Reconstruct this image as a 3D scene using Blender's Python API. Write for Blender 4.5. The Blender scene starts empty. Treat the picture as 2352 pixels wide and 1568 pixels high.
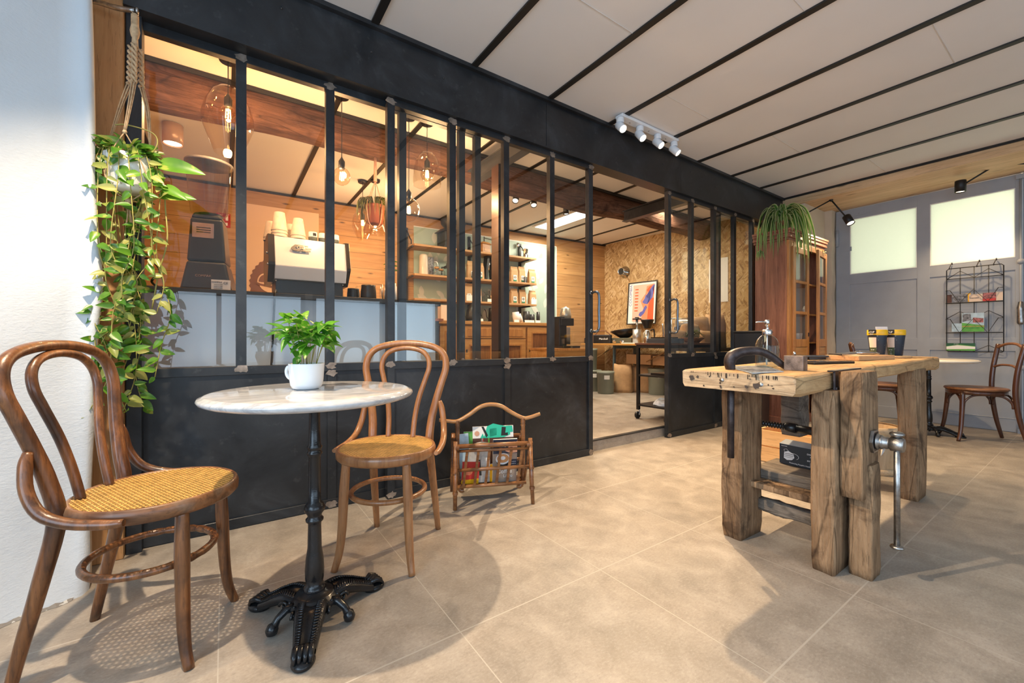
import bpy, bmesh, math, random
from mathutils import Vector, Matrix, Euler
R=math.radians; PI=math.pi
sc=bpy.context.scene; col=sc.collection
# ------------------------------------------------------------------ camera, world, light, exposure
FPX=955.0; HC=0.88; YAW=R(34.6); SN,CS=math.sin(YAW),math.cos(YAW); HY=781.0
cd=bpy.data.cameras.new('camera'); cam=bpy.data.objects.new('camera',cd); col.objects.link(cam)
cd.sensor_width=36; cd.lens=36*FPX/2352; cd.clip_start=.05; cd.clip_end=200
cd.shift_y=(HY-784)/2352
cam.location=(0,0,HC); cam.rotation_euler=(R(90),0,-YAW); sc.camera=cam
sc.view_settings.view_transform='Standard'; sc.view_settings.look='None'
sc.view_settings.exposure=0.12; sc.view_settings.gamma=1.0; sc.view_settings.use_curve_mapping=False
sc.cycles.max_bounces=10; sc.cycles.diffuse_bounces=5; sc.cycles.glossy_bounces=4; sc.cycles.transmission_bounces=6
sc.cycles.transparent_max_bounces=32; sc.cycles.caustics_reflective=False; sc.cycles.caustics_refractive=False
sc.cycles.sample_clamp_indirect=6
w=bpy.data.worlds.new('sky'); sc.world=w; w.use_nodes=True
bg=w.node_tree.nodes['Background']; bg.inputs[0].default_value=(.80,.90,1,1); bg.inputs[1].default_value=1.0
def light(name,kind,loc,energy,color,size=.1,target=None,rot=None,**k):
    l=bpy.data.lights.new(name,kind); l.energy=energy; l.color=color
    if kind=='AREA': l.shape='RECTANGLE'; l.size=size[0]; l.size_y=size[1]
    else: l.shadow_soft_size=size
    if kind=='SPOT': l.spot_size=R(k.get('cone',80)); l.spot_blend=k.get('blend',.6)
    o=bpy.data.objects.new(name,l); col.objects.link(o); o.location=loc
    if target is not None: o.rotation_euler=(Vector(target)-Vector(loc)).to_track_quat('-Z','Y').to_euler()
    if rot: o.rotation_euler=rot
    return o
WARM=(1,.70,.40); AMB=(1,.56,.26); DAY=(.58,.79,1.0)
# daylight through the street windows behind the photographer and the garden behind the garage door
light('daylight_street','AREA',(1.1,-2.9,1.03),50,DAY,(4.5,1.15),target=(1.1,3,1.0))
light('daylight_left','AREA',(-2.05,-.75,1.35),88,DAY,(2.9,1.9),target=(3,.3,1.2))
light('daylight_garden','AREA',(7.4,.5,1.5),7.5,(1,1,.92),(1.6,1.2),target=(6.1,.9,2.0))
light('pane_gradient_light','AREA',(6.75,.35,1.45),6,(1,1,.97),(.6,.3),target=(6.2,.7,1.9))  # added lamp close behind the panes, grades them brighter towards the bottom
# spots of the white four-lamp bar at the header and of the second bar left of the frame, then two added spots with no fixture
for i,(x,tx,ty,en_) in enumerate(((2.42,1.7,.5,38),(2.65,2.1,.9,235),(2.88,3.1,.7,50),(3.10,3.9,.9,85))):
    light('bar_spot','SPOT',(x,2.04,2.38),en_,WARM,.020,target=(tx,ty,0),cone=95,blend=.7)
light('table_spot','SPOT',(-.34,1.30,2.42),235,(1,.78,.54),.018,target=(.5,1.4,0),cone=100,blend=.5)
light('entry_fill','SPOT',(1.0,.9,2.45),18,WARM,.03,target=(1.1,1.3,0),cone=100,blend=.8)  # added fill over the near floor, belongs to no lamp of the room
light('far_fill','SPOT',(4.3,1.0,2.45),100,WARM,.02,target=(4.9,.8,0),cone=100,blend=.7)  # added spot that brightens the far chairs and table, no fixture above
# back room
for p,e in (((.02,3.0,2.14),26),((.62,3.0,1.98),26),((1.50,3.0,2.04),26),((1.32,3.0,1.84),22),((1.2,4.5,1.95),20),((1.42,4.5,1.93),20)):
    light('pendant_glow','POINT',p,e*.85,AMB,.04)
light('panel_light','AREA',(4.05,4.35,2.50),48,(1,.86,.66),(.26,1.15),rot=(0,0,0))
light('roastery_fill','AREA',(4.6,3.3,2.50),34,(1,.80,.55),(.3,.9),rot=(0,0,0))  # added fill under the ceiling, brightens the right of the back room
light('bar_side_fill','AREA',(2.3,4.1,2.50),26,(1,.80,.55),(1.4,.3),rot=(0,0,0))  # added fill for the shelves and sideboard, no fixture here
# ------------------------------------------------------------------ camera rays used to read positions on real planes
def ray(px,py):
    t=(px-1176)/FPX; return Vector((SN+CS*t, CS-SN*t, (HY-py)/FPX))
CAMP=Vector((0,0,HC))
def onX(px,py,x): d=ray(px,py); return CAMP+d*(x/d.x)
def onY(px,py,y): d=ray(px,py); return CAMP+d*(y/d.y)
def onZ(px,py,z=0): d=ray(px,py); return CAMP+d*((z-HC)/d.z)
BS=-.06
def YB(x): return 5.45+BS*x
def onB(px,py,off=0):
    d=ray(px,py); k=(5.45-off)/(d.y-BS*d.x); return CAMP+d*k
BA=math.atan(BS)
# ------------------------------------------------------------------ node helpers
class N:
    def __init__(s,name):
        s.m=bpy.data.materials.new(name); s.m.use_nodes=True; s.t=s.m.node_tree; s.t.nodes.clear()
        s.out=s.t.nodes.new('ShaderNodeOutputMaterial'); s.tc=None
    def n(s,t,**k):
        x=s.t.nodes.new('ShaderNode'+t)
        for a,b in k.items():
            if a.startswith('i_'): x.inputs[a[2:].replace('_',' ')].default_value=b
            else: setattr(x,a,b)
        return x
    def l(s,a,b): s.t.links.new(a,b)
    def co(s,scale=(1,1,1),rot=(0,0,0),loc=(0,0,0),world=False):
        if world: src=s.n('NewGeometry').outputs['Position']
        else:
            if not s.tc: s.tc=s.n('TexCoord')
            src=s.tc.outputs['Object']
        mp=s.n('Mapping'); s.l(src,mp.inputs[0]); mp.inputs['Scale'].default_value=scale; mp.inputs['Rotation'].default_value=rot; mp.inputs['Location'].default_value=loc
        return mp.outputs[0]
    def noise(s,v,scale,detail=4,rough=.55,dist=0):
        x=s.n('TexNoise'); s.l(v,x.inputs['Vector']); x.inputs['Scale'].default_value=scale; x.inputs['Detail'].default_value=detail; x.inputs['Roughness'].default_value=rough; x.inputs['Distortion'].default_value=dist
        return x.outputs['Fac']
    def ramp(s,f,stops):
        x=s.n('ValToRGB'); s.l(f,x.inputs[0]); e=x.color_ramp.elements
        while len(e)<len(stops): e.new(.5)
        for q,(p,c) in zip(e,stops):
            q.position=p; q.color=(*c,1) if len(c)==3 else c
        return x.outputs[0]
    def mix(s,f,a,b,mode='MIX'):
        x=s.n('MixRGB',blend_type=mode)
        for i,v in ((0,f),(1,a),(2,b)):
            if hasattr(v,'links') or hasattr(v,'is_linked'): s.l(v,x.inputs[i])
            elif i==0: x.inputs[0].default_value=v
            else: x.inputs[i].default_value=(*v,1)
        return x.outputs[0]
    def math(s,op,a,b=None):
        x=s.n('Math',operation=op)
        for i,v in ((0,a),(1,b)):
            if v is None: continue
            if hasattr(v,'is_linked'): s.l(v,x.inputs[i])
            else: x.inputs[i].default_value=v
        return x.outputs[0]
    def bsdf(s,color,rough=.5,metal=0,bump=None,bs=.3,bd=.002,spec=.5,coat=0,**k):
        p=s.n('BsdfPrincipled')
        if hasattr(color,'is_linked'): s.l(color,p.inputs['Base Color'])
        else: p.inputs['Base Color'].default_value=(*color,1)
        if hasattr(rough,'is_linked'): s.l(rough,p.inputs['Roughness'])
        else: p.inputs['Roughness'].default_value=rough
        p.inputs['Metallic'].default_value=metal; p.inputs['Specular IOR Level'].default_value=spec; p.inputs['Coat Weight'].default_value=coat
        for a,b in k.items(): p.inputs[a].default_value=b
        if bump is not None:
            q=s.n('Bump'); q.inputs['Strength'].default_value=bs; q.inputs['Distance'].default_value=bd; s.l(bump,q.inputs['Height']); s.l(q.outputs[0],p.inputs['Normal'])
        s.l(p.outputs[0],s.out.inputs[0]); return s.m
def lerp3(c,f): return tuple(max(0,min(1,v*f)) for v in c)
def plain(name,c,r=.5,m=0,var=.12,sc_=6,bump=0,**k):
    a=N(name); v=a.co(); f=a.noise(v,sc_,3)
    cc=a.ramp(f,[(.3,lerp3(c,1-var)),(.7,lerp3(c,1+var))])
    return a.bsdf(cc,r,m,bump=a.noise(v,sc_*12,2) if bump else None,bs=bump,**k)
def wood(name,c1,c2,axis='z',sc_=1,rough=.5,dark=None,knots=False,bs=.25,coat=0,world=False,ring=6):
    a=N(name); st={'x':(1.2,18,18),'y':(18,1.2,18),'z':(18,18,1.2)}[axis]; st=tuple(q*sc_ for q in st)
    v=a.co(st,world=world); f=a.noise(v,1.6,5,.62,.6)
    fine=a.noise(a.co(tuple(q*5 for q in st),world=world),1.5,3,.6)
    cc=a.ramp(f,[(.32,c2),(.5,tuple((p+q)/2 for p,q in zip(c1,c2))),(.66,c1)])
    cc=a.mix(a.math('MULTIPLY',a.math('GREATER_THAN',fine,.60),.35),cc,lerp3(c2,.55))
    if dark is not None:
        blot=a.noise(a.co((3,3,3),world=world),1.5,5,.6)
        cc=a.mix(a.ramp(blot,[(.5,(0,0,0)),(.68,(1,1,1))]),cc,dark)
    if knots:
        kv=a.n('TexVoronoi'); a.l(a.co({'x':(1.6,6,6),'y':(6,1.6,6),'z':(6,6,1.6)}[axis],world=world),kv.inputs['Vector']); kv.inputs['Scale'].default_value=1.3
        cc=a.mix(a.ramp(kv.outputs['Distance'],[(.06,(1,1,1)),(.14,(0,0,0))]),cc,lerp3(c2,.35))
    return a.bsdf(cc,rough,bump=f,bs=bs,bd=.003,coat=coat)
def glass(name,tint=(1,1,1),ior=1.45,rough=0.0,dens=0.0):
    a=N(name); t=a.n('BsdfTransparent'); t.inputs[0].default_value=(*tint,1)
    g=a.n('BsdfGlossy'); g.inputs['Roughness'].default_value=rough
    f=a.n('Fresnel'); bfc=a.n('NewGeometry').outputs['Backfacing']; a.l(a.math('ADD',ior,a.math('MULTIPLY',bfc,1/ior-ior)),f.inputs[0])
    m=a.n('MixShader'); a.l(f.outputs[0],m.inputs[0]); a.l(t.outputs[0],m.inputs[1]); a.l(g.outputs[0],m.inputs[2]); a.l(m.outputs[0],a.out.inputs[0]); return a.m
def emit(name,c,s):
    a=N(name); e=a.n('Emission'); e.inputs[0].default_value=(*c,1); e.inputs[1].default_value=s; a.l(e.outputs[0],a.out.inputs[0]); return a.m
# ------------------------------------------------------------------ mesh builder
class MB:
    def __init__(s): s.v=[]; s.f=[]; s.mi=[]; s.sm=[]
    def add(s,vs,fs,mi=0,sm=False,M=None):
        b=len(s.v)
        for q in vs:
            q=Vector(q)
            if M is not None: q=M@q
            s.v.append(q)
        for f in fs: s.f.append(tuple(b+i for i in f)); s.mi.append(mi); s.sm.append(sm)
        return s
    def hexa(s,p,mi=0,M=None):  # p: 4 bottom ccw, 4 top ccw
        return s.add(p,[(3,2,1,0),(4,5,6,7),(0,1,5,4),(1,2,6,5),(2,3,7,6),(3,0,4,7)],mi,False,M)
    def box(s,x0,x1,y0,y1,z0,z1,mi=0,M=None):
        if s.v:
            e=.00012*(1+len(s.v)//8%7); x0-=e;x1+=e;y0-=e;y1+=e;z0-=e;z1+=e
        return s.hexa([(x0,y0,z0),(x1,y0,z0),(x1,y1,z0),(x0,y1,z0),(x0,y0,z1),(x1,y0,z1),(x1,y1,z1),(x0,y1,z1)],mi,M)
    def bar(s,p,q,w,h,mi=0,up=(0,0,1)):
        p=Vector(p);q=Vector(q);d=(q-p).normalized();u=Vector(up)
        a=d.cross(u)
        if a.length<1e-4: a=d.cross(Vector((1,0,0)))
        a.normalize(); b=a.cross(d).normalized()
        A=a*(w/2);B=b*(h/2)
        return s.hexa([p-A-B,p+A-B,p+A+B,p-A+B,q-A-B,q+A-B,q+A+B,q-A+B],mi)
    def tube(s,pts,r,n=10,closed=False,mi=0,cap=True,flat=1.0,up=None):
        pts=[Vector(p) for p in pts]; m=len(pts)
        rr=r if isinstance(r,(list,tuple)) else [r]*m
        tang=[]
        for i in range(m):
            if closed: t=pts[(i+1)%m]-pts[i-1]
            else: t=pts[min(i+1,m-1)]-pts[max(i-1,0)]
            tang.append(t.normalized())
        ref=Vector(up) if up else (Vector((0,0,1)) if abs(tang[0].z)<.9 else Vector((1,0,0)))
        nrm=(ref-tang[0]*ref.dot(tang[0])).normalized(); vs=[]; 
        for i in range(m):
            t=tang[i]
            if up: 
                q=Vector(up)-t*Vector(up).dot(t)
                nrm=q.normalized() if q.length>1e-3 else nrm
            else: nrm=(nrm-t*nrm.dot(t)).normalized()
            b=t.cross(nrm)
            for k in range(n):
                a=2*PI*k/n; vs.append(pts[i]+nrm*(math.cos(a)*rr[i]*flat)+b*(math.sin(a)*rr[i]))
        fs=[]
        for i in range(m if closed else m-1):
            j=(i+1)%m
            for k in range(n): k2=(k+1)%n; fs.append((i*n+k,i*n+k2,j*n+k2,j*n+k))
        s.add(vs,fs,mi,True)
        if cap and not closed: b=len(s.v)-m*n; s.f.append(tuple(b+k for k in reversed(range(n)))); s.f.append(tuple(b+(m-1)*n+k for k in range(n))); s.mi+=[mi,mi]; s.sm+=[False,False]
        return s
    def lathe(s,prof,n=28,c=(0,0,0),mi=0,cap0=True,cap1=True,M=None,smooth=True,a0=0,a1=2*PI):
        full=abs(a1-a0-2*PI)<1e-6; cnt=n if full else n+1; vs=[]
        for r,z in prof:
            for k in range(cnt):
                a=a0+(a1-a0)*k/n; vs.append((c[0]+r*math.cos(a),c[1]+r*math.sin(a),c[2]+z))
        fs=[]
        for i in range(len(prof)-1):
            for k in range(n):
                k2=(k+1)%cnt; fs.append((i*cnt+k,i*cnt+k2,(i+1)*cnt+k2,(i+1)*cnt+k))
        s.add(vs,fs,mi,smooth,M); b=len(s.v)-len(vs)
        if cap0 and prof[0][0]>1e-5 and full: s.f.append(tuple(b+k for k in reversed(range(n)))); s.mi.append(mi); s.sm.append(False)
        if cap1 and prof[-1][0]>1e-5 and full: o=b+(len(prof)-1)*cnt; s.f.append(tuple(o+k for k in range(n))); s.mi.append(mi); s.sm.append(False)
        return s
    def prism(s,out,z0,z1,mi=0,M=None):
        n=len(out); vs=[(x,y,z0) for x,y in out]+[(x,y,z1) for x,y in out]
        fs=[tuple(reversed(range(n))),tuple(range(n,2*n))]+[(i,(i+1)%n,n+(i+1)%n,n+i) for i in range(n)]
        return s.add(vs,fs,mi,False,M)
    def quad(s,a,b,c,d,mi=0): return s.add([a,b,c,d],[(0,1,2,3)],mi)
    def sphere(s,c,r,n=16,mi=0,sz=1.0):
        m=n//2; return s.lathe([(max(1e-6,r*math.sin(PI*i/m)),-r*sz*math.cos(PI*i/m)) for i in range(m+1)],n,c,mi,False,False)
    def build(s,name,mats,parent=None,bevel=0,loc=None,seg=2):
        me=bpy.data.meshes.new(name); me.from_pydata([tuple(v) for v in s.v],[],s.f)
        for m in (mats if isinstance(mats,(list,tuple)) else [mats]): me.materials.append(m)
        me.polygons.foreach_set('material_index',s.mi); me.polygons.foreach_set('use_smooth',s.sm); me.update()
        bm=bmesh.new(); bm.from_mesh(me); bmesh.ops.recalc_face_normals(bm,faces=bm.faces); bm.to_mesh(me); bm.free()
        o=bpy.data.objects.new(name,me); col.objects.link(o)
        if parent: o.parent=parent
        if loc is not None: o.location=loc
        if bevel:
            b=o.modifiers.new('bevel','BEVEL'); b.width=bevel; b.segments=seg; b.limit_method='ANGLE'; b.angle_limit=R(40)
        return o
def tag(o,label=None,cat=None,group=None,kind=None):
    if label: o['label']=label
    if cat: o['category']=cat
    if group: o['group']=group
    if kind: o['kind']=kind
    return o
def thing(name,label,cat,loc=(0,0,0),rz=0,group=None,kind=None):
    o=bpy.data.objects.new(name,None); col.objects.link(o); o.location=loc; o.rotation_euler=(0,0,rz); o.empty_display_size=.05
    return tag(o,label,cat,group,kind)
def dup(root,loc,rz=0,label=None,group=None):
    r=root.copy(); col.objects.link(r); r.location=loc; r.rotation_euler=(0,0,rz)
    if label: r['label']=label
    if group: r['group']=group
    for ch in list(root.children):
        c=ch.copy(); col.objects.link(c); c.parent=r
        for g in list(ch.children):
            d=g.copy(); col.objects.link(d); d.parent=c
    return r
def struct(name,mb,m,parent=None,bevel=0,label=None):
    o=mb.build(name,m,parent,bevel)
    if parent is None: tag(o,label,None,None,'structure')
    return o
def sthing(name,label): return tag(thing(name,None,None),label,None,None,'structure')
def text(body,size,mat,parent,M,name='lettering',ext=.0006,align='CENTER',xs=1.0):
    c=bpy.data.curves.new('txt','FONT'); c.body=body; c.size=size; c.extrude=ext; c.align_x=align; c.align_y='CENTER'; c.resolution_u=3
    o=bpy.data.objects.new('txt',c); col.objects.link(o); dg=bpy.context.evaluated_depsgraph_get(); dg.update()
    me=bpy.data.meshes.new_from_object(o.evaluated_get(dg)); bpy.data.objects.remove(o); bpy.data.curves.remove(c)
    me.transform(M@Matrix.Diagonal((xs,1,1,1))); me.materials.clear(); me.materials.append(mat)
    t=bpy.data.objects.new(name,me); col.objects.link(t); t.parent=parent; return t
def frameM(o,x,y):  # matrix whose local x,y axes run along x,y at o
    x=Vector(x).normalized(); y=Vector(y).normalized(); z=x.cross(y).normalized(); y=z.cross(x)
    return Matrix((( x.x,y.x,z.x,o[0]),(x.y,y.y,z.y,o[1]),(x.z,y.z,z.z,o[2]),(0,0,0,1)))
def arc(pts,n=6):  # Catmull-Rom through pts
    P=[Vector(p) for p in pts]; P=[P[0]*2-P[1]]+P+[P[-1]*2-P[-2]]; out=[]
    for i in range(1,len(P)-2):
        for k in range(n):
            t=k/n; a,b,c,d=P[i-1],P[i],P[i+1],P[i+2]
            out.append(.5*((2*b)+(c-a)*t+(2*a-5*b+4*c-d)*t*t+(3*b-a-3*c+d)*t**3))
    out.append(P[-2]); return out
def lin(vals,n=6):
    out=[]
    for i in range(len(vals)-1):
        for k in range(n): out.append(vals[i]+(vals[i+1]-vals[i])*k/n)
    return out+[vals[-1]]
# ------------------------------------------------------------------ materials
def m_floor():
    a=N('stone_tile'); v=a.co(world=True); big=a.noise(v,1.4,4,.6); mid=a.noise(v,7,5,.65,.4); fin=a.noise(a.co((1,1.6,1),world=True),85,4,.75)
    sep=a.n('SeparateXYZ'); a.l(v,sep.inputs[0])
    def gr(o,x0,p,h):
        f=a.math('FRACT',a.math('DIVIDE',a.math('SUBTRACT',o,x0-50*p),p)); return a.math('LESS_THAN',a.math('ABSOLUTE',a.math('SUBTRACT',f,.5)),.5-h/p),a.math('FLOOR',a.math('DIVIDE',a.math('SUBTRACT',o,x0-50*p),p))
    gx,ix=gr(sep.outputs[0],1.184,.600,.0017); gy,iy=gr(sep.outputs[1],.511,.610,.0024)
    tile=a.math('MULTIPLY',gx,gy)
    comb=a.n('CombineXYZ'); a.l(ix,comb.inputs[0]); a.l(iy,comb.inputs[1]); wn=a.n('TexWhiteNoise'); a.l(comb.outputs[0],wn.inputs[0])
    c=a.ramp(mid,[(.3,(.205,.180,.152)),(.5,(.325,.288,.245)),(.70,(.46,.415,.36))])
    c=a.mix(.35,c,a.ramp(big,[(.3,(.25,.215,.18)),(.7,(.42,.36,.295))]))
    c=a.mix(a.math('MULTIPLY',a.ramp(fin,[(.52,(0,0,0)),(.70,(1,1,1))]),.28),c,(.58,.54,.48))
    c=a.mix(a.math('MULTIPLY',a.ramp(fin,[(.34,(1,1,1)),(.46,(0,0,0))]),.32),c,(.16,.14,.12))
    c=a.mix(a.math('MULTIPLY',wn.outputs[0],.12),c,(.22,.20,.18))
    c=a.mix(tile,(.43,.395,.345),c)
    ro=a.ramp(mid,[(.3,(.42,)*3),(.7,(.56,)*3)])
    return a.bsdf(c,ro,bump=fin,bs=.12,bd=.001,spec=.35)
def m_plaster(name,c,bs=.5):
    a=N(name); v=a.co(); n1=a.noise(v,28,5,.65,.5); n2=a.noise(v,3,3); n3=a.noise(a.co((1,1,2.2)),75,3,.6)
    cc=a.ramp(n2,[(.3,lerp3(c,.94)),(.7,c)])
    return a.bsdf(cc,.9,bump=a.math('ADD',n1,a.math('MULTIPLY',n3,.6)),bs=bs,bd=.006,spec=.2)
def m_steel():
    a=N('waxed_black_steel'); v=a.co(); n1=a.noise(v,2.6,6,.65,.8); n2=a.noise(v,22,4,.6)
    c=a.ramp(n1,[(.3,(.012,.014,.017)),(.55,(.030,.034,.040)),(.75,(.062,.070,.082))])
    c=a.mix(a.math('MULTIPLY',a.ramp(n2,[(.62,(0,0,0)),(.72,(1,1,1))]),.25),c,(.10,.10,.105))
    ro=a.ramp(n1,[(.3,(.30,)*3),(.7,(.48,)*3)])
    return a.bsdf(c,ro,.35,bump=n2,bs=.08)
def m_osb():
    a=N('oriented_strand_board'); cols=None
    pal=[(.0,(.30,.18,.08)),(.15,(.44,.29,.13)),(.5,(.56,.39,.19)),(.8,(.66,.49,.26)),(1,(.74,.58,.36))]
    outs=[]
    for k,(rx,off) in enumerate(((.10,0),(-.30,3.1),(.50,7.7),(-.85,11.3))):
        v=a.co((1,1,1),(0,rx,0),(off,off*.7,off*.3)); mp=a.n('Mapping'); a.l(v,mp.inputs[0]); mp.inputs['Scale'].default_value=(52,9,12)
        ns=a.n('TexNoise'); a.l(mp.outputs[0],ns.inputs['Vector']); ns.inputs['Scale'].default_value=.35
        vo=a.n('TexVoronoi'); a.l(a.mix(.5,mp.outputs[0],ns.outputs['Color'],'ADD'),vo.inputs['Vector']); vo.inputs['Scale'].default_value=1.0
        s2=a.n('SeparateColor'); a.l(vo.outputs['Color'],s2.inputs[0])
        outs.append((a.ramp(s2.outputs[0],pal),s2.outputs[1]))
    c=outs[0][0]
    for k in (1,2,3): c=a.mix(a.math('GREATER_THAN',outs[k][1],.55),c,outs[k][0])
    f=a.noise(a.co((1,1,1)),160,2); c=a.mix(.25,c,a.ramp(f,[(.3,(.30,.18,.08)),(.7,(.7,.5,.28))]),'MULTIPLY')
    return a.bsdf(c,.55,bump=outs[1][1],bs=.15,spec=.3)
def m_planks(name,c1,c2,h=.19,z0=0):
    a=N(name); v=a.co((1.0,14,14)); f=a.noise(v,1.8,5,.6,.7); s=a.n('SeparateXYZ'); a.l(a.co(),s.inputs[0])
    q=a.math('DIVIDE',a.math('ADD',s.outputs[2],10+z0),h); fr=a.math('FRACT',q); ix=a.math('FLOOR',q)
    wn=a.n('TexWhiteNoise'); wn.noise_dimensions='1D'; a.l(ix,wn.inputs['W'])
    c=a.ramp(f,[(.3,c2),(.65,c1)]); c=a.mix(a.math('MULTIPLY',wn.outputs[0],.3),c,lerp3(c2,.75))
    kv=a.n('TexVoronoi'); a.l(a.co((1.7,6,6)),kv.inputs['Vector']); kv.inputs['Scale'].default_value=1.6
    c=a.mix(a.ramp(kv.outputs['Distance'],[(.05,(1,1,1)),(.13,(0,0,0))]),c,lerp3(c2,.3))
    c=a.mix(a.math('LESS_THAN',fr,.022),c,lerp3(c2,.3))
    return a.bsdf(c,.5,bump=f,bs=.15)
def m_marble():
    a=N('white_marble'); v=a.co((1,1.8,1)); f=a.noise(v,3.2,6,.62,1.6); g=a.noise(a.co((3,9,3)),2,5,.7,.5)
    c=a.ramp(f,[(.40,(.56,.57,.58)),(.49,(.34,.35,.375)),(.56,(.54,.55,.56)),(.8,(.62,.625,.63))])
    c=a.mix(.3,c,a.ramp(g,[(.4,(.36,.355,.35)),(.6,(.62,.62,.62))]))
    return a.bsdf(c,.07,spec=.6)
def m_oldwood(name,c1,c2,axis,dark=(.05,.035,.025)):
    a=N(name); st={'x':(2,22,22),'y':(22,2,22),'z':(22,22,2)}[axis]
    f=a.noise(a.co(st),1.3,6,.65,1.2); fine=a.noise(a.co(tuple(q*3 for q in st)),1.5,4,.7,.4); bl=a.noise(a.co((4,4,4)),1.3,5,.65,.6)
    c=a.ramp(f,[(.3,c2),(.5,tuple((p+q)/2 for p,q in zip(c1,c2))),(.68,c1)])
    c=a.mix(a.ramp(fine,[(.56,(0,0,0)),(.70,(.6,.6,.6))]),c,lerp3(c2,.45))
    cr=a.n('TexVoronoi',feature='DISTANCE_TO_EDGE'); a.l(a.co(tuple(q*.55 for q in st)),cr.inputs['Vector']); cr.inputs['Scale'].default_value=1.1; c=a.mix(a.ramp(cr.outputs[0],[(.0,(.7,.7,.7)),(.022,(0,0,0))]),c,lerp3(c2,.3))
    c=a.mix(a.math('MULTIPLY',a.ramp(bl,[(.54,(0,0,0)),(.66,(1,1,1))]),.7),c,dark)
    c=a.mix(a.math('MULTIPLY',a.ramp(bl,[(.32,(1,1,1)),(.45,(0,0,0))]),.4),c,lerp3(c1,1.35))
    return a.bsdf(c,.8,bump=a.math('ADD',f,a.math('MULTIPLY',fine,.7)),bs=.9,bd=.008,spec=.2)
def m_frost():
    a=N('frosted_glass'); t=a.n('BsdfTranslucent'); t.inputs[0].default_value=(.92,.91,.74,1)
    g=a.n('BsdfGlossy'); g.inputs['Roughness'].default_value=.35
    b=a.n('Bump'); b.inputs['Strength'].default_value=.6; b.inputs['Distance'].default_value=.003; a.l(a.noise(a.co(),170,2),b.inputs['Height']); a.l(b.outputs[0],g.inputs['Normal']); a.l(b.outputs[0],t.inputs['Normal'])
    m=a.n('MixShader'); m.inputs[0].default_value=.06; a.l(t.outputs[0],m.inputs[1]); a.l(g.outputs[0],m.inputs[2]); a.l(m.outputs[0],a.out.inputs[0]); return a.m
def m_cane():
    return plain('cane_strip',(.62,.375,.11),.45,0,.22,40)
def m_leafpanel():
    a=N('leaf_wallpaper'); return plain('mint_wallpaper',(.40,.52,.46),.6,0,.06,3)
def m_speck(name,c,s,thr=.74,scale=160):
    a=N(name); f=a.noise(a.co(),scale,1); return a.bsdf(a.mix(a.math('GREATER_THAN',f,thr),c,s),.5)
MT={}
MT['floor']=m_floor(); MT['plaster']=m_plaster('white_plaster',(.60,.64,.68),.3); MT['plasterbeige']=m_plaster('beige_plaster',(.66,.56,.44),.4)
MT['render']=m_plaster('smooth_wall',(.70,.68,.66),.1)
MT['steel']=m_steel(); MT['osb']=m_osb(); MT['planks']=m_planks('pine_planks',(.56,.33,.14),(.37,.19,.07))
MT['marble']=m_marble(); MT['frost']=m_frost(); MT['cane']=m_cane()
MT['ceiling']=plain('ceiling_board',(.76,.765,.775),.75,0,.03,1.5)
MT['batten']=plain('black_batten',(.012,.011,.010),.5)
MT['weld']=plain('ground_weld',(.30,.25,.21),.35,.6,.35,30,.5)
MT['post']=wood('larch_post',(.50,.29,.13),(.34,.17,.065),'z',1.1,.6,knots=False)
MT['glulam']=wood('glulam_spruce',(.72,.50,.30),(.55,.35,.18),'y',.5,.6,knots=True)
MT['oldbeam']=m_oldwood('old_oak_beam',(.18,.092,.062),(.055,.026,.016),'x',(.03,.014,.01))
MT['glass']=glass('clear_glass',(.97,.985,.98)); MT['amberglass']=glass('amber_glass',(.95,.87,.76),1.6); MT['vessel']=glass('vessel_glass',(.90,.92,.92),1.4)
MT['smoke']=glass('smoked_glass',(.84,.74,.62),1.75)
MT['bent_dark']=wood('worn_beech',(.27,.105,.034),(.065,.024,.010),'z',1.6,.34,(.035,.016,.010),coat=.2,bs=.35)
MT['bent_seat']=wood('worn_beech_ring',(.30,.13,.05),(.08,.034,.016),'x',1.0,.42,(.36,.24,.16),coat=.1,bs=.25)
MT['bent_light']=wood('varnished_beech',(.36,.165,.065),(.24,.098,.036),'z',1.4,.33,coat=.25,bs=.1)
MT['bent_brown']=wood('dark_stained_beech',(.10,.035,.018),(.05,.018,.010),'z',1.4,.28,coat=.3,bs=.1)
MT['seat_brown']=wood('worn_plywood_seat',(.33,.15,.06),(.16,.065,.03),'x',1,.4,(.10,.04,.02),bs=.1)
MT['iron']=plain('black_cast_iron',(.012,.013,.015),.22,.2,.4,20,.25)
MT['forged']=plain('forged_iron',(.060,.050,.052),.42,.75,.5,26,.5)
MT['chrome']=plain('steel_bright',(.62,.62,.62),.22,1,.1,20)
MT['worn_steel']=plain('worn_steel',(.36,.35,.34),.30,1,.4,40,.3)
MT['bench']=m_oldwood('bench_oak',(.42,.27,.155),(.155,.090,.048),'z',(.040,.022,.014))
MT['benchtop']=m_oldwood('bench_top_oak',(.60,.39,.20),(.42,.25,.115),'x',(.30,.17,.08))
MT['benchend']=m_oldwood('bench_end_grain',(.62,.47,.31),(.36,.24,.14),'y',(.06,.05,.045))
MT['greywood']=m_oldwood('grey_weathered_wood',(.26,.22,.18),(.11,.09,.075),'y')
MT['pine']=wood('pale_pine',(.72,.47,.24),(.58,.34,.15),'y',.8,.55)
MT['rattan']=wood('rattan_cane',(.33,.145,.05),(.14,.05,.018),'x',1.5,.32,(.09,.035,.015),coat=.3,bs=.1)
MT['rattan_hi']=wood('rattan_handle',(.47,.25,.095),(.27,.12,.045),'x',1.5,.32,coat=.3,bs=.1)
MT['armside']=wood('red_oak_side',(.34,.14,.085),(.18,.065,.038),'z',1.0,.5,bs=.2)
MT['armfront']=wood('honey_oak',(.50,.235,.070),(.30,.12,.035),'z',1.2,.42,bs=.15)
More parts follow.
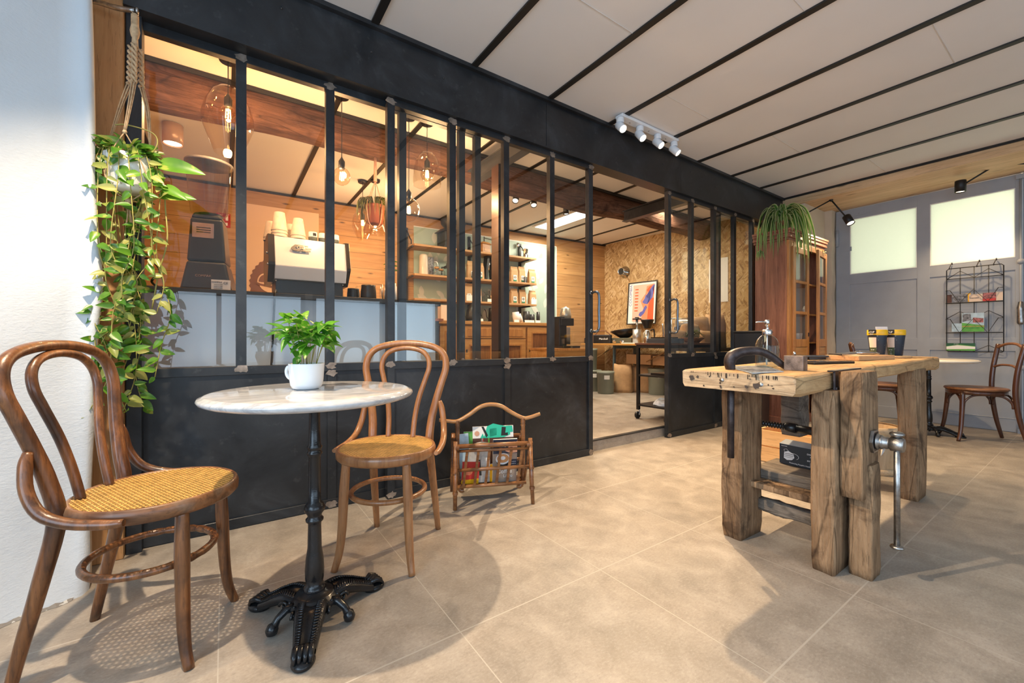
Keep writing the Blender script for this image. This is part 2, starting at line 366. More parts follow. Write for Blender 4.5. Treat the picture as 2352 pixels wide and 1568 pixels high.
MT['side']=wood('sideboard_oak',(.52,.27,.09),(.36,.165,.05),'x',1,.4); MT['sidepanel']=wood('sideboard_panel',(.24,.10,.035),(.10,.036,.014),'z',1.6,.4)
MT['shelfwood']=wood('shelf_oak',(.50,.29,.13),(.38,.20,.08),'x',1,.5)
MT['greydoor']=plain('grey_door_paint',(.325,.355,.405),.5,0,.05,6,.1)
MT['white']=plain('white_enamel',(.76,.80,.85),.25,0,.02); MT['whitematt']=plain('white_paint',(.80,.79,.77),.6,0,.03)
MT['black']=plain('black_plastic',(.010,.010,.011),.35); MT['blackmetal']=plain('black_powdercoat',(.012,.012,.013),.45,.2)
MT['darkgrey']=plain('dark_grey_metal',(.045,.047,.050),.35,.5); MT['graphite']=plain('graphite_counter_edge',(.06,.064,.068),.4)
MT['counter']=plain('counter_front',(.44,.50,.58),.22,0,.05,2,spec=.6); MT['counterwood']=MT['graphite']
MT['kraft']=plain('kraft_paper',(.50,.31,.155),.75,0,.12,14,.5); MT['card']=plain('cardboard',(.35,.20,.10),.8,0,.1,8)
MT['paper']=plain('white_card',(.82,.82,.80),.6,0,.02); MT['beigepaper']=plain('beige_card',(.72,.58,.47),.7,0,.05)
MT['green']=plain('label_green',(.02,.20,.11),.6); MT['ink']=plain('black_ink',(.01,.01,.01),.6,0,0); MT['whiteink']=plain('white_ink',(.85,.85,.85),.6,0,0)
MT['red']=plain('sign_red',(.45,.02,.02),.5); MT['yellow']=plain('yellow_silicone',(.85,.48,.01),.4,0,.05)
MT['binlid']=plain('bin_grey_green',(.235,.26,.215),.4,0,.05); MT['mint']=m_leafpanel(); MT['leafprint']=plain('leaf_print',(.62,.66,.60),.6,0,.05)
MT['tablepanel']=plain('light_panel',(.78,.55,.36),.55,0,.04,1.5); MT['logobrown']=plain('logo_brown',(.20,.085,.05),.6)
MT['jute']=plain('jute_cord',(.52,.36,.21),.85,0,.25,60,.6); MT['cuppaper']=plain('cup_cream',(.74,.66,.56),.5,0,.08,30)
MT['terracotta']=plain('terracotta',(.35,.10,.05),.7); MT['soil']=plain('potting_soil',(.03,.02,.015),.9,0,.4,40,.6)
MT['orange']=plain('poster_orange',(.85,.25,.12),.5,0,0); MT['salmon']=plain('poster_salmon',(.90,.46,.36),.5,0,0); MT['redorange']=plain('poster_red',(.85,.09,.02),.5,0,0); MT['blue']=plain('poster_blue',(.10,.11,.40),.5,0,0)
MT['teal']=plain('print_teal',(.02,.50,.33),.5,0,0); MT['brown']=plain('print_brown',(.08,.03,.02),.5,0,0); MT['skin']=plain('print_skin',(.62,.33,.22),.5,0,.1); MT['crema']=plain('print_crema',(.62,.30,.12),.5,0,0)
MT['navy']=plain('print_navy',(.02,.03,.06),.4,0,.2); MT['lightblue']=plain('print_light_blue',(.40,.55,.68),.5,0,.15,30); MT['magred']=plain('print_red',(.60,.04,.03),.5,0,0); MT['grass']=plain('print_green',(.10,.38,.06),.5,0,.1); MT['darkgreen']=plain('print_dark_green',(.01,.10,.045),.5,0,0)
MT['note']=plain('pale_note',(.68,.70,.56),.7,0,.03); MT['speck']=m_speck('speckled_cup',(.018,.028,.045),(.55,.57,.6)); MT['olive']=plain('label_olive',(.06,.085,.035),.6); MT['photo']=plain('photo_print',(.16,.17,.20),.45,0,.9,45); MT['photo2']=plain('photo_print_red',(.30,.10,.10),.45,0,.9,50)
MT['filament']=emit('filament_glow',(1,.62,.22),42); MT['lampface']=emit('lamp_face',(1,.78,.50),14); MT['panelface']=emit('panel_face',(1,.97,.90),5); MT['lampface2']=emit('lamp_face_soft',(1,.82,.6),5)
MT['mirror']=plain('polished_foil',(.75,.75,.72),.15,1,.2,20); MT['tabletop2']=wood('beer_table_top',(.60,.32,.10),(.45,.22,.06),'y',1,.4)
MT['bluegrey']=plain('blue_grey_steel',(.10,.15,.18),.4,.4)
def m_leaf(name,c1,c2,scale=9,edge=None):
    a=N(name); f=a.noise(a.co(),scale,3,.6); c=a.ramp(f,[(.35,c1),(.6,c2)])
    if edge: c=a.mix(a.math('MULTIPLY',a.ramp(a.noise(a.co((1,1,1),(0,0,0),(5,5,5)),scale*3,2),[(.60,(0,0,0)),(.66,(1,1,1))]),.8),c,edge)
    p=a.bsdf(c,.35,spec=.5); pr=[n for n in a.t.nodes if n.type=='BSDF_PRINCIPLED'][0]
    t=a.n('BsdfTranslucent'); a.l(c,t.inputs[0]); m=a.n('MixShader'); m.inputs[0].default_value=.35; a.l(pr.outputs[0],m.inputs[1]); a.l(t.outputs[0],m.inputs[2]); a.l(m.outputs[0],a.out.inputs[0]); return a.m
MT['leaf']=m_leaf('coffee_leaf',(.035,.19,.02),(.15,.42,.03),14,(.55,.60,.22)); MT['pothos']=m_leaf('pothos_leaf',(.03,.13,.010),(.12,.28,.022),8,(.34,.38,.07)); MT['pothosy']=m_leaf('pothos_pale_leaf',(.22,.28,.05),(.38,.38,.11),8)
MT['spider']=m_leaf('spider_leaf',(.06,.17,.03),(.12,.28,.05),6); MT['spidery']=m_leaf('spider_leaf_stripe',(.42,.48,.20),(.50,.55,.28),6); MT['stem']=plain('plant_stem',(.28,.25,.06),.6); MT['grassy']=m_leaf('dry_fern',(.08,.10,.02),(.15,.16,.05),10)
# ================================================================== THE ROOM
CZ=2.555; YL=2.275; YF=2.325; ZI=.088; HB=2.228; XD=6.18
struct('floor',MB().box(-3.2,6.6,-2.6,2.36,-.12,0),MT['floor'])
fi=MB().box(-3.2,6.2,2.36,6.0,-.12,ZI); struct('floor_inner',fi,MT['floor'])
struct('trim_1',MB().box(-.30,5.9,2.345,2.36,0,ZI-.008).box(-.30,5.9,2.340,2.375,ZI-.008,ZI+.001,1),[MT['floor'],MT['steel']],label='low stone riser with dark metal edge under the sliding doors')
# ceiling boards with black battens between them
struct('ceiling',MB().box(-3.2,6.6,-2.6,5.9,CZ+.006,CZ+.10),MT['ceiling'])
bt=MB()
for k in range(-6,9):
    x=.652+.6015*k
    bt.box(x-.019,x+.019,-2.6,YL-.03,CZ-.004,CZ+.008); bt.box(x-.017,x+.017,2.37,YB(x)-.005,CZ-.004,CZ+.008)
struct('trim_2',bt,MT['batten'],label='black battens between the white ceiling boards')
cl=MB()
for x0,x1,yj in ((1.86,2.45,.9),(2.46,3.05,1.75),(3.07,3.65,.55),(3.67,4.25,1.6),(4.27,4.85,.2),(4.87,5.45,1.3),(1.26,1.85,1.5)): cl.box(x0,x1,yj-.0015,yj+.0015,CZ+.0045,CZ+.008)
struct('trim_3',cl,plain('board_seam',(.62,.60,.58),.8),label='fine cross seams in the white ceiling boards')
# header beam, three welded plates
hb=MB()
for x0,x1 in ((-.335,1.838),(1.841,3.42),(3.423,5.47)): hb.box(x0,x1,YL-.028,YL-.016,HB,CZ+.005)
hb.box(-.335,5.47,YL-.016,2.37,HB+.03,CZ+.005); hb.box(-.335,5.47,YL-.028,2.36,HB-.004,HB+.006); hb.box(-.335,5.47,YL-.055,YL-.028,CZ-.018,CZ+.004)
h=sthing('trim_4','black steel header beam above the glazed partition'); hb.build('beam_plate',MT['steel'],h)
b=MB()
for x in [-.2+.42*i for i in range(14)]: b.lathe([(.0,-.002),(.007,-.002),(.005,.004),(0,.005)],8,M=Matrix.Translation((x,YL-.028,HB+.2+.03*math.sin(x*9)))@Matrix.Rotation(PI/2,4,'X'),cap0=False)
b.build('rivets',MT['darkgrey'],h)
# white plaster wall at the left: thick old wall whose worn arris wanders with height
pl=MB(); prof=[(0,202),(.1,203),(.25,200),(.45,206),(.62,212),(.80,215),(.93,220),(1.02,229),(1.10,232),(1.2,226),(1.3,219),(1.45,213),(1.6,213),(1.8,211),(2.0,208),(2.2,204),(2.45,203),(CZ+.01,203)]
rows=[];NZ=44; random.seed(3)
def pv(z):
    for (a,b_),(c,d) in zip(prof,prof[1:]):
        if a<=z<=c: return b_+(d-b_)*(z-a)/(c-a)
    return prof[-1][1]
NX=26
for i in range(NZ+1):
    z=(CZ+.01)*i/NZ; bulge=.05*max(0,1-z/.35)**2
    xe=onY(pv(z)+2,781,2.045).x; row=[]
    row.append((xe-.034,2.262,z)); row.append((xe-.022,2.20,z)); row.append((xe-.010,2.12,z)); row.append((xe-.001,2.072-bulge*.3,z)); row.append((xe-.012,2.05-bulge*.6,z))
    for k in range(NX):
        t=k/(NX-1); x=xe-.03-t*(1.75+xe); y=2.045-(-.02+.62*t**1.0*1.0+.10*t*(1-t)) - bulge*(1-.3*t)+.006*math.sin(7*x+3*z)+.004*math.sin(19*x-11*z)
        row.append((x,y,z))
    rows.append(row)
m=len(rows[0]); vs=[q for r_ in rows for q in r_]; pl.add(vs,[(i*m+k,i*m+k+1,(i+1)*m+k+1,(i+1)*m+k) for i in range(NZ) for k in range(m-1)],0,True)
yend=rows[0][-1][1]; 
for i in range(NZ):
    for k in range(3): pl.mi[i*(m-1)+k]=1
struct('wall_left',pl,[MT['plaster'],MT['plasterbeige']],label='rough white plaster wall beside the left chair')
struct('wall_left_side',MB().box(-1.90,-1.74,-2.6,-2.2,0,CZ+.01).box(-1.90,-1.74,.7,yend+.05,0,CZ+.01).box(-1.90,-1.74,-2.2,.7,0,.4).box(-1.90,-1.74,-2.2,.7,2.3,CZ+.01),MT['plaster'])
wl=sthing('window_4','side window left of the photographer'); MB().box(-1.86,-1.80,-2.2,-2.14,.4,2.3).box(-1.86,-1.80,.64,.7,.4,2.3).box(-1.86,-1.80,-.78,-.72,.4,2.3).box(-1.86,-1.80,-2.2,.7,.4,.46).box(-1.86,-1.80,-2.2,.7,2.24,2.3).build('window_frame',MT['whitematt'],wl)
crack=MB(); pts=[Vector(p) for p in rows[0][5:]]; vs=[]
fine_=[]
for p_,q_ in zip(pts,pts[1:]):
    for k in range(4): fine_.append(p_+(q_-p_)*k/4)
for i,p in enumerate(fine_):
    o_=.006+.010*random.random()+.006*math.sin(i*.7); vs+=[(p.x-.3*o_,p.y-o_-.004,.0008),(p.x,p.y+.004,.004+.006*random.random())]
crack.add(vs,[(2*i,2*i+2,2*i+3,2*i+1) for i in range(len(fine_)-1)])
struct('baseboard_left',crack,m_speck('crumbling_mortar',(.20,.18,.16),(.5,.48,.45),.58,60),label='crumbling mortar line where the white wall meets the floor')
struct('wall_front',MB().box(-3.2,6.6,-2.72,-2.6,0,.45).box(-3.2,6.6,-2.72,-2.6,1.62,CZ+.01).box(-3.2,-1.2,-2.72,-2.6,.45,1.62).box(1.05,1.15,-2.72,-2.6,.45,1.62).box(3.4,6.6,-2.72,-2.6,.45,1.62),MT['render'])
wf=sthing('window_1','street window behind the photographer')
q=MB()
for x0,x1 in ((-1.2,1.05),(1.15,3.4)):
    q.box(x0,x0+.06,-2.69,-2.63,.45,1.62).box(x1-.06,x1,-2.69,-2.63,.45,1.62).box(x0,x1,-2.69,-2.63,.45,.51).box(x0,x1,-2.69,-2.63,1.56,1.62).box((x0+x1)/2-.03,(x0+x1)/2+.03,-2.69,-2.63,.45,1.62)
q.build('window_frame',MT['darkgrey'],wf)
struct('trim_14',MB().box(-.475,-.337,2.262,2.42,0,CZ),MT['post'],bevel=.004,label='larch post between the white wall and the glazed partition')
# garage door wall on the right, its plaster reveals, glulam above
struct('wall_right',MB().box(XD+.06,XD+.25,1.90,2.4,0,CZ).box(XD+.06,XD+.25,-2.6,-.62,0,CZ).box(XD+.06,XD+.25,-.7,1.95,2.455,CZ),MT['render'])
rv=MB(); 
for z0,z1,o in [(i*.16,(i+1)*.16,.008*math.sin(i*2.3)) for i in range(16)]:
    rv.hexa([(XD-.10,1.955+o,z0),(XD+.08,1.955+o,z0),(XD+.08,2.05,z0),(XD-.10,2.05,z0)]+[(XD-.10,1.955+.008*math.sin(((z1/.16))*2.3),z1),(XD+.08,1.955+.008*math.sin((z1/.16)*2.3),z1),(XD+.08,2.05,z1),(XD-.10,2.05,z1)])
rv.box(5.50,XD+.08,2.03,2.40,0,2.46)
struct('wall_pier',rv,MT['plasterbeige'],label='cream plaster pier between cupboard and grey door')
struct('trim_5',MB().box(5.47,6.5,-2.6,2.37,2.462,CZ+.006).box(5.455,5.473,-2.6,2.24,CZ-.012,CZ+.006,1),[MT['glulam'],MT['batten']],label='pale glued timber beam above the grey garage door')
struct('trim_6',MB().box(5.47,5.60,2.19,2.36,0,2.46),MT['post'])
# grey garage door: door_3
g=sthing('door_3','grey painted garage door with two frosted panes')
L=MB(); ys=[1.945,1.806,1.219,1.118,.536,.50]
L.box(XD,XD+.045,1.806,1.945,.0,2.452); L.box(XD,XD+.045,1.118,1.219,.0,2.452); L.box(XD,XD+.045,.508,.536,0,2.452)
L.box(XD+.001,XD+.044,.5,1.945,2.325,2.4515); L.box(XD+.001,XD+.044,.5,1.945,1.548,1.668); L.box(XD+.001,XD+.044,.5,1.945,.775,.903); L.box(XD+.001,XD+.044,.5,1.945,.005,.13)
L.box(XD+.012,XD+.03,.52,1.9,.1,.8); L.box(XD+.008,XD+.03,.52,1.9,.85,1.6)
L.box(XD-.004,XD+.02,.52,1.118,.126,.133)
L.build('leaf_frame',MT['greydoor'],g,.003)
L=MB(); L.box(XD+.002,XD+.043,-.62,-.45,0,2.45).box(XD,XD+.045,-.45,.492,1.548,1.668).box(XD,XD+.045,-.45,.492,.775,.903).box(XD,XD+.045,-.45,.492,0,.13).box(XD,XD+.045,-.45,.492,2.325,2.452).box(XD-.001,XD+.046,.40,.492,0,2.451).box(XD+.01,XD+.03,-.5,.45,.1,1.6)
L.build('second_leaf',MT['greydoor'],g,.003)
for y0,y1,z0,z1 in ((1.219,1.806,1.668,2.325),(.536,1.118,1.668,2.325),(-.45,.40,1.668,2.325)):
    MB().box(XD+.018,XD+.026,y0,y1,z0,z1).build('pane',MT['frost'],g)
    e=MB().box(XD-.001,XD+.012,y0,y0+.006,z0,z1).box(XD-.001,XD+.012,y1-.006,y1,z0,z1).box(XD-.001,XD+.012,y0,y1,z0,z0+.006).box(XD-.001,XD+.012,y0,y1,z1-.006,z1); e.build('putty_line',MT['whitematt'],g)
L=MB(); L.tube([(XD-.02,.50,.03),(XD-.02,.50,2.43)],.0085,10); L.box(XD-.03,XD,.47,.53,2.40,2.44).box(XD-.03,XD,.48,.52,0,.045)
for z in (1.62,.62): L.lathe([(.0,-.004),(.026,-.004),(.026,.006),(0,.008)],16,M=Matrix.Translation((XD-.024,.50,z))@Matrix.Rotation(-PI/2,4,'Y'),cap0=False)
o=L.build('bolt_rod',MT['greydoor'],g)
L=MB(); L.tube(arc([(XD-.03,.50,1.03),(XD-.034,.50,1.05),(XD-.04,.502,1.12),(XD-.04,.502,1.18),(XD-.03,.50,1.24)]),lin([.018,.026,.022,.024,.016]),12); L.build('bolt_handle',MT['worn_steel'],o)
L=MB(); L.tube([(XD-.012,1.93,2.02),(XD-.012,1.93,2.22)],.016,10); L.box(XD-.006,XD,1.62,1.91,2.36,2.40).box(XD-.006,XD,1.79,1.90,1.95,2.0)
for y in (1.64,1.72,1.80,1.88): L.sphere((XD-.007,y,2.38),.007,8)
L.build('hinge',MT['greydoor'],g)
# back room shell
bw=Matrix.Translation((0,5.45,0))@Matrix.Rotation(BA,4,'Z')
o=MB().box(-1.0,6.4,0,.12,0,CZ+.01).build('wall_back',MT['planks']); o.matrix_world=bw; tag(o,None,None,None,'structure')
P0=Vector((5.52,YB(5.52),0)); P1=Vector((5.86,2.37,0)); d=(P1-P0); an=math.atan2(d.y,d.x)
o=MB().box(0,d.length,0,.10,0,CZ+.01).build('wall_inner_right',MT['osb']); o.location=P0; o.rotation_euler=(0,0,an); tag(o,None,None,None,'structure')
def onO(px,py,off=0):  # strand board wall
    nrm=Vector((d.y,-d.x,0)).normalized(); nrm=-nrm if nrm.x>0 else nrm
    p=P0+nrm*off; r_=ray(px,py); return CAMP+r_*((p-CAMP).dot(nrm)/r_.dot(nrm))
ODIR=d.normalized(); ONRM=Vector((ODIR.y,-ODIR.x,0)); ONRM=-ONRM if ONRM.x>0 else ONRM
o=MB().box(.0,.02,0,.03,0,CZ).build('trim_7',MT['batten']); o.location=P0; tag(o,None,None,None,'structure')
struct('trim_8',MB().hexa([(-.8,YB(-.8)-.022,CZ-.02),(5.6,YB(5.6)-.022,CZ-.02),(5.6,YB(5.6),CZ-.02),(-.8,YB(-.8),CZ-.02),(-.8,YB(-.8)-.022,CZ),(5.6,YB(5.6)-.022,CZ),(5.6,YB(5.6),CZ),(-.8,YB(-.8),CZ)]),MT['batten'],label='black edge strip between the plank wall and the ceiling')
struct('wall_inner_left',MB().box(-.86,-.74,2.30,5.6,0,CZ+.01),MT['planks'])
# old oak beam across the back room, steel joists and post
bm_=MB(); n=46; vs=[]; random.seed(5)
for i in range(n+1):
    x=-.74+6.4*i/n; sag=.014*math.sin(x*1.7)+.010*math.sin(x*5.1)
    ring=[(3.25,CZ-.024),(3.235+.008*math.sin(x*3),2.47),(3.24+.012*math.sin(x*4+1),2.40+sag*.5),(3.262,2.345+sag),(3.32,2.325+sag),(3.42,2.33+sag),(3.455,2.36+sag),(3.46,2.46),(3.45,CZ-.024)]
    vs+=[(x,y,z) for y,z in ring]
k=9; bm_.add(vs,[(i*k+j,i*k+(j+1)%k,(i+1)*k+(j+1)%k,(i+1)*k+j) for i in range(n) for j in range(k)],0,False)
struct('trim_9',bm_,MT['oldbeam'],label='old dark oak beam across the back room ceiling')
struct('trim_10',MB().box(-.74,5.7,3.235,3.46,CZ-.025,CZ+.004),MT['batten'],label='black strip above the old oak beam')
def joist(x,y0,y1,zb,w=.12,t=.012):
    return MB().box(x-w/2,x+w/2,y0,y1,zb,zb+t).box(x-w/2,x+w/2,y0,y1,zb+.112,zb+.12).box(x-.004,x+.004,y0,y1,zb,zb+.12)
struct('trim_11',joist(1.76,2.37,3.17,2.222,.075,.008),MT['steel'],label='steel joist over the middle of the glazed partition')
struct('trim_12',joist(3.74,2.37,3.17,2.222,.075,.008),MT['steel'],label='steel joist end showing above the doorway')
struct('trim_13',MB().box(1.71,1.722,2.66,2.76,ZI,2.222).box(1.79,1.802,2.66,2.76,ZI,2.222).box(1.72,1.79,2.704,2.716,ZI,2.222),plain('rust_brown_steel',(.055,.025,.016),.4,.3,.2,8),label='brown steel post behind the glass')
# ---------------- glazed partition
random.seed(11)
def weld(M_,r=.035):
    pts=[]
    for a in [2*PI*i/15 for i in range(15)]:
        q=r*(.60+.55*random.random()); pts.append((q*math.cos(a)*1.15,q*math.sin(a)*.8))
    return pts
def leaf(name,label,x0,x1,muls,y0,y1,zt,zb,sill=(.718,.757),mw=.042,lowm=(),handle=None,wh=None):
    r_=sthing(name,label); f=MB()
    f.box(x0,x0+mw,y0,y1,zb,zt).box(x1-mw,x1,y0,y1,zb,zt).box(x0,x1,y0+.001,y1-.001,zt-.038,zt).box(x0,x1,y0+.001,y1-.001,sill[0],sill[1]).box(x0,x1,y0+.001,y1-.001,zb,zb+.045)
    f.build('frame',MT['steel'],r_,.0015,seg=1)
    for mx in muls: MB().box(mx-mw/2,mx+mw/2,y0+.002,y1-.002,sill[1],zt-.038).build('glazing_bar',MT['steel'],r_)
    for mx in lowm: MB().box(mx-mw/2,mx+mw/2,y0+.002,y1-.002,zb+.045,sill[0]).build('panel_bar',MT['steel'],r_)
    xs=[x0+mw]+[v for mx in muls for v in (mx-mw/2,mx+mw/2)]+[x1-mw]
    for i in range(0,len(xs),2): MB().box(xs[i],xs[i+1],(y0+y1)/2-.003,(y0+y1)/2+.003,sill[1],zt-.038).build('pane',MT['glass'],r_)
    MB().box(x0+mw,x1-mw,y0+.014,y0+.018,zb+.045,sill[0]).build('lower_panel',MT['steel'],r_)
    ws=MB(); M0=Matrix.Translation((0,y0-.0005,0))@Matrix.Rotation(PI/2,4,'X')
    pts=[(mx,sill[1]-.012) for mx in list(muls)+[x0+mw/2,x1-mw/2]]+[(mx,zt-.02) for mx in list(muls)+[x0+.02,x1-.02]]+([(x1-.02,zb+.02),(x0+.02,zb+.02)] if wh else [])+[(mx,zb+.02) for mx in lowm]+[(mx,sill[0]-.01) for mx in lowm]
    for (px_,pz) in pts:
        ws.prism([(px_+a,pz+b_) for a,b_ in weld(None,.026)],0,.0015,M=M0)
    ws.build('weld_mark',MT['weld'],r_)
    return r_
leaf('window_2','fixed steel framed glazing behind the marble table',-.335,1.36,(.062,.452,.842,1.225),YF,YF+.04,HB-.002,.004,lowm=(.46,))
MB().box(-.335,-.285,YF-.03,YF+.04,0,2.26).build('stile',MT['steel'],bpy.data.objects['window_2'],.002)
lf=leaf('door_1','left sliding steel and glass door leaf',.736,2.325,(1.135,1.527,1.92),YL,YL+.042,HB-.004,.004,lowm=(1.535,),wh=1)
rf=leaf('door_2','right sliding steel and glass door leaf',3.275,4.84,(3.655,4.045,4.435),YL,YL+.042,HB-.004,.004,lowm=(4.06,),wh=1)
leaf('window_3','fixed steel glazing behind the tall cupboard',4.20,5.47,(4.53,4.93),YF,YF+.04,HB-.002,.004)
def pull(x,par,s=1):
    t=MB(); t.tube(arc([(x,YL,1.24),(x,YL-.05,1.245),(x+.02*s,YL-.062,1.22),(x+.02*s,YL-.062,1.10),(x+.02*s,YL-.062,.975),(x,YL-.05,.945),(x,YL,.95)]),.0095,10)
    t.lathe([(.016,0),(.016,.006),(.0,.007)],12,M=Matrix.Translation((x,YL,1.24))@Matrix.Rotation(PI/2,4,'X'),cap0=False).lathe([(.016,0),(.016,.006),(.0,.007)],12,M=Matrix.Translation((x,YL,.95))@Matrix.Rotation(PI/2,4,'X'),cap0=False)
    t.build('handle',plain('blued_steel_tube',(.13,.15,.175),.25,.9),par)
pull(2.305,lf); pull(3.30,rf)
# ================================================================== FRONT ROOM THINGS
def cane_mesh(Rc,z,p=.0135,w=.0026,t=.0010,keep=lambda x,y:True):
    c=MB()
    def strand(ang,off,w,zz):
        if abs(off)>=Rc: return
        L=math.sqrt(Rc*Rc-off*off); ca,sa=math.cos(ang),math.sin(ang)
        P=lambda u,v,h:(ca*u-sa*v,sa*u+ca*v,h)
        c.hexa([P(-L,off-w/2,zz),P(L,off-w/2,zz),P(L,off+w/2,zz),P(-L,off+w/2,zz),P(-L,off-w/2,zz+t),P(L,off-w/2,zz+t),P(L,off+w/2,zz+t),P(-L,off+w/2,zz+t)])
    n=int(Rc/p)+1
    for k in range(-n,n+1):
        for s in (-.0021,.0021): strand(0,k*p+s,w*.8,z); strand(PI/2,k*p+s,w*.8,z+t)
    for k in range(-int(n*1.45),int(n*1.45)+1):
        strand(PI/4,k*p*.7071+p*.35,w,z+2*t); strand(-PI/4,k*p*.7071+p*.35,w,z+2.8*t)
    return c
def bent_chair(name,label,loc,rz,mat,ring,twist=False):
    r_=thing(name,label,'chair',loc,rz)
    MB().lathe([(.172,.420),(.188,.410),(.1955,.418),(.1965,.436),(.1925,.448),(.187,.4515),(.182,.449),(.178,.440),(.172,.420)],56,cap0=False,cap1=False).build('seat_frame',ring,r_)
    cane_mesh(.183,.4455).build('cane_seat',MT['cane'],r_)
    for s in (-1,1):
        MB().tube(arc([(.112,.118*s,.425),(.115,.126*s,.30),(.120,.132*s,.15),(.128,.140*s,.06),(.143,.152*s,0)],5),lin([.0155,.0185,.0165,.0145,.0125],5),12).build('front_leg',mat,r_)
        MB().tube(arc([(-.190,.168*s,.605),(-.188,.179*s,.575),(-.178,.190*s,.515),(-.145,.200*s,.462),(-.085,.207*s,.436),(-.01,.212*s,.428),(.03,.212*s,.429)],4),lin([.010,.0135,.0135,.0135,.0135,.012,.0085],4),12).build('side_brace',mat,r_)
    X=lambda z:-.156-(z-.44)*.21-(.05*max(0,.44-z)) 
    half=[(.147,0),(.143,.12),(.137,.27),(.131,.42),(.136,.52),(.153,.61),(.174,.69),(.189,.75),(.182,.803),(.147,.840),(.08,.860),(0,.866)]
    xs=[-.245,-.220,-.186,-.158]+[X(z) for _,z in half[4:]]
    pts=[(x,y,z) for x,(y,z) in zip(xs,half)]; pts+=[(x,-y,z) for x,y,z in reversed(pts[:-1])]
    rad=[.0125,.0150,.0175,.0190,.0180,.0170,.0165,.0160,.0155,.0150,.0150,.0150]; rad+=list(reversed(rad[:-1]))
    MB().tube(arc(pts,5),lin(rad,5),12).build('back_frame',mat,r_)
    half=[(.056,.435),(.060,.53),(.074,.62),(.099,.705),(.112,.755),(.104,.800),(.068,.832),(0,.844)]
    pts=[(X(z)+.004,y,z) for y,z in half]; pts+=[(x,-y,z) for x,y,z in reversed(pts[:-1])]
    MB().tube(arc(pts,5),.0115,12).build('inner_back_loop',mat,r_)
    st=MB(); ring_pts=[(-.016+.148*math.cos(2*PI*k/48),.146*math.sin(2*PI*k/48),.262) for k in range(48)]
    rr=[.0105]*48
    if twist: rr=[.0105+(.0012*math.sin(k*2.6) if (k>40 or k<18) else 0) for k in range(48)]
    st.tube(ring_pts,rr,10,True); st.build('stretcher_ring',mat,r_)
    return r_
bent_chair('bentwood_chair','worn dark bentwood cane chair with chipped seat rim beside the white wall',(-.160,1.600,0),R(-20.5),MT['bent_dark'],MT['bent_seat'],True)
bent_chair('bentwood_chair','light varnished bentwood cane chair between marble table and magazine rack',(.548,1.697,0),R(-129.5),MT['bent_light'],MT['bent_light'])
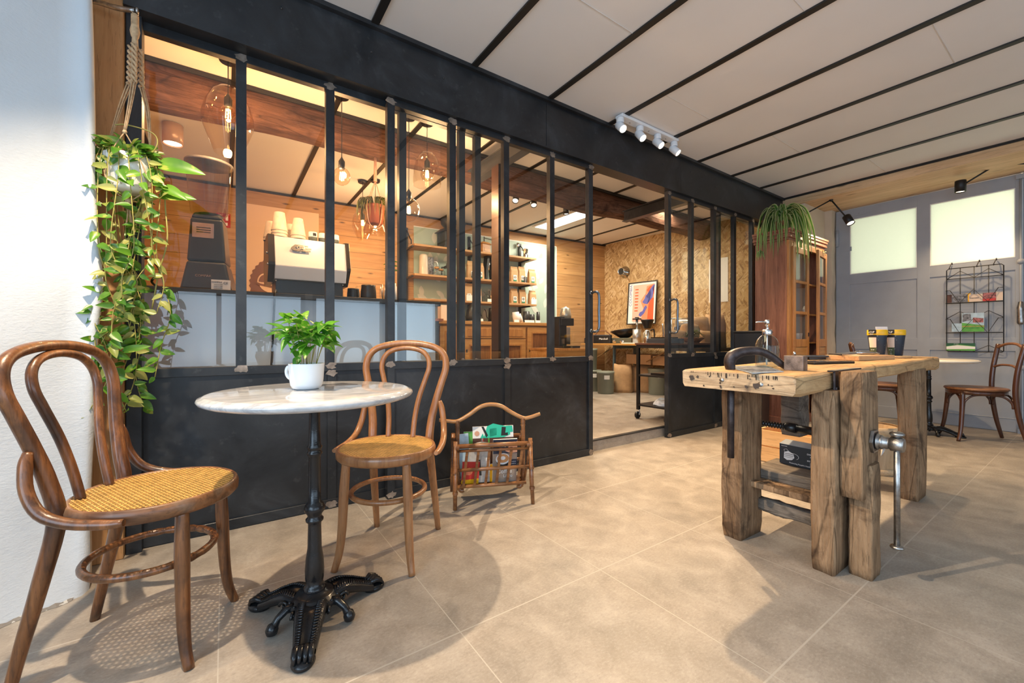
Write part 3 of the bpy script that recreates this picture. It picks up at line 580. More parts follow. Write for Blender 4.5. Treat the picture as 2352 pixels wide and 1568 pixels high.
# ---- marble bistro table
def bistro(name,label,loc,rt,ht,top,ang0,detail=True):
    r_=thing(name,label,'table',loc)
    MB().lathe([(0,ht-.030),(rt-.035,ht-.030),(rt-.018,ht-.028),(rt-.004,ht-.021),(rt,ht-.014),(rt-.003,ht-.008),(rt-.012,ht-.005),(rt-.016,ht-.001),(rt-.022,ht),(0,ht)],72,cap0=False,cap1=False).build('tabletop',top,r_)
    c=MB(); c.lathe([(.052,ht-.034),(.058,ht-.031),(.058,ht-.030)],24); c.lathe([(.030,.080),(.034,.092),(.030,.100),(.024,.106),(.0275,.125),(.0285,.150),(.0265,.185),(.0235,.205),(.0210,.220),(.0195,.29),(.020,.300),(.026,.306),(.0265,.312),(.0210,.318),(.0215,.326),(.030,.338),(.031,.348),(.026,.360),(.019,.366),(.0180,.42),(.0175,.508),(.019,.512),(.0225,.518),(.0225,.524),(.018,.528),(.0205,.535),(.0225,.541),(.018,.548),(.0165,.60),(.016,ht-.06),(.019,ht-.045),(.030,ht-.036),(.034,ht-.033)],24)
    c.build('column',MT['iron'],r_)
    h=MB(); h.lathe([(.0,.048),(.072,.048),(.080,.056),(.078,.064),(.064,.070),(.060,.076),(.052,.080),(.036,.083),(.032,.090),(0,.092)],36)
    for k in range(26): a=2*PI*k/26; h.sphere((.070*math.cos(a),.070*math.sin(a),.066),.0055,6)
    h.build('base_hub',MT['iron'],r_)
    for k in range(3):
        a=ang0+2*PI*k/3; Mx=Matrix.Rotation(a,4,'Z'); g=MB()
        cs=arc([(.045,0,.062),(.085,0,.066),(.125,0,.052),(.160,0,.034),(.190,0,.020)],5); n=len(cs)
        vs=[]
        for i,p in enumerate(cs):
            t=i/(n-1); wd=.046-.018*t; th=.020-.004*t
            for (yy,zz) in ((-1,-.9),(-1.05,.1),(-.82,.75),(-.45,.45),(-.12,.25),(.12,.25),(.45,.45),(.82,.75),(1.05,.1),(1,-.9)): vs.append(Mx@Vector((p.x,yy*wd,p.z+zz*th)))
        K=10; g.add(vs,[(i*K+j,i*K+(j+1)%K,(i+1)*K+(j+1)%K,(i+1)*K+j) for i in range(n-1) for j in range(K)],0,True)
        for s in (-1,1):
            for i in range(1,n-1):
                t=i/(n-1); p=cs[i]; g.tube([Mx@Vector((p.x-.004,s*(.040-.016*t),p.z+.010)),Mx@Vector((p.x+.006,s*(.018-.006*t),p.z+.017-.003*t))],.0035,6)
            sp=[Mx@Vector((.075+.017*math.cos(q),s*(.048+.0)-0,.060+.017*math.sin(q))) for q in [x*.5 for x in range(13)]]
            g.tube([Mx@Vector((.070+(.016-.001*q)*math.cos(q*.55),s*(.052-.0005*q),.052+(.016-.001*q)*math.sin(q*.55))) for q in range(13)],.0045,6)
        L=g.build('base_leg',MT['iron'],r_)
        f=MB(); f.lathe([(.0,0),(.030,0),(.033,.006),(.031,.013),(.020,.020),(0,.022)],20,M=Mx@Matrix.Translation((.205,0,0))@Matrix.Diagonal((1.15,.95,1,1)))
        for j,yy in enumerate((-.020,-.007,.007,.020)):
            f.tube([Mx@Vector((.178,yy*.7,.030)),Mx@Vector((.200,yy,.040)),Mx@Vector((.219,yy*1.05,.032)),Mx@Vector((.228,yy*1.0,.016))],[.007,.0095,.008,.005],8)
        f.build('paw_foot',MT['iron'],L)
        b=a+PI/3; Mb=Matrix.Rotation(b,4,'Z'); q=MB()
        q.tube([Mb@Vector(v) for v in ((.060,0,.058),(.085,0,.060),(.108,0,.044),(.120,0,.024),(.122,0,.012))],[.014,.012,.010,.013,.008],10)
        q.lathe([(0,-.006),(.015,0),(.018,.012),(.012,.026),(0,.032)],14,M=Mb@Matrix.Translation((.124,0,.008)),cap0=False)
        q.build('scroll_knob',MT['iron'],r_)
    return r_
bistro('bistro_table','white marble bistro table on black cast iron clawed base',(.235,1.450,0),.305,.722,MT['marble'],R(-107))
# ---- leaf helpers
def leafmesh(mb,base,dirv,up,L,W,mi=0,curl=.25,fold=.25,heart=False,n=6):
    d_=Vector(dirv).normalized(); u=Vector(up); s=d_.cross(u); s=s.normalized() if s.length>1e-4 else d_.cross(Vector((1,0,0))).normalized(); u=s.cross(d_).normalized()
    vs=[];base=Vector(base)
    for i in range(n+1):
        t=i/n; wd=W*(math.sin(PI*min(1,t**.62))**.9)*.5 if not heart else W*.5*(math.sin(PI*t**.60)**.75 if 0<t<1 else 0)
        if i in(0,n): wd=.0004
        ax=base+d_*(L*t*(1-.15*curl*t))+u*(-curl*L*t*t*.6)
        vs+=[ax-s*wd+u*(wd*fold*2),ax-s*wd*.5+u*(wd*fold*.6),ax,ax+s*wd*.5+u*(wd*fold*.6),ax+s*wd+u*(wd*fold*2)]
    fs=[(i*5+k,i*5+k+1,i*5+k+6,i*5+k+5) for i in range(n) for k in range(4)]
    mb.add(vs,fs,mi,True)
RT=Vector((CS,-SN,0)); FW=Vector((SN,CS,0)); UP=Vector((0,0,1))
# ---- coffee plant in white mug
t=thing('potted_coffee_plant','small variegated coffee plant growing in a white mug on the marble table','plant',(.218,1.492,.722),math.atan2(-RT.y,-RT.x))
MB().lathe([(0,.0),(.034,0),(.042,.004),(.0475,.014),(.050,.03),(.0535,.080),(.0535,.083),(.051,.083),(.0505,.076),(0,.074)],44,cap0=False,cap1=False).build('mug',MT['white'],t)
MB().tube(arc([(.047,0,.070),(.060,0,.071),(.0655,0,.060),(.064,0,.046),(.057,0,.036),(.047,0,.032)],6),.0055,10,up=(0,1,0)).build('mug_handle',MT['white'],t)
s_=MB().lathe([(0,.0775),(.0500,.0755)],24,cap0=False,cap1=False); s_.build('soil',MT['soil'],t)
random.seed(12); st=MB(); fo=MB()
for k in range(14):
    a=2*PI*k/14+random.random()*.4; r0=.016+.020*random.random(); h=.065+.075*random.random(); r1=r0+.010+.028*random.random()
    p0=Vector((r0*math.cos(a),r0*math.sin(a),.076)); p1=Vector((r1*math.cos(a),r1*math.sin(a),.076+h)); st.tube(arc([p0,(p0+p1)/2+Vector((0,0,.004)),p1],3),.0013,6)
    for j in range(5):
        b=a+(random.random()-.5)*3.4; el=random.uniform(-.45,.85); dv=Vector((math.cos(b),math.sin(b),el))
        leafmesh(fo,p1+Vector((random.uniform(-.012,.012),random.uniform(-.012,.012),random.uniform(-.02,.03))),dv,(0,0,1),random.uniform(.048,.070),random.uniform(.032,.044),0,random.uniform(.3,.9),.3)
for b,el,L,z in ((PI*.98,.30,.125,.188),(.02,.22,.125,.186),(2.6,.9,.075,.170),(4.2,.8,.08,.170),(1.6,1.2,.06,.175),(PI*.85,.55,.10,.145),(.3,.7,.085,.150),(5.9,.5,.09,.150),(-.9,.9,.07,.155),(4.9,.2,.08,.145)):
    leafmesh(fo,(0,0,z),(math.cos(b),math.sin(b),el),(0,0,1),L,.036,0,.30,.3,n=8)
leafmesh(fo,(.012,.02,.10),(.5,.7,-1),(0,1,.2),.034,.028)
st.tube([(0,0,.074),(0,0,.185)],.002,6); st.build('stems',MT['stem'],t); fo.build('foliage',MT['leaf'],t)
# ---- macrame hanging planter
hk=MB(); hk.tube(arc([(-.47,2.20,2.150),(-.40,2.175,2.152),(-.34,2.15,2.140),(-.28,2.115,2.132)],4),lin([.009,.009,.0095,.0085],4),10); hk.lathe([(.0,-.004),(.013,-.003),(.013,.004),(0,.005)],12,M=Matrix.Translation((-.276,2.112,2.131))@Matrix.Rotation(PI/2,4,'Y'),cap0=False)
tag(hk.build('iron_spike',MT['worn_steel']),'old iron spike in the wall carrying the macrame hanger','hook')
t=thing('hanging_planter','white textured pot in a jute macrame hanger with trailing pothos beside the timber post','plant',(-.300,2.118,1.44))
px_=MB(); px_.lathe([(0,0),(.052,0),(.058,.008),(.070,.10),(.073,.128),(.069,.131),(.066,.120),(0,.112)],40,cap0=False,cap1=False)
pot=px_.build('pot',MT['whitematt'],t)
rb=MB()
for k in range(14):
    for s in (-1,1): rb.tube([((.0585+.0125*q/6*1.05)*math.cos(2*PI*k/14+s*q*.12),(.0585+.0125*q/6*1.05)*math.sin(2*PI*k/14+s*q*.12),.010+.112*q/6) for q in range(7)],.0011,5)
rb.build('relief_pattern',MT['render'],pot)
mc=MB(); top=Vector((.018,-.005,.69))
mc.tube([top+Vector((.010*math.cos(q*.7),.004,.012*math.sin(q*.7))) for q in range(10)],.0018,6)
mc.tube([top-Vector((0,0,.012)),top-Vector((0,0,.055)),top-Vector((0,0,.058)),top-Vector((0,0,.078)),top-Vector((0,0,.098)),top-Vector((0,0,.104)),top-Vector((0,0,.14))],[.008,.010,.012,.0155,.012,.009,.011],12)
for j in range(12): mc.lathe([(.0105,-.0016),(.0122,0),(.0105,.0016)],12,tuple(top-Vector((0,0,.018+j*.0035))),cap0=False,cap1=False)
strands=[]
for k in range(3):
    a=2*PI*k/3+.5; off=Vector((.015*math.cos(a),.015*math.sin(a),0))
    for s in (0,PI):
        mc.tube([top-Vector((0,0,.135+.145*q/30))+off*(1+.35*q/30)+Vector((.0062*math.cos(q*.75+s),.0062*math.sin(q*.75+s),0)) for q in range(31)],.0048,7)
    e=top-Vector((0,0,.28))+off*1.4; out=Vector((math.cos(a),math.sin(a),0))
    for j in range(4):
        o_=Vector((.004*(j-1.5),.003*((j%2)*2-1),0)); mc.tube(arc([e+o_,e*.5+Vector((0,0,.10))+out*.035+o_*.8+Vector((top.x*.2,0,.02)),Vector((0,0,.205))+out*.066+o_*.4],4),.0019,6)
    kn=Vector((0,0,.20))+out*.067; mc.sphere(tuple(kn),.0075,8)
    for s in (-1,1):
        b=a+s*PI/3; o2=Vector((math.cos(b),math.sin(b),0))
        for j in (-.0012,.0022): mc.tube(arc([kn,Vector((0,0,.125))+ (out+o2)*.041,Vector((0,0,.045))+o2*.069+Vector((0,0,j)),Vector((0,0,.0))+o2*.052,Vector((0,0,-.03))+o2*.012],3),.0019,6)
mc.sphere((0,0,-.036),.012,10); 
for j in range(7): mc.tube([(0,0,-.04),(random.uniform(-.01,.01),random.uniform(-.01,.01),-.12)],.0016,5)
mc.build('macrame_hanger',MT['jute'],t)
MB().lathe([(0,.118),(.066,.114)],20,cap0=False,cap1=False).build('soil',MT['soil'],t)
random.seed(21); vn=MB(); fo=MB()
def vine(p0,pts,dens,Lr,mi):
    P=arc([p0]+pts,5); vn.tube(P,.0017,5); acc=0
    for a_,b_ in zip(P,P[1:]):
        acc+=(b_-a_).length
        if acc>dens:
            acc=0; q=random.random()*2*PI; dv=Vector((math.cos(q),math.sin(q)*.5-.15,random.uniform(-1.1,.35)))
            L=random.uniform(*Lr); leafmesh(fo,b_,dv,(random.uniform(-.5,.3),-1,random.uniform(0,.9)),L,L*.50,mi if random.random()<.85 else 1-mi,.25,.16,heart=True)
for k in range(19):
    a=2*PI*k/19+.2; rr=.065; o=Vector((rr*math.cos(a),rr*math.sin(a),.122)); dx=(k%9-4)*.013; ln=random.uniform(.25,.80)*(1 if k%3 else .8)
    if k in(3,8,13): ln=.80
    pts=[o*1.22+Vector((0,0,.012-.122*.22)),o*1.20+Vector((dx*.5,-.01,-.10-.12*.20))]; z=-.10
    while -z<ln: z-=.12; pts.append(Vector((o.x*.95+dx+random.uniform(-.028,.028),o.y*1.1-.02+random.uniform(-.02,.02),z)))
    vine(o,pts,.024,(.032,.060),0 if k%4 else 1)
for k in range(64):
    a=random.random()*2*PI; q=Vector((.055*math.cos(a),.055*math.sin(a),.13+random.random()*.03)); leafmesh(fo,q,(math.cos(a)*1.0,math.sin(a),random.uniform(-.3,.9)),(0,-.8,.7),random.uniform(.035,.065),.030,random.choice((0,0,1)),.4,.25,heart=True)
# large leaves reaching right
vn.tube(arc([(.05,-.02,.12),(.085,-.03,.19),(.07,-.02,.235),(.0,-.02,.245),(-.035,-.02,.236)],5),.0024,6)
vn.tube(arc([(.06,-.02,.12),(.10,-.03,.06),(.11,-.03,-.06),(.115,-.035,-.18),(.09,-.03,-.30),(.07,-.03,-.44)],5),.0026,6)
for b_,d_,L,W in (((.085,-.035,.115),(1.0,-.45,-.10),.165,.072),((.10,-.04,.03),(.75,-.5,-.42),.105,.045),((.09,-.04,-.005),(1,-.4,.03),.125,.055),((.075,-.035,.09),(.3,-.3,-1),.085,.05),((.02,-.02,.155),(.5,.2,.35),.085,.05),((-.005,-.02,.16),(-.7,-.2,.25),.075,.045),((.055,-.03,.10),(.2,-.5,-1),.07,.042),((-.02,-.06,-.66),(.1,-.3,-1),.07,.038),((-.01,-.06,-.60),(.9,-.2,.25),.085,.030)):
    leafmesh(fo,b_,d_,(-.1,-1,.45),L,W,0,.22,.14,heart=True,n=10)
vn.build('vines',MT['stem'],t); fo.build('foliage',[MT['pothos'],MT['pothosy']],t)
# ---- rattan magazine rack
mr=thing('magazine_rack','brown rattan magazine rack with an arched handle standing on the floor','magazine rack',(1.225,1.985,0),math.atan2(-.1625,.382))
def wrap(mb,p,ax,r=.0135,n=5):
    p=Vector(p); ax=Vector(ax).normalized(); q=ax.to_track_quat('Z','Y').to_matrix().to_4x4()
    for j in range(n): mb.lathe([(r,-.0016),(r+.0018,0),(r,.0016)],10,M=Matrix.Translation(p+ax*(j-n/2)*.0036)@q,cap0=False,cap1=False)
hd=MB(); hd.tube(arc([(-.285,0,.443),(-.235,0,.436),(-.185,0,.434),(-.12,0,.468),(-.06,0,.508),(0,0,.520),(.06,0,.508),(.12,0,.470),(.185,0,.438),(.225,0,.440),(.285,0,.458)],5),lin([.0100,.0105,.0110,.0115,.0118,.0118,.0118,.0115,.0110,.0105,.0100],5),10)
hd.build('handle',MT['rattan_hi'],mr)
for s in (-1,1):
    en=MB(); en.tube(arc([(s*.185,0,.440),(s*.186,0,.30),(s*.184,0,.10),(s*.170,0,.052),(s*.150,0,.052)],4),.0118,10)
    wrap(en,(s*.185,0,.425),(0,0,1),.0128,8); wrap(en,(s*.185,0,.40),(0,0,1),.0128,3)
    en.build('end_post',MT['rattan'],mr)
for v in (-1,1):
    pn=MB(); pn.tube([(-.215,v*.098,.318),(.215,v*.098,.318)],.0122,10); pn.tube([(-.205,v*.094,.293),(.205,v*.094,.290)],.0080,8); pn.tube([(-.205,v*.076,.185),(.205,v*.076,.185)],.0095,10); pn.tube([(-.190,v*.050,.088),(.190,v*.050,.088)],.0100,10)
    for x in (-.205,.205): wrap(pn,(x-.012*(1 if x>0 else -1),v*.098,.310),(1,0,0),.0155,6)
    f_=pn.build('side_rail',MT['rattan'],mr)
    sl=MB()
    for k in range(6):
        x=-.150+.060*k; sl.bar((x-.008,v*.052,.088),(x+.010,v*.096,.300),.014,.008,up=(0,1,0))
    sl.build('slats',MT['rattan'],f_)
    for s in (-1,1):
        lg=MB(); lg.tube([(s*.208,v*.138,0),(s*.206,v*.118,.12),(s*.203,v*.098,.345)],[.0105,.0120,.0112],10); lg.tube([(s*.203,v*.098,.335),(s*.195,v*.06,.20),(s*.185,v*.03,.085)],.0070,8)
        for z in (.085,.19): wrap(lg,(s*.206,v*(.138-z*.12),z),(0,0,1),.0132,4)
        lg.build('leg',MT['rattan'],mr)
MB().box(-.18,.18,-.05,.05,.078,.086).build('bottom_board',MT['rattan'],mr)
# magazines standing in the rack (placed in rack space, top-level things)
RM=Matrix.Translation(mr.location)@Matrix.Rotation(mr.rotation_euler[2],4,'Z')
def mag(name,label,u,v,z,w_,h_,th,lean,cover,roll=0):
    o=thing(name,label,'magazine'); M_=RM@Matrix.Translation((u,v,z))@Matrix.Rotation(lean,4,'X')@Matrix.Rotation(roll,4,'Y'); o.matrix_world=M_; o.location=M_.to_translation(); o.rotation_euler=M_.to_euler()
    MB().box(-w_/2,w_/2,0,th,0,h_).build('pages',MT['paper'],o); 
    return o
FM=lambda x,z,y=-.0012: frameM((x,y,z),(1,0,0),(0,0,1))
def patch(o,name,out,mat,y=-.0008,t=.0006): return MB().prism(out,0,t,M=frameM((0,y,0),(1,0,0),(0,0,1))).build(name,mat,o)
def circ(cx,cy,r,n=20,ry=None): return [(cx+r*math.cos(2*PI*k/n),cy+(ry or r)*math.sin(2*PI*k/n)) for k in range(n)]
m1=mag('magazine','wide magazine with teal leaves and brown cover at the back of the rack',.02,.020,.090,.235,.300,.012,R(-5),None)
patch(m1,'cover',[(-.1175,0),(.1175,0),(.1175,.30),(-.1175,.30)],MT['paper'])
patch(m1,'cover_band',[(-.1175,.0),(.1175,0),(.1175,.235),(-.1175,.235)],MT['brown'],-.0015)
for out in ([(-.055,.235),(-.035,.30),(.0,.315),(.04,.305),(.09,.295),(.1,.25),(.06,.235)],[(-.02,.24),(.02,.25),(.02,.29),(-.02,.285)],[(-.075,.235),(-.05,.235),(-.06,.262)]): patch(m1,'printed_leaf',out,MT['teal'],-.0022)
patch(m1,'printed_spot',circ(-.093,.262,.014),MT['skin'],-.003); patch(m1,'printed_branch',[(-.068,.30),(-.055,.30),(-.030,.25),(-.04,.237),(-.05,.262)],MT['ink'],-.003)
for x,c in ((-.065,'magred'),(-.03,'grass')): patch(m1,'cover_stripe',[(x,.0),(x+.008,0),(x+.008,.235),(x,.235)],MT[c],-.003)
patch(m1,'printed_foliage',[(.045,.245),(.085,.245),(.085,.29),(.05,.295)],MT['ink'],-.0028); patch(m1,'printed_leaf',[(.07,.26),(.115,.265),(.11,.30),(.075,.30)],MT['teal'],-.0034)
m2=mag('magazine','coffee cup cover magazine standing in front at the right of the rack',.072,-.030,.092,.135,.245,.010,R(7),None)
patch(m2,'cover',[(-.0675,0),(.0675,0),(.0675,.245),(-.0675,.245)],plain('cover_taupe',(.34,.27,.22),.4),-.0010)
patch(m2,'cover_top',[(-.0675,.165),(.0675,.165),(.0675,.245),(-.0675,.245)],MT['navy'],-.0016)
patch(m2,'printed_hand',[(.0,.18),(.02,.205),(.0675,.235),(.0675,.17),(.03,.165)],MT['skin'],-.0022)
patch(m2,'printed_cup',circ(-.012,.135,.040,24,.032),MT['whiteink'],-.0022); patch(m2,'printed_coffee',circ(-.012,.138,.033,24,.025),MT['crema'],-.0028); patch(m2,'printed_rosette',circ(-.012,.140,.014,12,.011),MT['whiteink'],-.0034)
patch(m2,'printed_cup_side',[(-.050,.125),(.026,.125),(.012,.088),(-.036,.088)],MT['darkgrey'],-.0019); patch(m2,'printed_box',[(.022,.085),(.0675,.085),(.0675,.13),(.022,.13)],MT['navy'],-.0024)
text('Coffee',.032,MT['whiteink'],m2,FM(-.002,.062,-.003)); text('Libro',.024,MT['whiteink'],m2,FM(.018,.036,-.003)); text('Alex Young',.010,MT['whiteink'],m2,FM(-.022,.208,-.0028))
for z in (.118,.106,.094): text('El cuaderno',.007,MT['whiteink'],m2,FM(.045,z,-.003))
m3=mag('magazine','red and yellow booklet at the left of the rack',-.120,-.022,.092,.095,.125,.006,R(6),None,R(3))
patch(m3,'cover',[(-.0475,0),(.0475,0),(.0475,.125),(-.0475,.125)],MT['magred']); patch(m3,'cover_band',[(-.0475,0),(.0475,0),(.0475,.03),(-.0475,.02)],MT['yellow'],-.0014); patch(m3,'printed_drawing',circ(-.01,.07,.022,9),MT['orange'],-.0014)
m4=mag('magazine','newspaper folded in the left half of the rack',-.066,-.012,.092,.115,.205,.014,R(5),None)
patch(m4,'front_page',[(-.0575,0),(.0575,0),(.0575,.205),(-.0575,.205)],plain('newsprint',(.55,.52,.48),.8,0,.15,50)); patch(m4,'printed_photo',[(.0,.04),(.012,.04),(.004,.13),(-.008,.13)],MT['darkgrey'],-.0014)
patch(m4,'headline',[(.035,.06),(.0575,.06),(.0575,.14),(.035,.14)],MT['paper'],-.0014); text('Libré',.022,MT['magred'],m4,frameM((.046,-.0024,.10),(0,0,1),(-1,0,0)))
m5=mag('magazine','pale blue leaflet leaning at the left end of the rack',-.135,.012,.092,.06,.265,.004,R(-4),None,R(-4)); patch(m5,'cover',[(-.03,0),(.03,0),(.03,.265),(-.03,.265)],MT['lightblue'])
m6=mag('magazine','green booklet behind the pale blue leaflet in the rack',-.118,.024,.092,.06,.272,.004,R(-5),None,R(0)); patch(m6,'cover',[(-.03,0),(.03,0),(.03,.272),(-.03,.272)],MT['grass'])
m7=mag('magazine','yellow edged booklet at the bottom of the rack, partly behind the newspaper',-.03,-.006,.090,.12,.10,.005,R(4),None); patch(m7,'cover',[(-.06,0),(.06,0),(.06,.10),(-.06,.10)],MT['yellow'])
hat=MB(); n=18
vs=[];
for i in range(7):
    t_=i/6
    for k in range(n):
        a=2*PI*k/n; rr=(1-t_**2.2)*1.0+.02; vs.append((.060*rr*math.cos(a)*(1+.05*math.sin(5*a)),.020*rr*math.sin(a),.028*t_+.004*math.sin(3*a)*(1-t_)))
hat.add(vs,[(i*n+k,i*n+(k+1)%n,(i+1)*n+(k+1)%n,(i+1)*n+k) for i in range(6) for k in range(n)],0,True); hat.tube([(0,0,.028),(0,0,.045)],.004,8)
o=hat.build('knitted_pouch',plain('grey_knit',(.42,.39,.35),.9,0,.3,60,.8)); M_=RM@Matrix.Translation((-.055,-.045,.298)); o.matrix_world=M_; tag(o,'grey knitted pouch resting on the newspaper in the rack','pouch')
# ================================================================== WORKBENCH AND WHAT IS ON IT
random.seed(9)
def rough(p,q,w_,h_,wob=.004,up=(0,0,1),n=14,rc=.008,mb=None,taper=1.0,mi=0):
    mb=mb or MB(); p=Vector(p); q=Vector(q); d_=(q-p).normalized(); a=d_.cross(Vector(up))
    if a.length<1e-3: a=d_.cross(Vector((0,1,0)))
    a.normalize(); b_=a.cross(d_).normalized(); sec=[]
    for sx,sy in ((1,1),(-1,1),(-1,-1),(1,-1)):
        for k in range(3):
            an={(1,1):0,(-1,1):PI/2,(-1,-1):PI,(1,-1):1.5*PI}[(sx,sy)]+k*PI/4; sec.append((sx*(w_/2-rc)+rc*math.cos(an),sy*(h_/2-rc)+rc*math.sin(an)))
        for f in (.33,.66):
            nx={(1,1):(-1,1),(-1,1):(-1,-1),(-1,-1):(1,-1),(1,-1):(1,1)}[(sx,sy)]; x0,y0=sec[-1]if f<.5 else last; last=(x0,y0)
            an={(1,1):PI/2,(-1,1):PI,(-1,-1):1.5*PI,(1,-1):2*PI}[(sx,sy)]; x1,y1=nx[0]*(w_/2-rc)+rc*math.cos(an),nx[1]*(h_/2-rc)+rc*math.sin(an); sec.append((x0+(x1-x0)*f,y0+(y1-y0)*f))
    ph=[random.random()*6 for _ in range(6)]; m_=len(sec); vs=[]
    for i in range(n+1):
        t=i/n; c=p+(q-p)*t; sc1=1-(1-taper)*t; en=1 if 0<i<n else .93
        for k,(x,y) in enumerate(sec):
            wx=wob*(math.sin(t*9+ph[k%6])+.6*math.sin(t*23+k*1.7+ph[1])); s2=(1+wx/max(w_,h_)*1.6)
            vs.append(c+a*(x*sc1*en*s2)+b_*(y*sc1*en*s2))
    mb.add(vs,[(i*m_+k,i*m_+(k+1)%m_,(i+1)*m_+(k+1)%m_,(i+1)*m_+k) for i in range(n) for k in range(m_)],mi,True)
    B=len(mb.v)-len(vs); mb.f.append(tuple(B+k for k in reversed(range(m_)))); mb.f.append(tuple(B+n*m_+k for k in range(m_))); mb.mi+=[mi,mi]; mb.sm+=[False,False]
    return mb
zs=lambda x:.755+(x-1.62)*.0098
wb=thing('workbench','old oak carpenter workbench with wooden leg vise, used as a display table','workbench',(0,0,0))
tp=MB(); nx,rc=40,.010; sec=[]
W0,W1=.6135,1.062; TH=.074
secp=[(W0+.012,0),(W1-.010,0),(W1-.002,-.008),(W1,-.03),(W1,-TH+.012),(W1-.012,-TH),(W0+.012,-TH),(W0+.002,-TH+.010),(W0,-.05),(W0,-.02),(W0+.003,-.006)]
vs=[];m_=len(secp)
for i in range(nx+1):
    x=1.62+(3.67-1.62)*i/nx
    for k,(y,dz) in enumerate(secp):
        e=.006 if i in(0,nx) else 0
        bot=dz<-.06; w1=(.018*math.sin((x-2.15)*2.4) if x>2.2 else 0) if bot else 0
        yy=y+(.006*math.sin(x*4.1)+.003*math.sin(x*13)) if k>=6 or k==0 else y
        yy=yy+(e if y<.9 else -e); vs.append((x+(.004*math.sin(k*2.2) if i==0 else 0),yy,zs(x)+dz*(1 if i not in(0,nx) else .93)+w1+.0025*math.sin(x*11+k)*(1 if bot else .3)))
tp.add(vs,[(i*m_+k,i*m_+(k+1)%m_,(i+1)*m_+(k+1)%m_,(i+1)*m_+k) for i in range(nx) for k in range(m_)],0,False)
tp.f.append(tuple(reversed(range(m_)))); tp.f.append(tuple(nx*m_+k for k in range(m_))); tp.mi+=[1,1]; tp.sm+=[False,False]
top=tp.build('bench_top',[MT['benchtop'],MT['benchend']],wb,.004)
for y,z,r_ in ((.74,.715,.014),(.885,.722,.011),(1.015,.726,.012)): bo=MB(); bo.lathe([(0,-.004),(r_,-.003),(r_*.8,.003),(0,.0045)],14,M=Matrix.Translation((1.622,y,z))@Matrix.Rotation(-PI/2,4,'Y'),cap0=False); bo.build('bolt_head',MT['worn_steel'],top)
kc=MB()
for k in range(30):
    y=random.uniform(.68,1.05); L=random.uniform(.004,.018); kc.box(1.6175,1.620,y,y+.0008,zs(1.62)-.006-L,zs(1.62)-.005)
for k in range(10): kc.prism(circ(random.uniform(.68,1.04),random.uniform(.690,.735),random.uniform(.002,.005),7,random.uniform(.001,.004)),0,.001,M=frameM((1.6175,0,0),(0,1,0),(0,0,1)))
for y,z,r_ in ((1.012,.722,.012),(.985,.728,.006),(.752,.712,.013),(.79,.705,.006)): MB().prism([(y+r_*(.6+.6*random.random())*math.cos(2*PI*j/11),z+r_*(.6+.6*random.random())*math.sin(2*PI*j/11)) for j in range(11)],0,.0008,M=frameM((1.6170,0,0),(0,1,0),(0,0,1))).build('dark_stain',plain('dark_stain',(.06,.045,.038),.8),top)
kc.build('saw_marks',plain('dark_cut',(.045,.030,.022),.9),top)
lg=rough((1.945,.968,0),(1.945,.968,.69),.19,.088,.003,up=(0,1,0)); lg.build('leg',MT['bench'],wb)
rough((1.945,.628,0),(1.945,.628,.69),.175,.078,.003,up=(0,1,0)).build('leg',MT['bench'],wb)
rough((3.188,.648,0),(3.188,.648,.72),.195,.085,.003,up=(0,1,0)).build('leg',MT['bench'],wb)
rough((3.188,.968,0),(3.188,.968,.72),.19,.088,.003,up=(0,1,0)).build('leg',MT['bench'],wb)
jw=rough((1.982,.551,.297),(1.982,.551,.762),.176,.070,.002,up=(0,1,0)).build('vise_jaw',MT['bench'],wb)
rough((1.985,.536,0),(1.985,.536,.42),.098,.072,.002,up=(0,1,0)).build('jaw_post',MT['bench'],wb)
hb_=MB(); F=Matrix.Translation((2.0,.515,.503))@Matrix.Rotation(PI/2,4,'X')
hb_.lathe([(.047,0),(.047,.009),(.044,.010)],6,M=F,smooth=False); hb_.lathe([(.028,.010),(.031,.014),(.028,.019),(.024,.021),(.027,.025),(.024,.030),(.0225,.032),(.0225,.043),(.0205,.045),(.0205,.048),(.0265,.052),(.0265,.084),(.023,.088),(0,.088)],24,M=F,cap1=False)
hb_.tube([(2.0,.52,.503),(2.0,.60,.503)],.014,12)
o=hb_.build('vise_screw',MT['worn_steel'],wb)
MB().lathe([(.046,0),(.046,.008),(.040,.010),(0,.0105)],6,M=F,smooth=False,cap1=False).build('hex_flange',MT['forged'],o)
hr=MB(); hr.tube([(2.0,.447,.130),(2.0,.447,.545)],.0095,12); hr.sphere((2.0,.447,.132),.021,14,0,.45); hr.sphere((2.0,.447,.540),.022,14,0,.5); hr.build('vise_handle',MT['worn_steel'],o)
sc_=MB(); sc_.tube([(2.06,.66,.490),(2.06,.80,.493)],.018,12); sc_.tube([(2.06,.79,.493),(2.06,.83,.494),(2.06,.84,.494)],[.021,.021,.012],12)
P=[(2.06,.83+k*.004,.494) for k in range(34)]; sc_.tube(P,[.011 if k%3 else .015 for k in range(34)],12); sc_.build('threaded_rod',MT['black'],wb)
rough((2.20,.852,.438),(2.20,.852,.70),.10,.082,.002,up=(0,1,0)).build('hanging_block',MT['greywood'],wb)
rough((1.955,1.0,.238),(1.955,.60,.238),.045,.026,.001,n=10,rc=.004).build('shelf_rail',MT['bench'],wb)
sh=rough((2.22,1.0,.236),(2.22,.62,.236),.50,.022,.001,n=8,rc=.003).build('shelf_board',MT['bench'],wb)
rough((2.0,.99,.212),(2.0,.93,.212),.06,.03,.001,n=3,rc=.004).build('shelf_cleat',MT['bench'],wb)
rough((2.02,.93,.135),(2.02,.66,.135),.040,.058,.004,n=10,rc=.010).build('stretcher',MT['greywood'],wb)
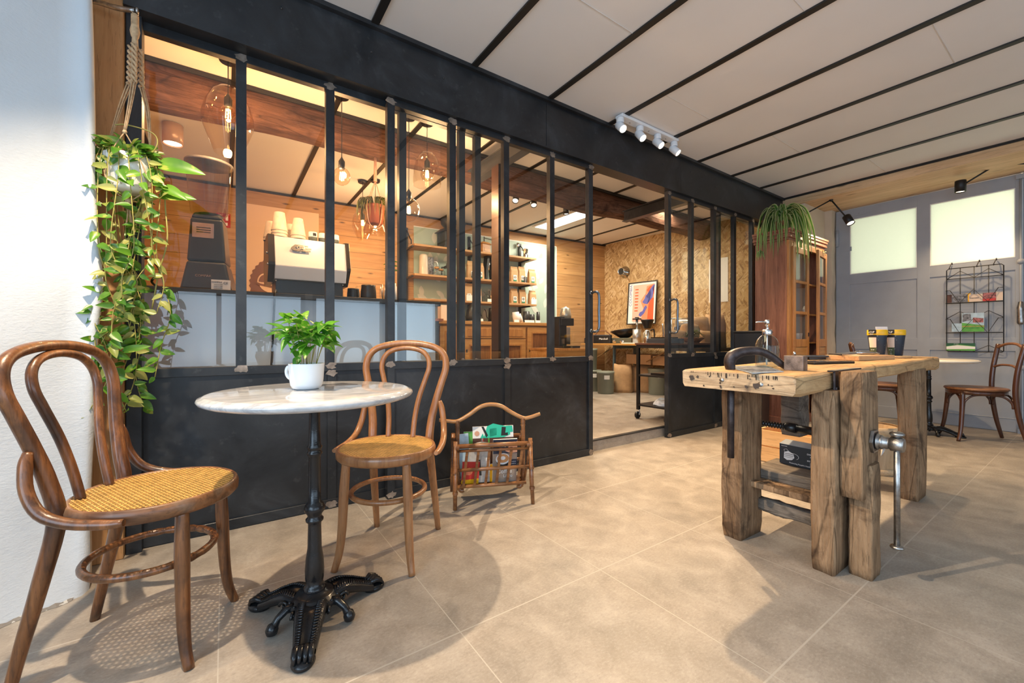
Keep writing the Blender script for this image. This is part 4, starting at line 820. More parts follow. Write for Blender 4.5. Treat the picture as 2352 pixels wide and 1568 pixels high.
st=MB(); st.box(1.912,1.948,.604,.6125,.668,.762); st.box(1.905,2.20,.604,.628,.7585,.7640); st.box(1.918,1.942,.600,.606,.668,.70); st.build('iron_strap',MT['forged'],wb,.002)
o=rough((2.16,.965,.268),(2.16,.70,.268),.26,.042,.003,n=8,rc=.006).build('timber_block',MT['greywood']); tag(o,'cracked grey timber block lying on the low bench shelf','timber block')
# mask box leaning on the block
mx=thing('mask_box','black carton of face masks standing on the low bench shelf','box',(2.20,.918,.2915),R(-90-4))
MB().box(0,.21,0,.055,0,.092).build('carton',plain('carton_black',(.035,.045,.055),.45,0,.1),mx,.001)
MB().hexa([(0,0,.0925),(.21,0,.0925),(.21,.058,.104),(0,.058,.104),(0,0,.0935),(.21,0,.0935),(.21,.058,.106),(0,.058,.106)]).build('flap',plain('carton_silver',(.35,.40,.45),.35,0,.1),mx)
FB=lambda x,z,y=-.0006: frameM((x,y,z),(1,0,0),(0,0,1))
ms=MB(); ms.prism([(.020,.028),(.034,.020),(.055,.024),(.066,.036),(.062,.054),(.040,.064),(.022,.056)],0,.0006,M=frameM((0,-.0004,0),(1,0,0),(0,0,1)))
ms.tube([(.060+.024*math.cos(q),-.0006,.042+.014*math.sin(q)) for q in [-.9+.2*j for j in range(15)]],.0008,5); ms.tube([(.024,-.0006,.058),(.020,-.0006,.068),(.032,-.0006,.072),(.040,-.0006,.064)],.0008,5)
ms.build('printed_mask',MT['whiteink'],mx)
ml=MB(); 
for k in range(3): ml.box(.022+.002*k,.062,-.0016,-.0008,.034+.008*k,.0352+.008*k)
ml.build('mask_pleats',MT['darkgrey'],mx)
text('Protecting People\'s Health Globally',.0085,MT['whiteink'],mx,FB(.105,.0105)); text('DISPOSABLE MASK',.010,MT['whiteink'],mx,FB(.160,.066)); text('BLACK FACEMASK',.007,MT['whiteink'],mx,FB(.160,.054)); text('BFE   CE',.009,MT['whiteink'],mx,FB(.135,.036)); text('FACE MASK',.005,MT['whiteink'],mx,FB(.022,.084))
for k in range(4): text('mask type II  ISO 13485',.004,MT['whiteink'],mx,FB(.150,.028-.004*k))
# ---- on the bench top
p=onZ(1675,858,zs(1.75)); hf=thing('holdfast','black forged bench holdfast, its rod through the bench top','clamp',(1.752,.918,zs(1.75)))
MB().tube([(0,0,-.37),(0,0,-.18),(0,0,.012)],[.0135,.0140,.0150],12).build('rod',MT['forged'],hf)
dr=Vector((1.925-1.752,.755-.918,0)).normalized(); am=MB(); 
A=arc([Vector((0,0,-.004)),Vector((0,0,.030))-dr*.004,Vector((0,0,.058))+dr*.008,Vector((0,0,.076))+dr*.050,Vector((0,0,.078))+dr*.110,Vector((0,0,.058))+dr*.155,Vector((0,0,.026))+dr*.195,Vector((0,0,.009))+dr*.225,Vector((0,0,.005))+dr*.262],5)
am.tube(A,lin([.018,.023,.025,.020,.0175,.016,.014,.011,.006],5),10); am.build('arm',MT['forged'],hf)
b=thing('soap_dispenser','ribbed clear glass soap dispenser with chrome pump on the workbench','soap dispenser',(1.985,.878,zs(1.98)))
rb=[]; prof=[(.030,0),(.0435,.004),(.045,.012),(.045,.085),(.0435,.105),(.037,.124),(.026,.138),(.0175,.145),(.0175,.150)]
vs=[];n=72
for r0,z in prof:
    for k in range(n):
        a=2*PI*k/n; rr=r0+(.0017*math.cos(20*a) if .003<z<.14 else 0); vs.append((rr*math.cos(a),rr*math.sin(a),z))
G=MB().add(vs,[(i*n+k,i*n+(k+1)%n,(i+1)*n+(k+1)%n,(i+1)*n+k) for i in range(len(prof)-1) for k in range(n)],0,True); G.f.append(tuple(reversed(range(n)))); G.mi.append(0); G.sm.append(False)
G.build('bottle',MT['vessel'],b)
MB().lathe([(0,.004),(.040,.005),(.042,.012),(.042,.098),(0,.098)],32).build('liquid',glass('soap_liquid',(.80,.84,.84),1.5),b)
pm=MB(); pm.lathe([(.0185,.143),(.0195,.145),(.0195,.165),(.018,.168),(.0075,.168),(.0065,.170),(.0065,.186),(.0095,.187),(.0095,.210),(.008,.212),(0,.212)],24,cap1=False)
dn=-RT; pm.tube([Vector((0,0,.203)),Vector((0,0,.203))+dn*.038,Vector((0,0,.2005))+dn*.052],[.0042,.0036,.0030],10); pm.build('pump',MT['chrome'],b)
MB().tube([(0,0,.15),(.004,.004,.012)],.003,8).build('dip_tube',plain('white_tube',(.8,.8,.8),.4),b)
bl=MB().box(-.026,.026,-.034,.034,0,.060).build('steel_block',plain('rusty_steel_block',(.20,.15,.125),.5,.55,.5,30,.5),None,.002); bl.location=(1.905,.735,zs(1.9)); bl.rotation_euler=(0,0,R(4)); tag(bl,'small rusty steel block standing beside the soap dispenser','block')
MB().lathe([(0,0),(.006,0),(.005,.012),(.003,.015),(0,.015)],10,(0.006,.006,.060),cap0=False).build('stud',MT['chrome'],bl)
z=zs(1.8)+.0008; pts=[onZ(x,y,z) for x,y in ((1668,842),(1728,858),(1800,854),(1758,840))]
lf_=thing('leaflet','glossy blue and white leaflet under the holdfast and dispenser','leaflet',pts[0]); q=[p_-pts[0] for p_ in pts]
MB().hexa([tuple(v) for v in q]+[tuple(v+Vector((0,0,.0022))) for v in q]).build('sheet',plain('leaflet_blue',(.42,.52,.62),.15,0,.3,18),lf_); 
c0=sum(q,Vector())/4; MB().hexa([tuple(c0+(v-c0)*.8+Vector((0,0,.0022))) for v in q]+[tuple(c0+(v-c0)*.8+Vector((0,0,.0027))) for v in q]).build('photo_print',MT['photo'],lf_)
def tablet(name,label,px,py,L,W,H_,rz,m):
    p=onZ(px,py,zs(2.6)); o=thing(name,label,'tablet',(p.x,p.y,zs(p.x)+.0005),rz); MB().box(-L/2,L/2,-W/2,W/2,0,H_).build('body',m,o,.003); MB().box(-L/2+.01,L/2-.01,-W/2+.01,W/2-.01,H_,H_+.001).build('screen',plain('dark_screen',(.02,.025,.03),.08),o); return o
tablet('card_terminal','flat black card terminal nearest the steel block on the workbench',1892,834,.27,.11,.012,R(-18),MT['black'])
o=tablet('tablet','dark blue grey tablet lying across behind the card terminal',1872,826,.20,.12,.010,R(-32),plain('slate_tablet',(.03,.04,.05),.4)); o.location.z+=.014
o.location.z-=.0; MB().box(-.07,.07,-.045,.045,-.0135,0).build('stand',MT['black'],o)
ct=onZ(1975,827,zs(2.6)); wd=thing('wooden_block_tray','pale wooden board holding a metal comb on the workbench','board',(ct.x,ct.y,zs(ct.x)),R(-12)); MB().box(-.17,.17,-.085,.085,0,.026).build('board',wood('beech_board',(.66,.40,.20),(.52,.28,.12),'x',1,.45),wd,.002)
kn=thing('bag_clip','chrome tool lying on the pale wooden board','tool',(ct.x-.03,ct.y+.0,zs(ct.x)+.027),R(-30)); 
MB().tube([(-.02,0,.012),(.02,0,.012),(.10,0,.010),(.13,0,.008)],[.007,.011,.009,.004],10).build('handle',MT['chrome'],kn); MB().hexa([(-.14,-.045,.0),(-.02,-.012,.004),(-.02,.012,.004),(-.14,.045,.0),(-.14,-.045,.006),(-.02,-.012,.018),(-.02,.012,.018),(-.14,.045,.006)]).build('blade',MT['mirror'],kn)
bd=MB().lathe([(0,0),(.118,0),(.121,.004),(.121,.009),(.118,.012),(0,.012)],40,cap0=False,cap1=False).build('round_board',MT['pine']); bd.location=(3.40,.815,zs(3.4)); tag(bd,'round pale wooden coaster board under the two reusable cups','board')
def cup(lx,ly,lab):
    o=thing('reusable_cup',lab,'cup',(lx,ly,zs(3.4)+.0125),math.atan2(-RT.y,-RT.x),'speckled reusable cups with yellow lids')
    MB().lathe([(0,0),(.033,0),(.035,.003),(.0475,.128),(.0475,.130),(0,.130)],36,cap0=False,cap1=False).build('cup_body',MT['speck'],o)
    MB().lathe([(.0485,.126),(.050,.130),(.050,.156),(.0475,.160),(.043,.160),(.041,.154),(0,.154)],36,cap0=False,cap1=False).build('lid',MT['yellow'],o)
    sl=MB(); a0,a1=-.15,.75
    for (za,zb,mi) in ((0,.050,0),(.050,.112,1),(.112,.160,2)):
        rr=lambda z:.0365+.0135*z/.13+.0006 if z<.128 else .0512
        sl.lathe([(rr(za),za),(rr(zb),zb)],10,mi=mi,cap0=False,cap1=False,a0=a0-.0,a1=a1)
    s_=sl.build('paper_sleeve',[MT['olive'],MT['beigepaper'],MT['ink']],o)
    for zz,tx,sz in ((.145,'rCUP',.014),(.133,'now',.010),(.035,'RE USE',.006),(.022,'cup',.006),(.010,'340ml',.005)):
        a=(a0+a1)/2; rr=.0522 if zz>.128 else .0365+.0135*zz/.13+.0018
        text(tx,sz,MT['whiteink'],s_,frameM((rr*math.cos(a),rr*math.sin(a),zz),(-math.sin(a),math.cos(a),0),(0,0,1)))
    return o
c1=onZ(2021,817,zs(3.4)+.012); d1=3.40-.050*RT.x,.815-.050*RT.y; d2=3.40+.062*RT.x,.815+.062*RT.y
cup(d1[0],d1[1],'speckled dark blue reusable cup with yellow lid, nearer the pale board'); cup(d2[0],d2[1],'speckled dark blue reusable cup with yellow lid, nearer the grey door edge')
cdd=MB().box(-.038,.038,-.001,.001,0,.045).build('price_card',MT['paper']); cdd.location=(3.475,.835,zs(3.4)+.150); cdd.rotation_euler=(R(-8),0,-YAW); tag(cdd,'small white price card propped behind the right yellow-lidded cup','card')
cdd.location.z=zs(3.4)+.012; cdd.scale=(1,1,4.1)
# ---- crate and basket under / behind the bench
cr=thing('wooden_crate','open pale pine crate on the floor behind the workbench','crate',(3.22,1.03,0))
for i,(a_,b_) in enumerate((((0,0),(0,.46)),((.34,0),(.34,.46)),((0,0),(.34,0)),((0,.46),(.34,.46)))):
    w_=MB()
    for zz in (0.004,.120): w_.bar((a_[0],a_[1],zz+.055),(b_[0],b_[1],zz+.055),.016,.108)
    w_.build('side',MT['pine'],cr)
MB().box(0,.34,0,.46,0,.012).build('bottom',MT['pine'],cr)
bk=thing('chip_basket','tall pale chip wood basket standing behind the workbench leg','basket',(3.60,.93,0))
MB().lathe([(.10,0),(.118,.0),(.135,.30),(.128,.30),(.112,.012),(0,.012)],28,cap0=False,cap1=False,smooth=False).build('chip_sides',wood('chip_wood',(.66,.50,.32),(.52,.37,.22),'z',1,.6),bk)
MB().lathe([(.137,.262),(.140,.262),(.142,.312),(.136,.312)],28,cap0=False,cap1=False).build('hoop',wood('chip_hoop',(.72,.56,.36),(.58,.42,.26),'x',1,.6),bk)
MB().lathe([(.121,.0),(.125,.0),(.1265,.04),(.123,.04)],28,cap0=False,cap1=False).build('hoop',wood('chip_hoop',(.72,.56,.36),(.58,.42,.26),'x',1,.6),bk)
pw=MB(); random.seed(2)
vs=[(random.uniform(-.05,.05)+.04*math.cos(a)*(1+.3*random.random()),.03*math.sin(a),z) for z in (.0,.03,.07,.09) for a in [2*PI*k/10 for k in range(10)]]
pw.add(vs,[(i*10+k,i*10+(k+1)%10,(i+1)*10+(k+1)%10,(i+1)*10+k) for i in range(3) for k in range(10)]); 
bow=MB()
for s in (-1,1):
    leafmesh(bow,(0,0,.02),(s*.8,-.3,.9),(0,-1,.2),.09,.05,0,.3,.4); leafmesh(bow,(0,0,.02),(s*.5,-.3,-1),(0,-1,.2),.08,.04,0,.2,.4)
bow.build('white_ribbon',MT['paper'],bk,loc=(-.12,-.07,.19))
# ---- dark chairs and second table by the grey door
def pub_chair(label,loc,rz):
    r_=thing('wooden_chair',label,'chair',loc,rz,None); m=MT['bent_brown']
    MB().lathe([(0,.440),(.185,.440),(.198,.446),(.200,.455),(.194,.463),(.182,.465),(.05,.461),(0,.461)],40,cap0=False,cap1=False).build('seat',MT['seat_brown'],r_)
    MB().lathe([(.165,.405),(.188,.405),(.190,.440),(.165,.440)],40,cap0=False,cap1=False).build('seat_ring',m,r_)
    for s in (-1,1):
        MB().tube(arc([(.135,.118*s,.43),(.142,.128*s,.28),(.158,.145*s,.10),(.182,.165*s,0)],5),lin([.018,.0175,.015,.0125],5),10).build('front_leg',m,r_)
        MB().tube(arc([(-.245,.165*s,0),(-.20,.160*s,.2),(-.175,.158*s,.42),(-.185,.163*s,.62),(-.225,.172*s,.845)],5),lin([.013,.017,.019,.018,.017],5),10).build('rear_leg',m,r_)
    MB().tube(arc([(-.217,-.165,.815),(-.225,-.08,.843),(-.228,0,.850),(-.225,.08,.843),(-.217,.165,.815)],5),.0115,10).build('top_rail',MT['seat_brown'],r_)
    MB().tube(arc([(-.188,-.158,.640),(-.196,-.08,.660),(-.198,0,.664),(-.196,.08,.660),(-.188,.158,.640)],5),.0095,10).build('mid_rail',MT['seat_brown'],r_)
    lgp=[(.142,.126),(-.175,.155),(-.175,-.155),(.142,-.126)]
    for k in range(4):
        a=Vector((*lgp[k],0)); b_=Vector((*lgp[(k+1)%4],0)); u=(b_-a).normalized(); c=(a+b_)/2
        MB().tube(arc([a+u*.012+UP*.30,a+u*.018+UP*.345,a+u*.05+UP*.385,a+u*.09+UP*.403,(a+b_)/2+UP*.407,b_-u*.09+UP*.403,b_-u*.05+UP*.385,b_-u*.018+UP*.345,b_-u*.012+UP*.30],4),.0085,8).build('arch_brace',m,r_)
    return r_
Lg=[onZ(*q) for q in ((2150,992),(2221.4,1018),(2264,1003.6),(2339.7,1022.5))]
c=sum(Lg,Vector())/4; fwd=((Lg[0]+Lg[1])/2-(Lg[2]+Lg[3])/2).normalized()
pub_chair('dark brown round seat wooden chair facing the small table, right of the workbench',(c.x,c.y,0),math.atan2(fwd.y,fwd.x))
pub_chair('dark brown wooden chair mostly hidden behind the reusable cups',(5.27,1.30,0),R(-72))
bistro('bistro_table','pale round bistro table on black iron foot near the grey door',(5.42,.99,0),.33,.705,plain('pale_tabletop',(.74,.68,.58),.3,0,.04),R(-80))
# ---- tall cupboard
X0,X1,Y0,Y1=4.705,5.60,1.885,2.215
cb=thing('tall_cupboard','tall oak display cupboard with glazed doors, one ajar, against the partition end','cupboard',(0,0,0))
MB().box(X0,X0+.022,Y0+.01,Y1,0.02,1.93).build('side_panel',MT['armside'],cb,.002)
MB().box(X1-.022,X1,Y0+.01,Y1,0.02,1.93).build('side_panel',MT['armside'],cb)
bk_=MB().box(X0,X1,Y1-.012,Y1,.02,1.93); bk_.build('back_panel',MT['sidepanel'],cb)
cn=MB()
for i,(o_,z0,z1) in enumerate(((.012,1.90,1.925),(.030,1.925,1.945),(.022,1.945,1.965),(.034,1.965,1.99),(.042,1.99,2.012))): cn.box(X0-o_,X1+o_,Y0-o_,Y1,z0,z1)
cn.build('cornice',MT['armside'],cb,.004); MB().box(X0-.02,X1+.02,Y0-.02,Y1,0,.09).build('plinth',MT['armside'],cb,.003)
fr=MB().box(X0,X0+.055,Y0-.012,Y0+.012,.09,1.9).box(X1-.055,X1,Y0-.012,Y0+.012,.09,1.9).box(X0,X1,Y0-.012,Y0+.012,1.84,1.9); fr.build('face_frame',MT['armfront'],cb,.003)
shz=(.86,1.17,1.50)
for z in (.45,)+shz: MB().box(X0+.02,X1-.02,Y0+.03,Y1-.012,z-.016,z).build('shelf',MT['armfront'],cb)
def cdoor(par,L):
    w_=L; f=MB(); f.box(0,.06,0,.024,0,1.75).box(w_-.05,w_,0,.024,0,1.75).box(0,w_,0,.024,1.69,1.75).box(0,w_,0,.024,0,.07).box(0,w_,0,.024,.72,.80).box(0,w_,0,.024,.02+.46-.45,.10)
    for z in (1.075,1.395): f.box(.05,w_-.04,.002,.022,z-.014,z+.014)
    o=f.build('door',MT['armfront'],par,.003)
    for z0,z1 in ((.80,1.061),(1.089,1.381),(1.409,1.69)): MB().box(.06,w_-.05,.010,.013,z0,z1).build('pane',MT['glass'],o)
    MB().box(.06,w_-.05,.006,.018,.10,.72).build('lower_panel',MT['side'],o,.004); k=MB().box(w_-.035,w_-.02,-.006,0,.83,.87); k.build('keyhole_plate',MT['forged'],o)
    return o
o=cdoor(cb,.385); o.location=(X0+.055,Y0-.030,.09)
o=cdoor(cb,.385); o.location=(X1-.05,Y0-.03,.09); o.rotation_euler=(0,0,R(180+8)); 
tw=MB(); random.seed(4)
for k in range(5): tw.tube(arc([(0,0,0),(random.uniform(-.03,.03),-.012,random.uniform(.0,.03)),(random.uniform(-.06,.06),-.02,random.uniform(-.02,.05))],4),.004,6)
o=tw.build('raffia_bow',plain('raffia',(.72,.55,.28),.8)); q=onY(1888,585,1.815); o.location=q; tag(o,'small straw bow tied to the open cupboard door','bow')
# things in the cupboard
random.seed(31)
def inb(name,label,cat,mb,mat,loc,rz=0,grp=None): o=mb.build(name,mat); o.location=loc; o.rotation_euler=(0,0,rz); return tag(o,label,cat,grp)
for k in range(4):
    inb('small_card_box',['paper box nearest the left door stile on the middle cupboard shelf','second paper box on the middle cupboard shelf, taller one','third paper box on the middle cupboard shelf','paper box nearest the door gap on the middle cupboard shelf'][k],'box',MB().box(-.035,.035,-.02,.02,0,.05+.02*(k%2)),MT['paper'],(X0+.10+.09*k,1.99+.02*(k%2),shz[1]+.001),.4*k-.5,'paper boxes in the cupboard')
o=MB(); 
for k in range(3):
    inb('glass_jar',['left glass jar on the lower cupboard shelf','middle glass jar on the lower cupboard shelf','right glass jar on the lower cupboard shelf'][k],'jar',MB().lathe([(.03,0),(.034,.004),(.034,.07),(.025,.085),(.025,.1)],20),MT['vessel'],(X0+.11+.10*k,1.97+.03*(k%2),shz[0]+.001),0,'glass jars in the cupboard')
inb('french_press','glass and steel coffee press on the lower cupboard shelf','coffee press',MB().lathe([(.04,0),(.042,.01),(.042,.16),(.045,.165),(.02,.18),(.006,.19),(.006,.23)],20),MT['mirror'],(X0+.16,2.07,shz[0]+.001))
inb('white_ornament','white house shaped ornament on the middle shelf in the door gap','ornament',MB().prism([(0,0),(.07,0),(.07,.05),(.035,.085),(0,.05)],0,.03,M=frameM((0,0,0),(1,0,0),(0,0,1))),MT['paper'],(X0+.52,1.95,shz[1]+.001))
inb('paper_roll','white cup standing in the door gap of the cupboard','cup',MB().lathe([(.028,0),(.036,.09),(.036,.095)],18),MT['paper'],(X0+.50,1.98,shz[0]+.001))
# ---- spider plant
sp=thing('spider_plant','striped spider plant spilling from the top of the tall cupboard','plant',(4.86,2.03,2.012))
MB().lathe([(.055,0),(.075,.11),(.08,.12),(.07,.12),(0,.10)],20,cap1=False).build('pot',MT['terracotta'],sp)
random.seed(13); lv=MB()
def ribbon(P,w_,mb=lv,m0=0,m1=1,seg=True):
    n=len(P); vs=[]
    for i,p_ in enumerate(P):
        t=i/(n-1); tg=(P[min(i+1,n-1)]-P[max(i-1,0)]).normalized(); s=tg.cross(Vector((.3,.2,1)));  s=s.normalized() if s.length>1e-3 else Vector((1,0,0)); ww=w_*(1-t**3)*.5+.0003; nn=s.cross(tg)
        vs+=[p_-s*ww+nn*ww*.4,p_-s*ww*.55,p_+s*ww*.55,p_+s*ww+nn*ww*.4]
    b=[(i*4+k,i*4+k+1,i*4+k+5,i*4+k+4) for i in range(n-1) for k in range(3)]; B=len(mb.v); mb.v+=vs
    for j,f in enumerate(b): mb.f.append(tuple(B+x for x in f)); mb.mi.append(m1 if j%3!=1 else m0); mb.sm.append(True)
for k in range(105):
    a=random.uniform(0,2*PI); r1=random.uniform(.08,.19); drop=random.uniform(.10,.46); h=random.uniform(.04,.17)
    o=Vector((random.uniform(-.04,.04),random.uniform(-.04,.04),.11)); c=Vector((math.cos(a),math.sin(a),0)); c=c+Vector((-.15,-.35,0))*.6
    ribbon(arc([o,o+c*r1*.45+UP*h,o+c*r1+UP*(h*.7),o+c*r1*1.35-UP*(drop*.35),o+c*r1*1.45-UP*drop],4),random.uniform(.024,.036))
for bx,by,bz in ((-.20,.10,-.18),(-.09,-.13,-.32)):
    lv.tube(arc([(bx*.3,by*.3,.13),(bx*.8,by*.8,.12),(bx,by,-.02),(bx,by,bz+.02)],4),.002,5,mi=1)
    for k in range(26):
        a=random.uniform(0,2*PI); L=random.uniform(.06,.13); c=Vector((math.cos(a),math.sin(a),0))*.35; o=Vector((bx,by,bz)); ribbon(arc([o,o+c*L*.7-UP*L*.25,o+c*L-UP*L*.9],4),.007)
lv.build('foliage',[MT['spider'],MT['spidery']],sp)
# ---- black box with note, in front of the cupboard side
bb=thing('black_waste_bin','tall black bin with a pale sticky note standing beside the cupboard','bin',(4.28,1.93,0),R(12))
MB().hexa([(.03,.02,0),(.33,.02,0),(.33,.24,0),(.03,.24,0),(0,0,.955),(.37,0,.955),(.37,.26,.955),(0,.26,.955)]).build('bin_body',MT['black'],bb,.008); MB().box(-.008,.378,-.008,.268,.955,.972).build('rim',MT['black'],bb,.004)
nt=onY(1718,774,1.93); 
o=MB().box(-.042,.042,-.001,.001,-.040,.040).build('sticky_note',MT['note'],bb); o.location=(.060,-.004,.905); o.rotation_euler=(0,R(-14),0)
# ---- wall lamps
def wall_lamp(label,base,elbow,head,hd,lit):
    r_=thing('wall_lamp',label,'lamp',base); b_=Vector(base); e=Vector(elbow)-b_; h=Vector(head)-b_
    MB().lathe([(.022,-.012),(.026,-.010),(.026,.010),(.018,.016)],16).sphere((0,0,.02),.017,12).build('wall_mount',MT['blackmetal'],r_)
    a=MB(); a.tube([(0,0,.02),e],.0075,10); a.tube([e,h],.0075,10); a.build('arm',MT['blackmetal'],r_); MB().sphere(e,.020,14).build('elbow_joint',MT['blackmetal'],r_)
    dz=Vector(hd).normalized(); q=dz.to_track_quat('Z','Y').to_matrix().to_4x4(); M_=Matrix.Translation(h)@q
    s=MB().lathe([(0,-.055),(.038,-.055),(.040,-.052),(.040,.055),(.037,.055),(.036,.045),(0,.040)],28,M=M_,cap0=False,cap1=False).build('lamp_head',MT['blackmetal'],r_)
    MB().lathe([(0,.046),(.034,.046)],20,M=M_,cap0=False,cap1=False).build('lens',lit,s)
    return r_
l1=[onX(1848,520,5.48),onX(1909,459,5.62),onX(1949,505,5.72)]
wall_lamp('black jointed wall lamp above the tall cupboard, beside the spider plant',(5.44,2.17,2.235),tuple(l1[1]),tuple(l1[2]),(-.25,-.45,-.85),MT['lampface2'])
l2=[onX(2385,380,5.9),onX(2290,377,5.85),onX(2206,428,5.8)]
wall_lamp('black jointed wall lamp hanging before the right frosted pane',tuple(l2[0]),tuple(l2[1]),tuple(l2[2]),(.02,.02,-1),MT['lampface'])
light('wall_lamp_glow','SPOT',tuple(l2[2]+Vector((0,0,-.06))),45,WARM,.03,target=(5.75,.8,0),cone=110,blend=.8)
light('wall_lamp_glow','SPOT',tuple(l1[2]+Vector((-.02,-.03,-.07))),38,WARM,.03,target=(5.05,1.75,1.5),cone=120,blend=.8)
# ---- wire brochure rack on the door
wr=thing('brochure_rack','black wire brochure rack hooked on the grey door below the right pane','rack',(XD-.05,0,0)); f=MB(); y0,y1,z0,z1=.985,.603,.765,1.612; r_=.0032
f.tube([(0,y0,z0+.01),(0,y0,z1-.015),(0,y0-.015,z1),(0,y1+.015,z1),(0,y1,z1-.015),(0,y1,z0+.01),(0,y1+.01,z0),(0,y0-.01,z0)],r_*1.3,8,True)
ym=[y0+(y1-y0)*k/4 for k in range(5)]
for k in (1,2,3): f.tube([(.004,ym[k],z1),(.004,ym[k],z0)],r_,6)
for z in (1.505,): f.tube([(0,y0,z),(0,y1,z)],r_,6)
def zig(zb,zt,x=0,ph=0): f.tube([(x,ym[k],zb if (k+ph)%2==0 else zt) for k in range(5)],r_*.9,6)
zig(1.505,1.58); zig(1.10,1.17); zig(.77,.83)
for zt,zb in ((1.385,1.255),(1.095,.955)):
    f.tube([(-.035,ym[0],zt),(-.035,ym[0]-.03,zt),(-.035,ym[1],zb),(-.035,ym[2],zt),(-.035,ym[3],zb),(-.035,ym[4]+.03,zt),(-.035,ym[4],zt)],r_,6)
    f.tube([(-.035,y0,zb),(-.035,y1,zb)],r_*1.2,6); f.tube([(0,y0,zb),(0,y1,zb)],r_,6)
    for y in (y0,y1): f.tube([(0,y,zt),(-.035,y,zt)],r_,6); f.tube([(0,y,zb),(-.035,y,zb)],r_,6)
f.build('wire_frame',MT['blackmetal'],wr)
for y in (.965,.775,.665): MB().tube(arc([(-.004,y,z1-.006),(-.012,y,z1+.004),(-.006,y-.008,z1+.03),(.010,y-.014,z1+.058),(.028,y-.014,z1+.062),(.042,y-.014,z1+.045)],4),.0035,8).build('hook',MT['forged'],wr)
def bro(label,ya,yb,za,zb,m,x,parts=()):
    o=thing('brochure',label,'brochure',(XD-.05+x,(ya+yb)/2,za)); w_=abs(ya-yb)/2; MB().box(-.002,.002,-w_,w_,0,zb-za).build('sheet',MT['paper'],o); MB().prism([(-w_,0),(w_,0),(w_,zb-za),(-w_,zb-za)],0,.0008,M=frameM((-.0022,0,0),(0,-1,0),(0,0,1))).build('cover',m,o)
    for nm,out,mm in parts: MB().prism(out,0,.0006,M=frameM((-.0032,0,0),(0,-1,0),(0,0,1))).build(nm,mm,o)
    return o
bro('grey photo brochure at the left of the upper rack pocket',.965,.835,1.262,1.345,MT['photo'],-.014)
bro('dark striped brochure at the far left of the upper rack pocket',.978,.945,1.262,1.345,MT['brown'],-.018)
bro('yellow edged brochure behind the cream card in the upper rack pocket',.85,.815,1.262,1.348,MT['yellow'],-.010)
o=bro('cream lettered card in the upper rack pocket',.825,.735,1.262,1.335,MT['beigepaper'],-.020); text('Staccato',.018,MT['ink'],o,frameM((-.004,.01,.037),(0,-1,0),(0,0,1)))
bro('red and grey photo brochure in the upper rack pocket',.735,.645,1.262,1.342,MT['photo2'],-.014,(('red_band',[(-.045,0),(.045,0),(.045,.025),(-.045,.02)],MT['magred']),))
bro('cream brochure at the right end of the upper rack pocket',.648,.606,1.262,1.345,MT['beigepaper'],-.020)
o=bro('green and blue magazine propped in the lower rack pocket',.875,.725,.965,1.150,MT['lightblue'],-.014,(('green_band',[(-.075,0),(.075,0),(.075,.06),(-.075,.09)],MT['grass']),('photo',[(-.07,.10),(-.01,.115),(-.015,.18),(-.07,.175)],MT['photo']),('photo',[(0,.09),(.07,.09),(.07,.13),(0,.14)],MT['photo2'])))
text('FAMBUZZIN DU NONERIC',.0135,MT['orange'],o,frameM((-.0045,0,.052),(0,-1,0),(0,0,1))); text('VACANCES À VIVRE',.010,MT['darkgreen'],o,frameM((-.0045,0,.036),(0,-1,0),(0,0,1)))
bro('small pale blue brochure left of the green magazine',.945,.875,.965,1.05,MT['lightblue'],-.020)
o=bro('long dark green and white leaflet at the foot of the rack',.985,.785,.775,.850,MT['grass'],-.008,(('white_wave',[(-.10,.012),(.10,.018),(.10,.04),(-.02,.055),(-.10,.04)],MT['paper']),('dark_wave',[(-.10,.045),(0,.062),(.10,.045),(.10,.075),(-.10,.075)],MT['darkgreen'])))
text('ETE 2021',.009,MT['whiteink'],o,frameM((-.0045,.03,.066),(0,-1,0),(0,0,1)))
# ---- white four-spot ceiling bar at the header
fb=thing('spot_bar','white four-spot ceiling bar beside the black header beam','ceiling light',(2.76,2.09,CZ))
sx=[-.34,-.115,.105,.325]
br=MB().box(-.355,.345,-.035,.035,-.022,0); br.build('bar',MT['white'],fb,.006)
scw=MB(); 
for x in (-.23,-.005,.215): scw.lathe([(0,-.004),(.006,-.003),(.006,0)],10,(x,0,-.022),cap0=False)
scw.build('screws',MT['chrome'],fb)
for x,tg in zip(sx,((1.9,.6),(2.6,1.0),(3.1,.7),(3.9,.9))):
    MB().lathe([(.028,-.060),(.029,-.052),(.029,-.03),(.026,-.022)],20,(x,0,0)).build('spot_mount',MT['white'],fb)
    dv=Vector((tg[0]-(2.76+x),tg[1]-2.09,-CZ)).normalized(); dv=(dv+Vector((0,-.35,0))).normalized(); M_=Matrix.Translation((x,0,-.085))@dv.to_track_quat('Z','Y').to_matrix().to_4x4()
    s=MB().lathe([(0,-.035),(.026,-.034),(.0285,-.030),(.0295,.050),(.0265,.052),(.026,.044)],24,M=M_,cap0=False,cap1=False).build('spot_head',MT['white'],fb)
    MB().lathe([(0,.046),(.025,.046)],20,M=M_,cap0=False,cap1=False).build('spot_lens',MT['lampface'],s)
# ================================================================== BACK ROOM
random.seed(77)
# ---- bar counter
ct=thing('bar_counter','long bar counter with pale front and dark grey top behind the glazing','counter',(0,0,ZI))
MB().box(-.70,1.40,3.12,3.72,0,1.065).build('front',MT['counter'],ct,.002)
MB().box(-.73,1.43,3.085,3.80,1.065,1.10).build('worktop',MT['graphite'],ct,.003)
TZ=ZI+1.10
